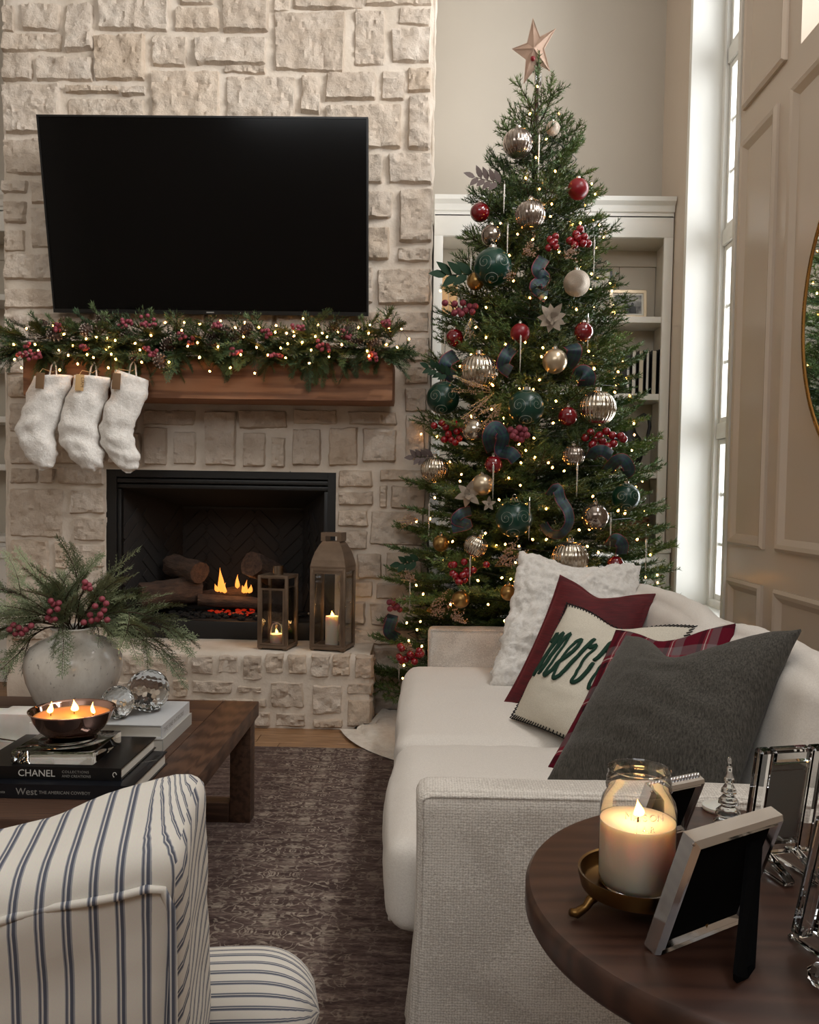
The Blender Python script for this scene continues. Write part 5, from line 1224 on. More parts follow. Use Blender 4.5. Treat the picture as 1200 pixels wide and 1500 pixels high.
# front silver frame: leans away, black velvet back and leg toward us
def TBL(px, py): p = PZ(px, py, Z); p.z = Z + 0.0008; return p
fbl = TBL(955, 1396); fbr = TBL(1082, 1346)
ftr = PY(1121, 1207, fbr.y - 0.050); ftl = PY(998, 1234, fbl.y - 0.050)
easel_frame((fbl, fbr, ftr, ftl), 0.012, 'polished silver frame with black velvet back, nearest on the side table', 'silver', 'velvet_black', 0.012, legpt=TBL(1088, 1438), legx=0.030)
# beaded frame behind the jar
bbl = TBL(925, 1232); bbr = TBL(1000, 1214)
btr = PY(1036, 1134, bbr.y - 0.03); btl = PY(955, 1154, bbl.y - 0.03)
easel_frame((bbl, bbr, btr, btl), 0.012, 'beaded silver frame with black back behind the jar candle', 'silver', 'velvet_black', 0.010, bead=True, leg=False)
# tall bevelled glass frame
def glass_frame(bl, W, Hh, rz, lean, thick, label, photo=True):
    t = thing('picture_frame', bl, label, 'picture frame', None, rz); t.rotation_euler = (R(lean), 0, rz)
    w = 0.020
    MB().box((0, 0, 0.018), (w, thick, Hh)).build('side_bar', 'crystal', t, bevel=0.003, bevseg=1); MB().box((W - w, 0, 0.018), (W, thick, Hh)).build('side_bar', 'crystal', t, bevel=0.003, bevseg=1)
    MB().box((w + 0.0005, 0, Hh - w), (W - w - 0.0005, thick, Hh)).build('top_bar', 'crystal', t, bevel=0.003, bevseg=1); MB().box((w + 0.0005, 0, 0.018), (W - w - 0.0005, thick, 0.018 + w)).build('bottom_bar', 'crystal', t, bevel=0.003, bevseg=1)
    bx((w + 0.001, thick * 0.55, 0.018 + w), (W - w - 0.001, thick * 0.8, Hh - w), 'mount', 'frosted_white', t)
    bx((w + 0.004, thick * 0.53, Hh - w - 0.014), (W - w - 0.004, thick * 0.549, Hh - w - 0.012), 'mount_line', 'silver', t)
    bx((w + 0.001, thick * 0.2, 0.018 + w), (W - w - 0.001, thick * 0.3, Hh - w), 'glass_sheet', 'frame_glass', t)
    for xx in (0.02, W - 0.034):
        f = MB().prism([(-0.052, 0.0), (-0.055, 0.006), (-0.045, 0.012), (0.0, 0.026), (thick, 0.026), (thick + 0.02, 0.0)], xx, xx + 0.016, 'x'); f.v = [(p[0], p[1], p[2]) for p in f.v]
        fo = f.build('foot', 'crystal', t, bevel=0.003); fo.rotation_euler = (R(-lean), 0, 0)
    return t
g0 = TBL(1092, 1262)
glass_frame(TBL(1092, 1276), 0.100, 0.172, R(14), 9, 0.018, 'tall clear crystal picture frame with white mat, behind the silver frame')
glass_frame(TBL(1166, 1400), 0.12, 0.165, R(20), 12, 0.016, 'clear crystal picture frame cut off at the right edge of the side table')
# dark wooden frame at the far right
k0 = V(0.610, 1.13, Z + 0.001); k1 = V(0.695, 1.10, Z + 0.001)
easel_frame((k0, k1, k1 + V(0.01, 0.05, 0.15), k0 + V(0.01, 0.05, 0.15)), 0.012, 'dark frame with black back behind the tall crystal frame', 'walnut', 'velvet_black', 0.012, leg=False)
# glass Christmas tree, white coaster, crystal knob
gt = thing('glass_tree', (PZ(1066, 1212, Z).x, PZ(1066, 1212, Z).y, Z), 'small clear glass Christmas tree figurine beside the crystal frame', 'figurine')
pf = [(0, 0.0), (0.020, 0.001)]
for k in range(5):
    r = 0.022 - k * 0.0036; z = 0.004 + k * 0.017; pf += [(r, z), (r, z + 0.003), (r * 0.55, z + 0.012), (r * 0.5, z + 0.0165)]
pf += [(0.004, 0.092), (0.003, 0.098), (0, 0.099)]
MB().lathe(pf, 24, flute=(8, 0.06)).build('tree_body', 'crystal', gt, smooth=True)
MB().tube([(0, 0.0048 * math.cos(2 * PI * k / 16), 0.103 + 0.006 * math.sin(2 * PI * k / 16)) for k in range(16)], 0.0015, 6, closed=True).build('hanging_loop', 'crystal', gt, smooth=True)
p = PZ(1053, 1186, Z); co_ = MB().lathe([(0, 0), (0.024, 0), (0.026, 0.003), (0.0255, 0.007), (0.02, 0.009), (0, 0.009)], 40).build('coaster', 'alabaster', smooth=True, angle=40); co_.location = (p.x, p.y, Z); tag(co_, 'small round white stone coaster behind the glass tree', 'coaster')
p = PZ(1203, 1443, Z); kn = MB().lathe([(0, 0), (0.010, 0.001), (0.014, 0.007), (0.014, 0.014), (0.008, 0.020), (0, 0.021)], 10).build('crystal_ornament', 'crystal'); kn.location = (p.x, p.y, Z); tag(kn, 'small clear faceted crystal cut off at the right edge of the table', 'ornament')

# ================================================================== SHELF THINGS
SHY = 5.18
def standing_frame(px0, py0, px1, py1, Y, shelf, label, fmat, w, pic, name='picture_frame', lean=6, xclamp=None):
    a = PY(px0, py1, Y); b = PY(px1, py0, Y); W = b.x - a.x; Hh = b.z - shelf
    t = thing(name, ((a.x + b.x) / 2, Y, shelf + 0.0015), label, 'picture frame'); t.rotation_euler = (R(-lean), 0, 0)
    fr = MB().box((-W / 2, 0, 0), (-W / 2 + w, 0.016, Hh)).box((W / 2 - w, 0, 0), (W / 2, 0.016, Hh)).box((-W / 2 + w, 0, 0), (W / 2 - w, 0.016, w)).box((-W / 2 + w, 0, Hh - w), (W / 2 - w, 0.016, Hh)); fr.build('frame', fmat, t, bevel=0.002)
    bx((-W / 2 + w * 0.9, 0.007, w * 0.9), (W / 2 - w * 0.9, 0.012, Hh - w * 0.9), 'mat_board', 'paper', t)
    if pic:
        q = 0.012; bx((-W / 2 + w + q, 0.005, w + q), (W / 2 - w - q, 0.0068, Hh - w - q), 'photograph', 'photo_grey', t)
        fg = MB()      # two embracing figures of the print, as flat shapes
        for fx, fh, fw in ((-0.012, 0.085, 0.030), (0.028, 0.072, 0.024)):
            fg.prism([(fx - fw, w + q), (fx + fw, w + q), (fx + fw * 0.9, w + q + fh * 0.55), (fx + fw * 0.35, w + q + fh * 0.68), (fx + fw * 0.4, w + q + fh * 0.85), (fx, w + q + fh), (fx - fw * 0.4, w + q + fh * 0.85), (fx - fw * 0.35, w + q + fh * 0.68), (fx - fw * 0.9, w + q + fh * 0.55)], 0.0044, 0.005, 'y')
        fg.build('printed_figures', 'book_black', t)
    return t
standing_frame(860, 392, 899, 465, 5.30, SH[0], 'tall thin black frame behind the tree on the top shelf', 'black_plastic', 0.014, False, lean=5)
standing_frame(893, 424, 949, 463, 5.19, SH[0], 'silver framed black and white couple photograph on the top shelf', 'champagne', 0.020, True, lean=6)
G = 'books on the middle shelf beside the tree'
for x0, x1, top, cov, pg, lab in ((911, 924, 518, 'book_black', 'ink_white', 'black spined book leftmost in the shelf row'), (925, 933, 514, 'paper', 'paper', 'cream book next to the black spined book'), (935, 944, 513, 'paper_cream', 'paper', 'cream book second from the black spined book'), (945.5, 952, 513, 'paper', 'paper', 'thin cream book in the middle of the shelf row'), (954, 963, 513, 'paper_cream', 'paper', 'beige book beside the last black book'), (963.6, 967.5, 512, 'book_black', 'paper', 'thin black book at the right end of the shelf row')):
    a = PY(x0, 575, SHY); b = PY(x1, top, SHY); t = thing('book', ((a.x + b.x) / 2, SHY, SH[1]), lab, 'book', G); W = b.x - a.x; Hh = b.z - SH[1]
    mb = MB().box((-W / 2, 0, 0), (-W / 2 + 0.003, 0.15, Hh)).box((W / 2 - 0.003, 0, 0), (W / 2, 0.15, Hh)).box((-W / 2 + 0.003, 0.0 if cov == 'book_black' else 0.147, 0), (W / 2 - 0.003, 0.003 if cov == 'book_black' else 0.15, Hh))
    mb.build('cover', 'book_black', t); bx((-W / 2 + 0.003, 0.004, 0.003), (W / 2 - 0.003, 0.146, Hh - 0.004), 'pages', cov if cov != 'book_black' else 'paper', t)
    if x0 == 911:
        for k, (z0, z1) in enumerate(((0.16, 0.215), (0.12, 0.155), (0.075, 0.115), (0.03, 0.07))): bx((W * 0.1, -0.001, z0), (W * 0.36, 0.0002, z1), 'spine_block', 'ink_white', t)
# little wooden stick tree
wt = thing('wooden_tree', (PY(897, 577, 5.20).x, 5.20, SH[1]), 'small cone tree of wooden sticks half hidden by branches', 'decoration')
for k in range(9):
    a = 2 * PI * k / 9; MB().tube([(0.055 * math.cos(a), 0.055 * math.sin(a), 0.004), (0.006 * math.cos(a), 0.006 * math.sin(a), 0.30)], 0.007, 6).build('stick', 'warm_board' if k % 2 else 'bark', wt)
# black jug with a loop handle
jx = PY(918, 690, 5.22); jg = thing('black_jug', (jx.x, 5.22, SH[2]), 'matte black jug with a loop handle on the lower shelf', 'jug')
MB().lathe([(0, 0), (0.05, 0), (0.07, 0.02), (0.095, 0.09), (0.10, 0.15), (0.085, 0.21), (0.055, 0.25), (0.045, 0.28), (0.055, 0.325), (0.050, 0.325), (0.04, 0.28), (0.05, 0.245), (0.08, 0.2), (0.09, 0.14), (0, 0.02)], 40).build('body', 'black_ceramic', jg, smooth=True)
MB().tube([(0.045, 0, 0.30), (0.065, 0, 0.345), (0.10, 0, 0.365), (0.13, 0, 0.345), (0.138, 0, 0.29), (0.125, 0, 0.22), (0.09, 0, 0.16)], 0.011, 10).build('handle', 'black_ceramic', jg, smooth=True)
def basket(loc, r, h, label):
    t = thing('wicker_basket', loc, label, 'basket')
    for k in range(int(h / 0.016)):
        MB().tube([((r + 0.006 * math.sin(8 * a + (k % 2) * PI)) * math.cos(a), (r + 0.006 * math.sin(8 * a + (k % 2) * PI)) * math.sin(a), 0.009 + k * 0.016) for a in [2 * PI * q / 48 for q in range(48)]], 0.0085, 6, closed=True).build('coil', 'basket', t, smooth=True)
    MB().lathe([(0, 0), (r, 0), (r, 0.006), (0, 0.006)], 24).build('bottom', 'basket', t)
basket((PY(930, 780, 5.22).x - 0.05, 5.24, 0.916), 0.13, 0.24, 'brown woven basket on the cabinet top behind the tree')
basket((-2.47, 5.22, 0.916), 0.12, 0.22, 'dark woven basket at the left edge under the shelves')
# warm boards at the left end of the shelf, behind the tree
for px, h, lab in ((646, 0.30, 'pale wooden board leaning in the shelf left of the tree'), (660, 0.27, 'second pale wooden board beside the tree branches')):
    p = PY(px, 470, 5.25); o = bx((-0.035, 0, 0), (0.022, 0.015, h), 'wooden_board', 'warm_board', bevel=0.003); o.location = (p.x + 0.02, 5.22, SH[0] + 0.001); o.rotation_euler = (R(-6), 0, 0); tag(o, lab, 'board')
for z, h, lab in ((2.42, 0.16, 'dark picture frame on the upper left shelf at the photo edge'), (2.0, 0.20, 'grey framed picture on the second left shelf at the photo edge'), (1.36, 0.17, 'small black framed print on the lowest left shelf')):
    t = thing('picture_frame', (-2.47, 5.24, z), lab, 'picture frame'); t.rotation_euler = (R(-5), 0, 0)
    MB().box((-0.13, 0, 0), (-0.11, 0.015, h)).box((0.11, 0, 0), (0.13, 0.015, h)).box((-0.11, 0, 0), (0.11, 0.015, 0.02)).box((-0.11, 0, h - 0.02), (0.11, 0.015, h)).build('frame', 'black_plastic', t); bx((-0.112, 0.005, 0.018), (0.112, 0.010, h - 0.018), 'print', 'photo_grey', t)
# ================================================================== FOLIAGE SHAPES
def needles(mb, a, b, rnd, ln, sp, wid, flat=0.75):
    a, b = Vector(a), Vector(b); d = b - a; L = d.length; d.normalize()
    side = d.cross(Vector((0, 0, 1))); side = side.normalized() if side.length > 1e-4 else Vector((1, 0, 0)); up = side.cross(d)
    n = int(L / sp)
    for k in range(n):
        t = (k + rnd.random()) / n; p = a + (b - a) * t; an = rnd.uniform(0, 2 * PI)
        out = side * math.cos(an) + up * math.sin(an) * flat + up * 0.25
        q = (out.normalized() * 0.85 + d * 0.75).normalized(); l = ln * rnd.uniform(0.75, 1.1) * (0.7 if t > 0.95 else 1)
        w = q.cross(out.orthogonal()).normalized() * wid
        mb.add([p + w, p - w, p + q * l], [(0, 1, 2)])
    q = d; mb.add([b + side * wid, b - side * wid, b + d * ln * 0.8], [(0, 1, 2)])
def fir_bough(L, seed, mats=('fir_needles', 'bark'), dens=1.0):
    rnd = random.Random(seed); mb = MB(); stem = MB()
    def pt(t): return Vector((L * t, 0.03 * L * math.sin(3 * t + seed), 0.16 * L * t * t - 0.06 * L * t))
    segs = 6
    for k in range(segs): needles(mb, pt(k / segs), pt((k + 1) / segs), rnd, 0.028, 0.0033 / dens, 0.0028)
    stem.tube([pt(k / segs) for k in range(segs + 1)], [0.004 * (1 - 0.7 * k / segs) for k in range(segs + 1)], 4)
    nt = max(3, int(L / 0.062))
    for k in range(nt):
        t = 0.15 + 0.78 * (k + 0.3) / nt
        for s in (-1, 1):
            l = (0.42 * L * (1 - t * 0.72) + 0.025) * rnd.uniform(0.8, 1.1); p = pt(t + rnd.uniform(-0.02, 0.02)); an = R(rnd.uniform(38, 54)) * s
            d = Vector((math.cos(an), math.sin(an), rnd.uniform(-0.12, 0.28))).normalized(); mid = p + d * l * 0.5 + Vector((0, 0, -0.01 * l)); e = p + d * l + Vector((0.06 * l, 0, 0.08 * l))
            needles(mb, p, mid, rnd, 0.027, 0.0033 / dens, 0.0028); needles(mb, mid, e, rnd, 0.025, 0.0033 / dens, 0.0028)
            stem.tube([p, mid, e], [0.002, 0.0016, 0.001], 3)
            if l > 0.10:
                for s2 in (-1, 1):
                    d2 = (d + Vector((-d.y, d.x, 0)) * s2 * 0.75).normalized(); q = p + d * l * 0.55; needles(mb, q, q + d2 * l * 0.4, rnd, 0.024, 0.0033 / dens, 0.0028)
    nf = len(mb.f); o = mb.add(stem.v, stem.f); me = mb.mesh('branch', list(mats))
    for i, p in enumerate(me.polygons):
        if i >= nf: p.material_index = 1
    return me
def cedar_frond(L, seed, mat='cedar', droop=0.25, dens=1.0, lace=1.0):
    rnd = random.Random(seed); mb = MB(); stem = MB(); mats = (mat, 'bark')
    def pt(t): return Vector((L * t, 0.05 * L * math.sin(2.4 * t + seed), -droop * L * t * t))
    stem.tube([pt(k / 6) for k in range(7)], [0.0022 * (1 - 0.7 * k / 6) for k in range(7)], 4)
    def rib(p, d, l, w):
        d = d.normalized(); sd = d.cross(Vector((0, 0, 1))).normalized() if abs(d.z) < 0.95 else Vector((1, 0, 0)); u = sd.cross(d) * w * 0.5
        m = p + d * l * 0.5 + u
        mb.add([p + sd * w * 0.5, p - sd * w * 0.5, m - sd * w, m + sd * w, p + d * l], [(0, 1, 2, 3), (3, 2, 4)])
    n = int(26 * dens / lace)
    for k in range(n):
        t = 0.05 + 0.93 * k / n; p = pt(t)
        for s in (-1, 1):
            l = (0.30 * L * (1 - t) ** 0.7 + 0.012) * rnd.uniform(0.7, 1.15); an = R(rnd.uniform(32, 50)) * s
            d = Vector((math.cos(an), math.sin(an), rnd.uniform(-0.25, 0.35) - droop * t)).normalized()
            rib(p, d, l, 0.0015)
            m = max(2, int(l / (0.009 * lace)))
            for q in range(m):
                r0 = p + d * l * (q + 0.5) / m
                for s2 in (-1, 1):
                    d2 = (d + Vector((-d.y, d.x, rnd.uniform(-0.4, 0.4))) * s2 * 0.8).normalized(); rib(r0, d2, (0.016 * (1 - 0.5 * q / m)) * rnd.uniform(0.7, 1.2), 0.0016 if lace == 1.0 else 0.0013)
    rib(pt(0.98), Vector((1, 0, -droop)), 0.02, 0.002)
    nf = len(mb.f); mb.add(stem.v, stem.f); me = mb.mesh('frond', list(mats))
    for i, p in enumerate(me.polygons):
        if i >= nf: p.material_index = 1
    return me
def orient(p, d, roll=0.0, s=1.0):
    """local +X along d, local +Z as upward as possible"""
    d = Vector(d).normalized(); z = Vector((0, 0, 1)) - d * d.z; z = z.normalized() if z.length > 1e-3 else Vector((1, 0, 0)); y = z.cross(d)
    return Matrix.Translation(p) @ Matrix((d, y, z)).transposed().to_4x4() @ Matrix.Rotation(roll, 4, 'X') @ Matrix.Diagonal((s, s, s, 1))
def berries_part(t, pts, r, mat, sub=2):
    me = MB().ball((0, 0, 0), r, sub).mesh('berry', mat, smooth=True)
    for p in pts: o = link('berry', me, t); o.location = p

# ================================================================== CHRISTMAS TREE
TX, TY = 0.562, 4.43
PROF = [(0.10, 0.86), (0.30, 0.85), (0.55, 0.80), (0.77, 0.76), (1.03, 0.70), (1.43, 0.63), (1.73, 0.57), (2.17, 0.48), (2.60, 0.395), (2.80, 0.34), (3.10, 0.21), (3.26, 0.13), (3.40, 0.05), (3.6, 0.03)]
def prof(z):
    if z <= PROF[0][0]: return PROF[0][1]
    for (z0, r0), (z1, r1) in zip(PROF, PROF[1:]):
        if z <= z1: return r0 + (r1 - r0) * (z - z0) / (z1 - z0)
    return PROF[-1][1]
def reach(az, z, want):
    """how far a bough may stretch from the trunk before it meets sofa, chimney, cabinet or wall"""
    c, s = math.cos(az), math.sin(az); r = want
    if s > 0: r = min(r, ((4.92 if z < 1.0 else 5.04) - TY) / s) if s > 1e-3 else r
    if s < 0 and z < 0.72: r = min(r, (4.00 - TY) / s) if TX + c * r > -0.06 else r
    if c < 0 and TY + s * r > FACE - 0.12: r = min(r, (0.05 - TX) / c if s > -0.05 else max(0.3, min(r, 0.62)))
    return max(0.12, min(r, 0.9))
tree = thing('christmas_tree', (TX, TY, 0.0), 'tall decorated fir Christmas tree standing between chimney and window', 'tree')
MB().tube([(0, 0, 0.02), (0.01, 0, 1.0), (0, 0.01, 2.2), (-0.005, 0, 3.30), (0, 0, 3.52)], [0.055, 0.045, 0.028, 0.012, 0.006], 10).build('trunk', 'bark', tree, smooth=True)
MB().lathe([(0.22, 0.0), (0.22, 0.02), (0.07, 0.05), (0.065, 0.22), (0.058, 0.22), (0.058, 0.05)], 24).build('stand', 'black_metal', tree, smooth=True, angle=40)
random.seed(11)
BM = {'s': [fir_bough(0.20, 1), fir_bough(0.20, 2)], 'm': [fir_bough(0.32, 3), fir_bough(0.32, 4), fir_bough(0.32, 8)], 'l': [fir_bough(0.44, 5), fir_bough(0.44, 6), fir_bough(0.44, 7)]}
LEN = {'s': 0.20, 'm': 0.32, 'l': 0.44}
NB = 266
# heights spread so that every bit of cone surface gets its share of boughs
zs = []; tot = 0; steps = 400
acc = []
for i in range(steps):
    z = 0.22 + (3.30 - 0.22) * (i + 0.5) / steps; acc.append((z, (0.17 + prof(z)) )); tot += acc[-1][1]
cum = 0; k = 0
for z, wgt in acc:
    cum += wgt / tot * NB
    while k < NB and cum >= k + 0.5: zs.append(z); k += 1
az = 0.0
for i, z in enumerate(zs):
    az += 2.39996
    a = (az + PI) % (2 * PI) - PI
    # two thirds face the room and the window, the rest the wall
    if math.sin(a) > 0.45 and i % 3: a = -a
    r = prof(z) * random.uniform(0.90, 1.10); r = reach(a, z, r)
    size = 'l' if r > 0.5 else ('m' if r > 0.24 else 's'); L = LEN[size]
    el = R(22 - 26 * (1 - z / 3.3) + random.uniform(-9, 9)) if z < 2.9 else R(random.uniform(18, 48))
    d = Vector((math.cos(a) * math.cos(el), math.sin(a) * math.cos(el), math.sin(el)))
    start = max(0.01, r - L * math.cos(el) * 0.97)
    base = Vector((math.cos(a) * start, math.sin(a) * start, z - math.sin(el) * L * 0.5))
    base.z = max(base.z, 0.12)
    o = link('branch', random.choice(BM[size]), tree); o.matrix_local = orient(base, d, random.uniform(-0.35, 0.35), random.uniform(0.92, 1.05))
# the boughs that make the outline seen from the room
for (px, py, sz) in ((828, 122, 's'), (745, 165, 's'), (850, 215, 's'), (886, 275, 'm'), (890, 322, 'm'), (683, 275, 'm'), (678, 338, 'm'), (664, 388, 'm'), (640, 468, 'l'), (622, 520, 'l'), (606, 610, 'l'), (592, 702, 'l'), (580, 768, 'l'), (566, 832, 'l'), (556, 905, 'l'), (548, 978, 'l'), (542, 1026, 'l'), (908, 415, 'm'), (926, 500, 'l'), (938, 548, 'l'), (957, 652, 'l'), (962, 745, 'l'), (986, 828, 'l'), (976, 855, 'l'), (944, 580, 'm'), (940, 700, 'l'), (735, 205, 's'), (858, 180, 's'), (950, 610, 'l'), (968, 790, 'l')):
    tip = PY(px, py, TY - 0.10); L = LEN[sz]; out = V(tip.x - TX, tip.y - TY, 0).normalized(); d = (out + V(0, -0.15, 0.30 if tip.z > 2.4 else 0.10)).normalized()
    base = tip - d * L - V(0, 0, 0.10 * L); base.z = max(base.z, 0.10); o = link('branch', random.choice(BM[sz]), tree); o.matrix_local = orient(base - V(TX, TY, 0), d, random.uniform(-0.3, 0.3), 1.0)
# top leader and collar of short upright sprigs
o = link('branch', BM['s'][0], tree); o.matrix_local = orient((0, 0, 3.32), (0.02, 0, 1), 0.2, 1.0)
o = link('branch', BM['s'][1], tree); o.matrix_local = orient((0.01, -0.01, 3.24), (0.45, -0.3, 0.8), 0.0, 0.9)
# inner growth, its green darkened for shade inside the tree, past counting
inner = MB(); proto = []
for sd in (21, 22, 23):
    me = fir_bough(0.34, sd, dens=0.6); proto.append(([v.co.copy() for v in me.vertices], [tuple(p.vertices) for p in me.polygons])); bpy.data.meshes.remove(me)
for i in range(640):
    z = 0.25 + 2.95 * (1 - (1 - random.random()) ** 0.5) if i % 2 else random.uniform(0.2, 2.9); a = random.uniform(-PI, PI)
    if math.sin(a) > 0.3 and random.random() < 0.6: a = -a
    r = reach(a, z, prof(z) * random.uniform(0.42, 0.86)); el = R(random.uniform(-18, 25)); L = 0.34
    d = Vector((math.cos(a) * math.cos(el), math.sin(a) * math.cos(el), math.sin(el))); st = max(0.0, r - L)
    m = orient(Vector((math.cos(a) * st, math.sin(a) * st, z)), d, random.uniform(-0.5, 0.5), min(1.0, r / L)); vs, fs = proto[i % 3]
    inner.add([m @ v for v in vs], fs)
tag(inner.build('inner_foliage', 'fir_inner_shade', tree), kind='stuff')

def on_tree(px, py, inset=0.93, push=0.0):
    """the point of the tree's outer surface seen at this place in the photograph"""
    best = None
    for k in range(130):
        Y = 3.45 + k * 0.008; p = PY(px, py, Y); h = math.hypot(p.x - TX, p.y - TY)
        if h <= prof(p.z) * inset: return PY(px, py, Y - push)
        if best is None or h - prof(p.z) < best[0]: best = (h - prof(p.z), Y)
    return PY(px, py, best[1])
MPP = 1 / 1200.0
# ------------------------------------------------------------------ baubles
def bauble(px, py, rpx, kind, label, cat='ornament', tilt=0.0, name='bauble', group='baubles on the Christmas tree'):
    p = on_tree(px, py, 0.97, 0.03); r = rpx * p.y * MPP
    t = thing(name, p + V(0, 0, -r), label, cat, group); t.rotation_euler = (R(tilt * 0.4), R(tilt), 0); t.location = p + Matrix.Rotation(R(tilt), 3, 'Y') @ V(0, 0, -r)
    n = 12; circ = [(r * math.sin(PI * k / n), r - r * math.cos(PI * k / n)) for k in range(n + 1)]
    if kind in ('ribbed', 'pleat'):
        circ = [(r * 1.02 * math.sin(PI * k / 16) ** 0.9, r - 0.98 * r * math.cos(PI * k / 16)) for k in range(17)]
        MB().lathe(circ, 112, flute=(28, 0.028) if kind == 'ribbed' else (22, 0.022)).build('ball', 'mercury' if kind == 'ribbed' else 'smoke_mercury', t, smooth=True)
    else:
        mat = {'red': 'red_gloss', 'redm': 'red_matte', 'green': 'green_matte', 'champ': 'champagne', 'glit': 'glitter_champagne', 'gold': 'gold_satin', 'crackle': 'smoke_mercury', 'merc': 'mercury'}[kind]
        MB().ball((0, 0, r), r, 4).build('ball', mat, t, smooth=True)
    MB().lathe([(r * 0.20, -0.002), (r * 0.20, r * 0.16), (r * 0.12, r * 0.2), (0, r * 0.2)], 14, (0, 0, 2 * r - r * 0.03)).build('cap', 'chrome_cap', t, smooth=True, angle=50)
    MB().tube([(0.10 * r * math.cos(2 * PI * k / 12), 0, 2 * r + r * 0.22 + 0.1 * r * math.sin(2 * PI * k / 12)) for k in range(12)], 0.0008, 5, closed=True).build('hook', 'chrome_cap', t)
    if kind == 'green':
        mb = MB(); rnd = random.Random(px)
        for c in range(7):
            th = (c * 2.4 + rnd.random()); ph = rnd.uniform(-0.55, 0.75); cdir = Vector((math.cos(th) * math.cos(ph), math.sin(th) * math.cos(ph), math.sin(ph)))
            if c == 0: cdir = Vector((-0.52, -0.84, 0.05)).normalized()
            if c == 1: cdir = Vector((0.48, -0.86, 0.12)).normalized()
            if c == 2: cdir = Vector((0.0, -0.45, 0.88)).normalized()
            if c == 3: cdir = Vector((-0.05, -0.62, -0.78)).normalized()
            if c > 3: cdir = Vector((math.cos(th) * 0.6, 0.75, ph)).normalized()
            m = align(cdir).to_3x3(); pts = []
            for q in range(34):
                s = q / 33; an = (s * 3.6 * PI + c) * (1 if c % 2 else -1); rad = (0.04 + 0.38 * s); v = m @ Vector((math.cos(an) * rad, math.sin(an) * rad, math.sqrt(max(0, 1 - rad * rad)))); pts.append(Vector((0, 0, r)) + v.normalized() * r * 1.004)
            mb.tube(pts, 0.0009, 4)
        mb.build('swirl', 'silver_line', t)
    return t
for a in [
 (759, 210, 21, 'pleat', 'smoky pleated glass bauble highest on the tree, left of centre'), (777, 315, 21, 'pleat', 'smoky pleated glass bauble below the highest one, level with the crown moulding'), (810, 188, 10, 'glit', 'small gold glitter ball just under the star'),
 (847, 277, 15, 'redm', 'matte red bauble against the wall at upper right'), (703, 311, 14, 'red', 'glossy red bauble at the upper left edge'), (722, 391, 27, 'green', 'topmost green bauble with silver swirls'), (697, 412, 13, 'gold', 'gold bauble tucked beside the topmost green bauble'),
 (845, 415, 19, 'glit', 'champagne glitter bauble right of the plaid ribbon'), (813, 529, 18, 'champ', 'pearly champagne bauble below the silver flower'), (762, 488, 14, 'redm', 'bright matte red bauble above a hanging icicle'), (855, 486, 14, 'red', 'dark glossy red bauble right of the silver flower'), (666, 495, 13, 'red', 'dark glossy red bauble at the left edge beside the shelf'),
 (702, 545, 27, 'ribbed', 'large ribbed gold mercury glass bauble on the left half'), (875, 598, 26, 'ribbed', 'large ribbed silver mercury glass bauble near the book shelf'), (649, 583, 24, 'green', 'green swirl bauble at the left edge next to the chimney'), (771, 597, 26, 'green', 'green swirl bauble in the middle of the tree'), (832, 610, 14, 'red', 'deep red glossy bauble left of the ribbed silver bauble'),
 (695, 630, 18, 'merc', 'mottled mercury bauble under the glitter spray'), (637, 688, 20, 'ribbed', 'ribbed gold bauble at the lower left edge'), (723, 681, 13, 'red', 'dark red bauble under the plaid bow'), (707, 710, 16, 'champ', 'satin champagne bauble beside the lower silver flower'), (840, 668, 16, 'pleat', 'small pleated glass bauble beside the large berry cluster'),
 (753, 760, 27, 'green', 'lower green swirl bauble left of the ribbon loop'), (917, 728, 20, 'green', 'green swirl bauble at the right edge near the window'), (872, 757, 20, 'crackle', 'crackled clear glass bauble at lower right'), (646, 796, 12, 'gold', 'small gold bauble at lower left'), (697, 800, 17, 'ribbed', 'tilted ribbed gold bauble above the low berries', 'ornament', 24),
 (835, 818, 26, 'ribbed', 'ribbed silver bauble just above the fur pillow'), (675, 878, 13, 'gold', 'gold glitter ball low above the sofa arm'), (745, 868, 12, 'gold', 'gold ball half behind the fur pillow'), (902, 826, 12, 'red', 'dark red bauble low at right beside the fur pillow'), (720, 345, 15, 'crackle', 'smoky bauble deep in the upper branches'), (650, 515, 10, 'green', 'small dark green ball at the left edge above the leaves'), (762, 470, 9, 'champ', 'small pale bauble above the bright red one')][:32]: bauble(*a)
# ------------------------------------------------------------------ berry picks
def berry_pick(px, py, offs, rpx, mat, label):
    p = on_tree(px, py, 0.98, 0.03); s = p.y * MPP; t = thing('berry_pick', p, label, 'berry pick', 'berry picks on the Christmas tree'); rnd = random.Random(px + py)
    pts = [V(dx * s, -rnd.uniform(0, 0.025), -dy * s) for dx, dy in offs]
    berries_part(t, pts, rpx * s, mat)
    st = MB()
    for q in pts: st.tube([V(0, 0.05, 0.0), q * 0.5 + V(0, 0.02, -0.004), q], 0.0014, 4)
    st.build('stem', 'bark', t)
random.seed(8)
def blob(n, w, h): return [(random.uniform(-w, w), random.uniform(-h, h)) for _ in range(n)]
berry_pick(847, 353, [(-13, 2), (-4, -8), (0, 3), (6, 5), (8, -4), (14, 4), (2, -16), (-6, 8), (-2, -2)], 6, 'berry_red', 'glossy red berries at upper right below the red bauble')
berry_pick(809, 354, [(-3, -3), (4, -6), (0, 4), (5, 8), (-5, 9), (3, 1)], 5.5, 'berry_red', 'small glossy red berry cluster left of the upper right berries')
berry_pick(655, 630, [(-19, -6), (-8, -10), (-2, -4), (2, 6), (10, -10), (14, 2), (6, 14), (18, 12), (-4, 14), (12, 18), (22, -2)], 5.5, 'berry_red', 'glossy red berries at the left edge under the green bauble')
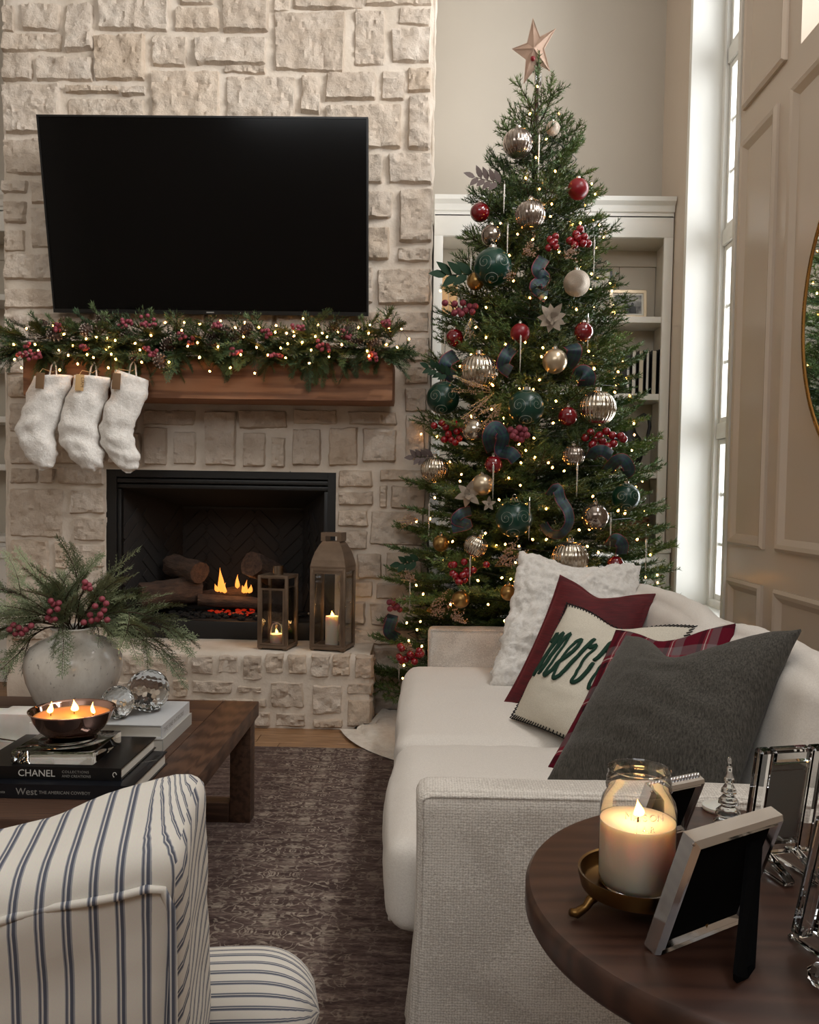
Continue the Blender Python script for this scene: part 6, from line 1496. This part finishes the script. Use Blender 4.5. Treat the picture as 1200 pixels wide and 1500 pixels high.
berry_pick(884, 642, [(-27, 0), (-19, -8), (-12, 2), (-17, 10), (-2, 4), (4, -10), (12, -4), (14, 8), (24, -3), (28, 1), (-16, 20), (6, 12), (-6, -4)], 6.2, 'berry_red', 'large bunch of glossy red berries at the right, under the ribbed silver bauble')
berry_pick(686, 836, blob(16, 26, 17), 5.5, 'berry_red', 'red berry bunch low on the tree above the sofa arm')
berry_pick(600, 957, blob(13, 19, 12), 5.5, 'berry_red', 'red berry bunch at the bottom left beside the hearth')
berry_pick(680, 451, [(-28, -5), (-14, -4), (-8, 4), (-2, -6), (2, 4), (8, -2), (12, 6), (-14, 8), (16, -2), (-4, 10)], 5, 'berry_frosted', 'frosted dull red berries at the left above the clear beads')
berry_pick(760, 636, [(-12, -6), (-6, -2), (0, -8), (4, 0), (8, -6), (-4, 6), (4, 8), (11, 2), (-9, 3)], 5.2, 'berry_frosted', 'frosted dull red berries beside the plaid bow in the middle')
berry_pick(582, 885, blob(9, 12, 8), 4.5, 'berry_frosted', 'dark berries at the far left above the hearth')
# ------------------------------------------------------------------ silver flowers and leaf picks
def flower(px, py, rpx, label, petals, mat='rose_glitter'):
    p = on_tree(px, py, 0.99, 0.05); s = p.y * MPP; t = thing('glitter_flower', p, label, 'flower'); R0 = rpx * s
    for k in range(petals + 5):
        a = 2 * PI * k / petals + 0.3 if k < petals else 2 * PI * (k - petals) / 5 + 0.9; d = V(math.cos(a), -0.28 - 0.15 * (k % 2) - (0.6 if k >= petals else 0), math.sin(a)); MB().leaf((0, -0.004 if k >= petals else 0, 0), d, (0, -1, 0), R0 * (1 if k % 2 else 0.8) * (0.6 if k >= petals else 1), R0 * 0.42, 0.18 if k % 2 else -0.1, 6).build('petal', mat, t, smooth=True)
    mb = MB()
    for k in range(7): mb.ball((0.006 * math.cos(k), -0.012, 0.006 * math.sin(k * 1.0)), 0.004, 1)
    mb.build('centre', 'chrome_cap', t)
flower(808, 467, 27, 'silver glitter poinsettia in the upper middle of the tree', 9, 'glitter_champagne'); flower(686, 724, 25, 'champagne glitter flower beside the satin bauble at lower left', 6, 'glitter_champagne'); flower(716, 738, 14, 'small glitter flower right of the lower champagne flower', 5, 'glitter_champagne')
def leaf_pick(px, py, ang, n, llen, lw, mat, label, spread=50):
    p = on_tree(px, py, 0.98, 0.0); s = p.y * MPP; t = thing('leaf_pick', p, label, 'leaf pick'); d0 = V(math.cos(R(ang)), -0.25, math.sin(R(ang))).normalized(); L = n * llen * s * 0.28
    MB().tube([V(0, 0.03, 0), d0 * L * 0.5, d0 * L], 0.002, 5).build('stem', 'bark', t)
    for k in range(n):
        q = d0 * L * (0.25 + 0.75 * k / max(1, n - 1)); a = R(ang + (spread if k % 2 else -spread) * (1 if k < n - 1 else 0)); d = V(math.cos(a), -0.2 - 0.1 * (k % 3), math.sin(a))
        MB().leaf(q, d, (0, -1, 0.2), llen * s, lw * s, 0.08, 4).build('leaf', mat, t, smooth=True)
leaf_pick(745, 272, 172, 9, 20, 9, 'plum_leaf', 'grey taupe leaf sprig at the upper left edge', 55)
leaf_pick(704, 402, 185, 6, 30, 13, 'dark_leaf', 'dark green notched leaves left of the topmost green bauble', 38); leaf_pick(668, 555, 160, 9, 17, 8, 'dark_leaf', 'dark glossy leaves at the left edge against the stone', 50)
leaf_pick(642, 668, 185, 8, 16, 8, 'plum_leaf', 'plum dark leaves at the left edge over the chimney', 50); leaf_pick(622, 820, 190, 7, 18, 9, 'dark_leaf', 'dark leaves low on the left side of the tree', 45)
# ------------------------------------------------------------------ glitter sprays
def spray(px, py, ang, L, n, label, mat='rose_glitter'):
    p = on_tree(px, py, 0.98, 0.03); s = p.y * MPP; t = thing('glitter_spray', p, label, 'spray', 'glitter sprays on the tree'); d0 = V(math.cos(R(ang)), -0.12, math.sin(R(ang))); rnd = random.Random(px); st = MB(); be = MB()
    for k in range(9):
        a = R(ang + rnd.uniform(-38, 38)); d = V(math.cos(a), rnd.uniform(-0.3, 0.1), math.sin(a)); ll = L * s * rnd.uniform(0.5, 1.0); st.tube([V(0, 0.01, 0), d * ll * 0.5, d * ll], 0.0011, 3)
        for q in range(n):
            f = rnd.uniform(0.25, 1.0); be.ball(d * ll * f + V(rnd.uniform(-1, 1), rnd.uniform(-1, 1), rnd.uniform(-1, 1)) * 0.010, rnd.uniform(0.0022, 0.0042), 1)
    st.build('twig', 'gold_satin', t); tag(be.build('beads', mat, t), kind='stuff')
for a in ((765, 372, 25, 34, 16, 'rose gold bead spray under the upper red berries'), (730, 405, 20, 26, 12, 'bead spray right of the topmost green bauble'), (826, 374, 15, 26, 12, 'pale bead spray above the champagne glitter bauble'), (725, 575, 195, 70, 26, 'gold bead spray reaching left across the ribbed gold bauble'), (735, 590, 235, 60, 18, 'gold bead spray pointing down left to the mottled bauble'), (725, 830, 35, 62, 24, 'rose gold bead spray low beside the fur pillow'), (625, 895, 10, 52, 22, 'champagne bead spray above the sofa arm corner'), (610, 850, 160, 34, 16, 'pale bead spray at lower left near the stone'), (660, 905, 20, 30, 14, 'copper bead spray right above the sofa arm'), (800, 298, 200, 40, 14, 'pale bead spray in the upper branches'), (690, 465, 280, 40, 14, 'clear bead spray under the frosted berries', 'icicle'), (612, 762, 170, 30, 14, 'bronze bead spray at the left edge over the stones'), (600, 940, 250, 20, 10, 'bead spray right above the lowest red berries')): spray(*a)
# ------------------------------------------------------------------ icicles
def icicle(px, y0, y1, label):
    p = on_tree(px, y0, 1.0, 0.05); s = p.y * MPP; L = (y1 - y0) * s; n = 40; vs = []
    t = thing('icicle', p, label, 'icicle', 'icicles on the Christmas tree'); mb = MB()
    mb.lathe([(0.0005 + 0.0042 * (k / n) ** 0.7 * (1 + 0.22 * math.sin(k * 1.9)), -L * (1 - k / n)) for k in range(n + 1)], 8); mb.build('spike', 'icicle', t, smooth=True)
    MB().tube([(0, 0, 0), (0.002, 0.01, 0.02), (0, 0.03, 0.03)], 0.001, 4).build('thread', 'chrome_cap', t)
for a in ((790, 198, 262, 'long icicle in the upper middle of the tree'), (739, 270, 312, 'icicle at upper left above the highest green bauble'), (744, 330, 386, 'icicle right of the topmost green bauble'), (871, 352, 405, 'icicle hanging clear at the right in front of the shelf'), (763, 492, 545, 'icicle below the bright red bauble'), (723, 682, 732, 'icicle over the satin bauble'), (776, 735, 792, 'icicle right of the lower green bauble'), (846, 682, 728, 'icicle below the small pleated bauble'), (629, 738, 790, 'icicle at left over the chimney stones'), (689, 818, 858, 'icicle over the low red berries'), (895, 758, 802, 'icicle under the right green bauble'), (947, 790, 848, 'icicle at the far right beside the window sill'), (601, 842, 900, 'icicle at lower left over the stone wall'), (585, 962, 998, 'lowest icicle under the bottom left berries'), (652, 488, 535, 'icicle at the left edge before the shelf'), (690, 378, 430, 'icicle left of the topmost green bauble'), (862, 465, 512, 'icicle below the dark red bauble at right')): icicle(*a)
# ------------------------------------------------------------------ ribbon tails: curling strips
def ribbon(pts, wpx, label, twist=0.0, deep=0.04):
    """pts = photograph points with a depth offset; a strip of ribbon along them"""
    base = on_tree(pts[0][0], pts[0][1], 0.98, 0.04); s = base.y * MPP; t = thing('plaid_ribbon', base, label, 'ribbon', 'plaid ribbons on the tree')
    P3 = [PY(p[0], p[1], base.y + p[2]) - base for p in pts]; C = []
    for i in range(len(P3) - 1):
        a, b, c, d = P3[max(i - 1, 0)], P3[i], P3[i + 1], P3[min(i + 2, len(P3) - 1)]
        for k in range(8): q = k / 8; C.append(0.5 * ((2 * b) + (c - a) * q + (2 * a - 5 * b + 4 * c - d) * q * q + (3 * b - a - 3 * c + d) * q ** 3))
    C.append(P3[-1]); vs = []; uv = []; fs = []; W = wpx * s; arc = 0
    for i, p in enumerate(C):
        d = (C[min(i + 1, len(C) - 1)] - C[max(i - 1, 0)]).normalized(); sd = d.cross(V(0, 1, 0)); sd = (sd.normalized() if sd.length > 0.05 else V(1, 0, 0)); sd = (sd * math.cos(twist * i / len(C)) + V(0, 1, 0) * math.sin(twist * i / len(C))).normalized()
        if i: arc += (p - C[i - 1]).length
        for j in range(5):
            f = j / 4 - 0.5; vs.append(p + sd * W * f + V(0, -1, 0) * 0.006 * (1 - 4 * f * f)); uv.append((0.001 + j / 4 * 0.998, arc / W))
        if i:
            for j in range(4): a = (i - 1) * 5 + j; fs.append((a, a + 1, a + 6, a + 5))
    MB().add(vs, fs).build('strip', 'ribbon', t, smooth=True, uv=uv)
ribbon([(797, 378, 0.06), (788, 395, -0.01), (797, 408, 0.03), (785, 420, -0.02), (801, 434, 0.04)], 19, 'plaid ribbon curl under the rose gold bead spray at upper centre')
ribbon([(752, 508, 0.05), (742, 520, -0.01), (737, 535, 0.0), (748, 545, 0.04)], 19, 'plaid ribbon fold left of the hanging icicle in mid tree')
ribbon([(668, 520, 0.05), (655, 528, -0.01), (652, 542, 0.0), (664, 552, 0.05)], 20, 'dark plaid ribbon at the left edge over the ribbed gold bauble')
ribbon([(836, 505, 0.03), (842, 512, -0.03), (838, 526, 0.0), (830, 536, 0.05)], 22, 'plaid ribbon fold right of the pearly bauble')
ribbon([(846, 558, 0.05), (853, 546, -0.02), (861, 552, -0.03), (858, 566, 0.03)], 24, 'plaid ribbon fold above the ribbed silver bauble')
ribbon([(722, 660, 0.06), (716, 640, -0.02), (726, 626, -0.02), (737, 640, -0.01), (734, 660, 0.03), (748, 664, -0.02), (757, 674, -0.02)], 20, 'plaid ribbon bow loop in the middle of the tree')
ribbon([(864, 672, 0.06), (872, 662, -0.01), (884, 660, -0.03), (895, 668, 0.01)], 17, 'plaid ribbon arch under the large berry bunch')
ribbon([(890, 690, 0.06), (902, 676, -0.01), (914, 674, -0.03), (922, 688, -0.01), (914, 694, 0.04)], 18, 'plaid ribbon fold at the right edge near the shelf')
ribbon([(690, 748, 0.05), (676, 752, -0.01), (668, 762, -0.01), (686, 768, 0.02), (662, 774, 0.0)], 15, 'dark plaid ribbon under the champagne flower')
ribbon([(806, 728, 0.05), (816, 716, 0.0), (822, 732, -0.01), (832, 748, -0.05), (834, 766, -0.06), (822, 782, -0.04), (805, 780, 0.02), (796, 766, 0.05)], 17, 'big dark plaid ribbon loop between the lower green and crackled baubles', 0.9)
ribbon([(893, 800, 0.05), (902, 790, -0.02), (912, 798, -0.02), (910, 812, 0.03)], 18, 'plaid ribbon fold low at the right')
ribbon([(568, 915, 0.05), (575, 905, -0.01), (570, 925, -0.01), (582, 935, 0.03)], 18, 'dark plaid ribbon at the bottom left beside the hearth')
# ------------------------------------------------------------------ tree lights
sl = thing('tree_lights', (TX, TY, 0.05), 'string of warm white fairy lights wound through the Christmas tree', 'string lights')
bme = MB().ball((0, 0, 0), 0.0046, 2, (1, 1, 1.4)).mesh('bulb', 'bulb', smooth=True)
random.seed(21); wire = MB(); prev = None; nbulb = 0
TL = [(787,128),(776,168),(818,168),(800,205),(785,232),(813,252),(790,278),(808,300),(770,262),(733,328),(806,318),(850,328),(758,344),(780,352),(838,330),(718,356),(746,375),(752,412),(866,402),(776,437),(799,437),(844,454),(712,451),(712,495),(769,502),(795,510),(862,515),(697,480),(690,520),(733,522),(740,505),(706,522),(793,523),(824,525),(790,557),(720,600),(761,570),(781,571),(722,565),(810,620),(688,645),(738,613),(737,622),(782,642),(783,670),(760,651),(803,678),(763,678),(676,695),(809,685),(762,711),(637,729),(674,705),(731,732),(771,738),(800,745),(741,752),(711,781),(663,793),(727,799),(740,797),(800,790),(860,800),(848,776),(863,775),(835,760),(795,835),(844,838),(755,824),(735,846),(748,848),(754,852),(676,844),(693,790),(620,870),(610,857),(685,878),(616,910),(596,912),(599,938),(618,946),(592,974),(590,993),(598,1012),(611,922),(739,909),(715,885),(660,885),(890,796),(933,790),(877,838),(905,748),(868,727),(884,770),(826,690),(900,690),(850,600),(900,575),(905,545),(870,540),(880,640),(925,660),(845,560),(770,660),(745,700),(690,610),(640,640),(630,760),(650,820),(700,850),(760,800),(820,800),(780,790)]
for (px, py) in TL + [(random.randint(600, 930), random.randint(300, 900)) for _ in range(20)]:
    p = on_tree(px, py, random.uniform(0.86, 0.99), 0.0) + V(0, -0.01, 0)
    if math.hypot(p.x - TX, p.y - TY) > prof(p.z) * 1.15: continue
    o = link('bulb', bme, sl); o.location = p - sl.location; o.rotation_euler = (random.uniform(-1, 1), random.uniform(-1, 1), 0)
# bulbs round the sides that face window and mirror
for k in range(60):
    z = random.uniform(0.4, 3.0); a = random.uniform(-0.5, 1.2); r = reach(a, z, prof(z) * 0.9); o = link('bulb', bme, sl); o.location = (math.cos(a) * r, math.sin(a) * r, z - 0.05)
wp = []
for k in range(420):
    z = 3.25 - 3.0 * k / 420; a = k * 0.33; r = reach(a, z, prof(z) * 0.80); wp.append((math.cos(a) * r, math.sin(a) * r, z - 0.05 + 0.02 * math.sin(k)))
wire.tube(wp, 0.0018, 4).build('wire', 'wire_green', sl)
# ------------------------------------------------------------------ star
sp_ = PY(781, 76, TY); st_ = thing('star_topper', sp_, 'rose gold five-pointed star on top of the Christmas tree', 'star')
s = TY * MPP; tips = [(-1, -46), (31, -32), (24, 26), (-12, 44), (-29, -4)]; vin = [(9, -20), (15, -4), (7, 17), (-9, 10), (-8, -12)]
def q3(p): return V(p[0] * s, 0, -p[1] * s)
for k in range(5):
    a, b, c = q3(tips[k]), q3(vin[k]), q3(vin[k - 1]); fr, bk = V(0, -0.035, 0), V(0, 0.035, 0)
    MB().add([a, b, fr], [(0, 1, 2)]).add([a, c, fr], [(0, 2, 1)]).add([a, b, bk], [(0, 2, 1)]).add([a, c, bk], [(0, 1, 2)]).build('point', 'rose_glitter', st_)
    MB().tube([b, a, c], 0.004, 5).build('rim', 'rose_glitter', st_); MB().tube([a, fr], 0.003, 5).build('ridge', 'rose_glitter', st_)
MB().ball((-0.004, -0.03, -0.05), 0.013, 2).build('red_bead', 'red_matte', st_, smooth=True)
MB().tube([(0.012, 0.0, -0.06), (0.014, 0.0, -0.17)], 0.006, 8).build('tube', 'chrome_cap', st_)
tpo = thing('topper_clip', (TX + 0.0, TY - 0.03, 3.36), 'small clear plastic clip holding the star at the tree tip', 'clip'); MB().lathe([(0.016, 0), (0.014, 0.06), (0.010, 0.075)], 12).build('sleeve', 'jar_glass', tpo, smooth=True); MB().tube([(0.012, 0, 0.07), (0.03, -0.01, -0.03), (0.045, -0.01, -0.06)], 0.0025, 5).build('tie', 'chrome_cap', tpo)
# ------------------------------------------------------------------ tree skirt
sk = MB(); n = 96; rings = [0.07, 0.15, 0.25, 0.35, 0.45, 0.55, 0.62, 0.70, 0.76, 0.785, 0.79, 0.80, 0.84, 0.88]
vs = []; fs = []; CX, CY = 0.45, 4.30
for j, r in enumerate(rings):
    for i in range(n):
        a = 2 * PI * i / n; x, y = CX + r * math.cos(a), CY + r * math.sin(a); hump = 0.014 * (1 + fbm((x, y, 0.4), 5, 4)) * (1 if r < 0.76 else 0.9) + (0.012 if r < 0.78 else 0.0)
        under = TX and x > -0.02 and y < 3.99
        z = 0.013 + (0.0005 if r > 0.786 else hump) + (0 if r < 0.786 else 0.002)
        rx = r
        x = CX + rx * math.cos(a); y = CY + rx * math.sin(a)
        y = min(y, 4.93)
        if x < CHR + 0.03: y = min(y, FACE - 0.06)
        x = min(x, 1.44)
        if x < HX1 + 0.03: y = min(y, HY0 - 0.03)
        if x > -0.03 and y < 4.0: z = 0.0125
        vs.append((x, y, z))
for j in range(len(rings) - 1):
    for i in range(n): fs.append((j * n + i, j * n + (i + 1) % n, (j + 1) * n + (i + 1) % n, (j + 1) * n + i))
o = sk.add(vs, fs).build('tree_skirt', 'sherpa', smooth=True, angle=60); tag(o, 'cream sherpa tree skirt on the floor beside the sofa', 'tree skirt')

# ================================================================== GARLAND ON THE MANTEL
gar = thing('garland', (-1.115, 4.26, MZ1), 'mixed evergreen garland with cones and berries along the mantel', 'garland')
gb = gar.location
random.seed(31)
GM = [cedar_frond(0.17, 41, 'garland_green', 0.3, 0.9), cedar_frond(0.15, 42, 'garland_green', 0.15, 0.9), cedar_frond(0.19, 43, 'garland_green', 0.45, 0.9), fir_bough(0.17, 44, ('garland_green', 'bark')), fir_bough(0.15, 45, ('garland_green', 'bark'))]
for k in range(262):
    x = MX0 - 0.02 + (MX1 - MX0 + 0.02) * ((k + random.random()) / 262); a = random.uniform(-1.3, 1.35)     # angle round the garland axis, 0 = toward the room, up = pi/2
    rr = 0.06; cy, cz = 4.20, MZ1 + 0.06
    ex = random.uniform(-1.6, 1.6)
    d = V(ex, -math.cos(a) * 0.75, math.sin(a) * 0.85 - 0.15)
    if cy > 4.2 and d.y > 0.3: d.y = 0.3
    o = link('sprig', random.choice(GM), gar); o.matrix_local = orient(V(x, cy - rr * math.cos(a), cz + rr * math.sin(a) * 0.6) - gb, d, random.uniform(-0.6, 0.6), random.uniform(0.75, 1.05))
gi = MB(); gp = [([v.co.copy() for v in me.vertices], [tuple(p.vertices) for p in me.polygons]) for me in GM]
for k in range(150):
    x = MX0 - 0.02 + (MX1 - MX0 + 0.02) * random.random(); vs, fs = random.choice(gp); m = orient(V(x, random.uniform(4.10, 4.20), MZ1 + random.uniform(0.0, 0.08)) - gb, V(random.choice((-1, 1)), random.uniform(-0.45, 0.0), random.uniform(-0.45, 0.35)), random.uniform(-0.8, 0.8), 0.9); gi.add([m @ v for v in vs], fs)
tag(gi.build('inner_foliage', 'garland_green', gar), kind='stuff')
for (x, dx) in ((MX0 + 0.02, -1), (MX1 - 0.02, 1)):
    for k in range(10): o = link('sprig', random.choice(GM), gar); o.matrix_local = orient(V(x, 4.2, MZ1 + 0.05) - gb, V(dx, random.uniform(-0.5, 0.2), random.uniform(-0.75, 0.3)), random.uniform(-0.6, 0.6), random.uniform(0.65, 0.9))
for px, py in ((515, 525), (330, 530), (470, 540), (60, 545), (455, 545)): o = link('sprig', GM[2], gar); o.matrix_local = orient(PY(px, py - 25, 4.14) - gb, V(random.uniform(-0.3, 0.3), -0.25, -1), random.uniform(-0.5, 0.5), 0.85)
MB().tube([(-0.93 + 0.155 * k, -0.03 + 0.015 * math.sin(k * 2.0), 0.05 + 0.01 * math.sin(k)) for k in range(13)], 0.018, 8).build('core', 'bark', gar, smooth=True)
def cone_mesh(r, seed):
    mb = MB(); rnd = random.Random(seed); n = 60
    mb.ball((0, 0, 0), r * 0.62, 2, (1, 1, 1.25)); nb = len(mb.f)
    for k in range(n):
        z = 1 - 2 * (k + 0.5) / n; a = k * 2.39996; rad = math.sqrt(1 - z * z); d = V(rad * math.cos(a), rad * math.sin(a), z * 0.9 + 0.35).normalized(); p = V(rad * math.cos(a), rad * math.sin(a), z * 1.25) * r * 0.55
        mb.leaf(p, d, (0, 0, 1), r * 0.62, r * 0.42, 0.2, 3)
    me = mb.mesh('pine_cone', ['cone', 'cone_tip'])
    for i, f in enumerate(me.polygons):
        if i >= nb and (i - nb) % 3 == 2: f.material_index = 1
    return me
CM = [cone_mesh(0.036, 1), cone_mesh(0.031, 2)]
for k, (px, py) in enumerate([(62, 478), (95, 473), (80, 490), (126, 483), (147, 477), (185, 490), (246, 505), (200, 523), (235, 528), (313, 490), (310, 505), (344, 496), (360, 483), (488, 479), (513, 485), (524, 499), (548, 506), (150, 470), (330, 485)]):
    o = link('pine_cone', CM[k % 2], gar); o.location = PY(px, py, 4.085 if py > 480 else 4.13) - gb; o.rotation_euler = (random.uniform(0.6, 2.2), random.uniform(-0.6, 0.6), random.uniform(0, 6))
def g_berries(px, py, wpx):
    c = PY(px, py, 4.065) - gb; t = bpy.data.objects.new('berry_cluster', None); COL.objects.link(t); t.parent = gar; t.location = c; rnd = random.Random(px)
    berries_part(t, [V(rnd.uniform(-1, 1) * wpx * 0.0034, rnd.uniform(-0.015, 0.01), rnd.uniform(-1, 1) * wpx * 0.0026) for _ in range(10)], 0.0105, 'berry_frosted')
for a in ((35, 512, 12), (126, 510, 9), (52, 523, 8), (222, 514, 10), (272, 497, 11), (184, 475, 9), (217, 471, 12), (86, 480, 7), (318, 478, 7), (391, 489, 7), (437, 479, 8), (344, 517, 9), (403, 526, 10), (474, 507, 9), (504, 489, 9), (547, 522, 8), (566, 474, 6)): g_berries(*a)
gl = thing('garland_lights', (-1.115, 4.2, MZ1 + 0.02), 'warm white fairy lights strung along the mantel garland', 'string lights')
G7 = [(155,165),(310,150),(375,198),(205,258),(345,292),(428,265),(400,322),(510,318),(455,372),(548,335),(350,408),(125,395),(85,345),(565,215),(675,235),(640,275),(620,292),(652,315),(678,345),(635,395),(792,252),(820,290),(830,362),(990,362),(885,205),(828,145),(968,130),(1065,175),(1080,130),(1168,335),(1158,248),(1100,268),(80,258),(225,295),(630,222),(505,225)]
G8 = [(10,130),(125,112),(205,150),(258,122),(335,148),(250,200),(322,258),(110,255),(235,298),(10,312),(65,390),(178,370),(312,400),(430,138),(425,175),(487,180),(528,172),(528,195),(578,100),(455,262),(493,238),(573,230),(385,300),(482,315),(645,198),(683,180),(710,200),(660,135),(622,273),(612,345),(720,310),(768,175),(790,243),(882,150),(945,135),(938,180),(1035,243),(930,278),(940,305),(1095,258),(1118,158),(1160,212),(1005,120),(1050,150)]
pts = sorted([(x * 0.25, 440 + y * 0.25) for x, y in G7] + [(290 + x * 0.26667, 440 + y * 0.26667) for x, y in G8])
wpts = []
for px, py in pts:
    p = PY(px, py, 4.05 if py > 488 else 4.10) - gl.location; o = link('bulb', bme, gl); o.location = p; o.rotation_euler = (random.uniform(-1, 1), random.uniform(-1, 1), 0); wpts.append(p + V(0, 0.03, 0.0))
MB().tube(wpts, 0.0012, 4).build('wire', 'wire_green', gl)

# ================================================================== CEDAR BRANCHES IN THE VASE
FM = [cedar_frond(0.19, 51, lace=1.35), cedar_frond(0.15, 52, lace=1.35), cedar_frond(0.22, 53, droop=0.3, lace=1.35), cedar_frond(0.13, 54, lace=1.35)]
rim = V(VX, VY, CT + 0.285)
def cedar_branch(tip, nf, label, sag=0.05):
    base = V(VX + random.uniform(-0.02, 0.02), VY + random.uniform(-0.02, 0.02), CT + 0.03); t = thing('cedar_branch', base, label, 'branch', 'cedar branches in the vase')
    rm = rim + (V(tip.x, tip.y, rim.z) - rim).normalized() * 0.035 + V(0, 0, 0.01); mid = (rm + tip) / 2 + V(0, 0, sag)
    C = [base, base.lerp(rm, 0.6) , rm]; 
    for k in range(1, 9): q = k / 8; C.append(rm * (1 - q) ** 2 + mid * 2 * q * (1 - q) + tip * q * q)
    MB().tube([c - base for c in C], [0.0035] * 3 + [0.0032 * (1 - 0.08 * k) for k in range(8)], 6).build('stem', 'bark', t)
    for k in range(nf):
        q = 0.10 + 0.88 * k / max(1, nf - 1); i = min(len(C) - 2, 2 + int(q * 8)); p = C[i].lerp(C[i + 1], (q * 8) % 1.0) if i + 1 < len(C) else C[-1]; d = (C[min(i + 1, len(C) - 1)] - C[i - 1]).normalized()
        if k < nf - 1: d = (d + V(random.uniform(-1, 1), random.uniform(-1, 1), random.uniform(-0.5, 0.7)) * 0.75).normalized()
        o = link('frond', FM[2 if k == nf - 1 and sag < 0 else random.randrange(4)], t); o.matrix_local = orient(p - base, d, random.uniform(-0.8, 0.8), random.uniform(0.75, 1.05) * (0.75 if k == nf - 1 else 1))
random.seed(52)
for px, py, dY, nf, sag, lab in ((-8, 862, 0.0, 8, 0.06, 'cedar branch stretching highest to the left edge'), (-6, 925, -0.08, 8, 0.05, 'cedar branch reaching level to the left edge'), (22, 965, -0.10, 7, 0.08, 'cedar branch drooping down the left side of the vase'), (112, 838, 0.02, 8, 0.0, 'cedar branch standing tallest above the vase'), (70, 870, -0.05, 7, 0.02, 'cedar branch rising left of the tallest one'), (165, 875, 0.0, 7, 0.03, 'cedar branch rising right of the tallest one'), (222, 905, -0.04, 9, 0.07, 'cedar branch reaching right toward the fireplace'), (262, 928, -0.02, 10, 0.07, 'cedar branch stretching furthest right over the hearth'), (228, 952, -0.06, 8, 0.07, 'cedar branch hanging lowest at the right of the vase'), (85, 925, -0.14, 6, 0.05, 'cedar branch low over the front left shoulder of the vase'), (150, 918, -0.12, 7, 0.05, 'cedar branch low over the front right shoulder of the vase'), (30, 895, 0.1, 7, 0.05, 'cedar branch behind the others at left'), (185, 915, 0.10, 7, 0.06, 'cedar branch behind the others at right'), (48, 905, -0.10, 8, 0.05, 'cedar branch just above the leftmost berries'), (140, 872, -0.06, 8, 0.02, 'cedar branch behind the right berry sprig'), (92, 880, -0.08, 8, 0.02, 'cedar branch in the middle of the bunch above the vase rim'), (212, 928, -0.10, 9, 0.06, 'cedar branch just above the lowest right one')):
    cedar_branch(PY(px, py, VY + dY), nf, lab, sag)
def berry_stem(px, py, offs, label):
    tip = PY(px, py, VY - 0.14); base = V(VX, VY, CT + 0.05); t = thing('berry_sprig', base, label, 'berry stem', 'berry stems in the vase'); s = tip.y * MPP; rnd = random.Random(px)
    MB().tube([(0, 0, 0), rim - base, (rim + tip) / 2 - base + V(0, 0, 0.03), tip - base], 0.0022, 5).build('stem', 'bark', t)
    pts = [tip - base + V(dx * s, -rnd.uniform(0, 0.02), -dy * s) for dx, dy in offs]; berries_part(t, pts, 0.0105, 'berry_frosted')
berry_stem(34, 917, [(-12, -2), (-4, 2), (8, 4), (16, -2), (2, 10), (-10, 11), (-16, 4)], 'frosted berry stem lying furthest left')
berry_stem(78, 895, [(0, -16), (1, -10), (10, -4), (-2, 0), (-7, 10), (4, 12), (-3, 14), (9, -12)], 'frosted berry stem left of the middle')
berry_stem(146, 893, [(4, -16), (12, -10), (-4, -6), (-14, 8), (-10, 16), (4, 6), (-2, 14), (1, 11), (-20, 18), (8, 0), (14, 14)], 'frosted berry stem right of the middle')
berry_stem(128, 852, [(0, 0), (3, 5), (-2, 8), (4, 10)], 'small frosted berry stem near the tallest branch')
# ------------------------------------------------------------------ sampling effort
SC.cycles.max_bounces = 7; SC.cycles.diffuse_bounces = 3; SC.cycles.glossy_bounces = 3; SC.cycles.transmission_bounces = 7; SC.cycles.transparent_max_bounces = 14
SC.cycles.caustics_reflective = False; SC.cycles.caustics_refractive = False
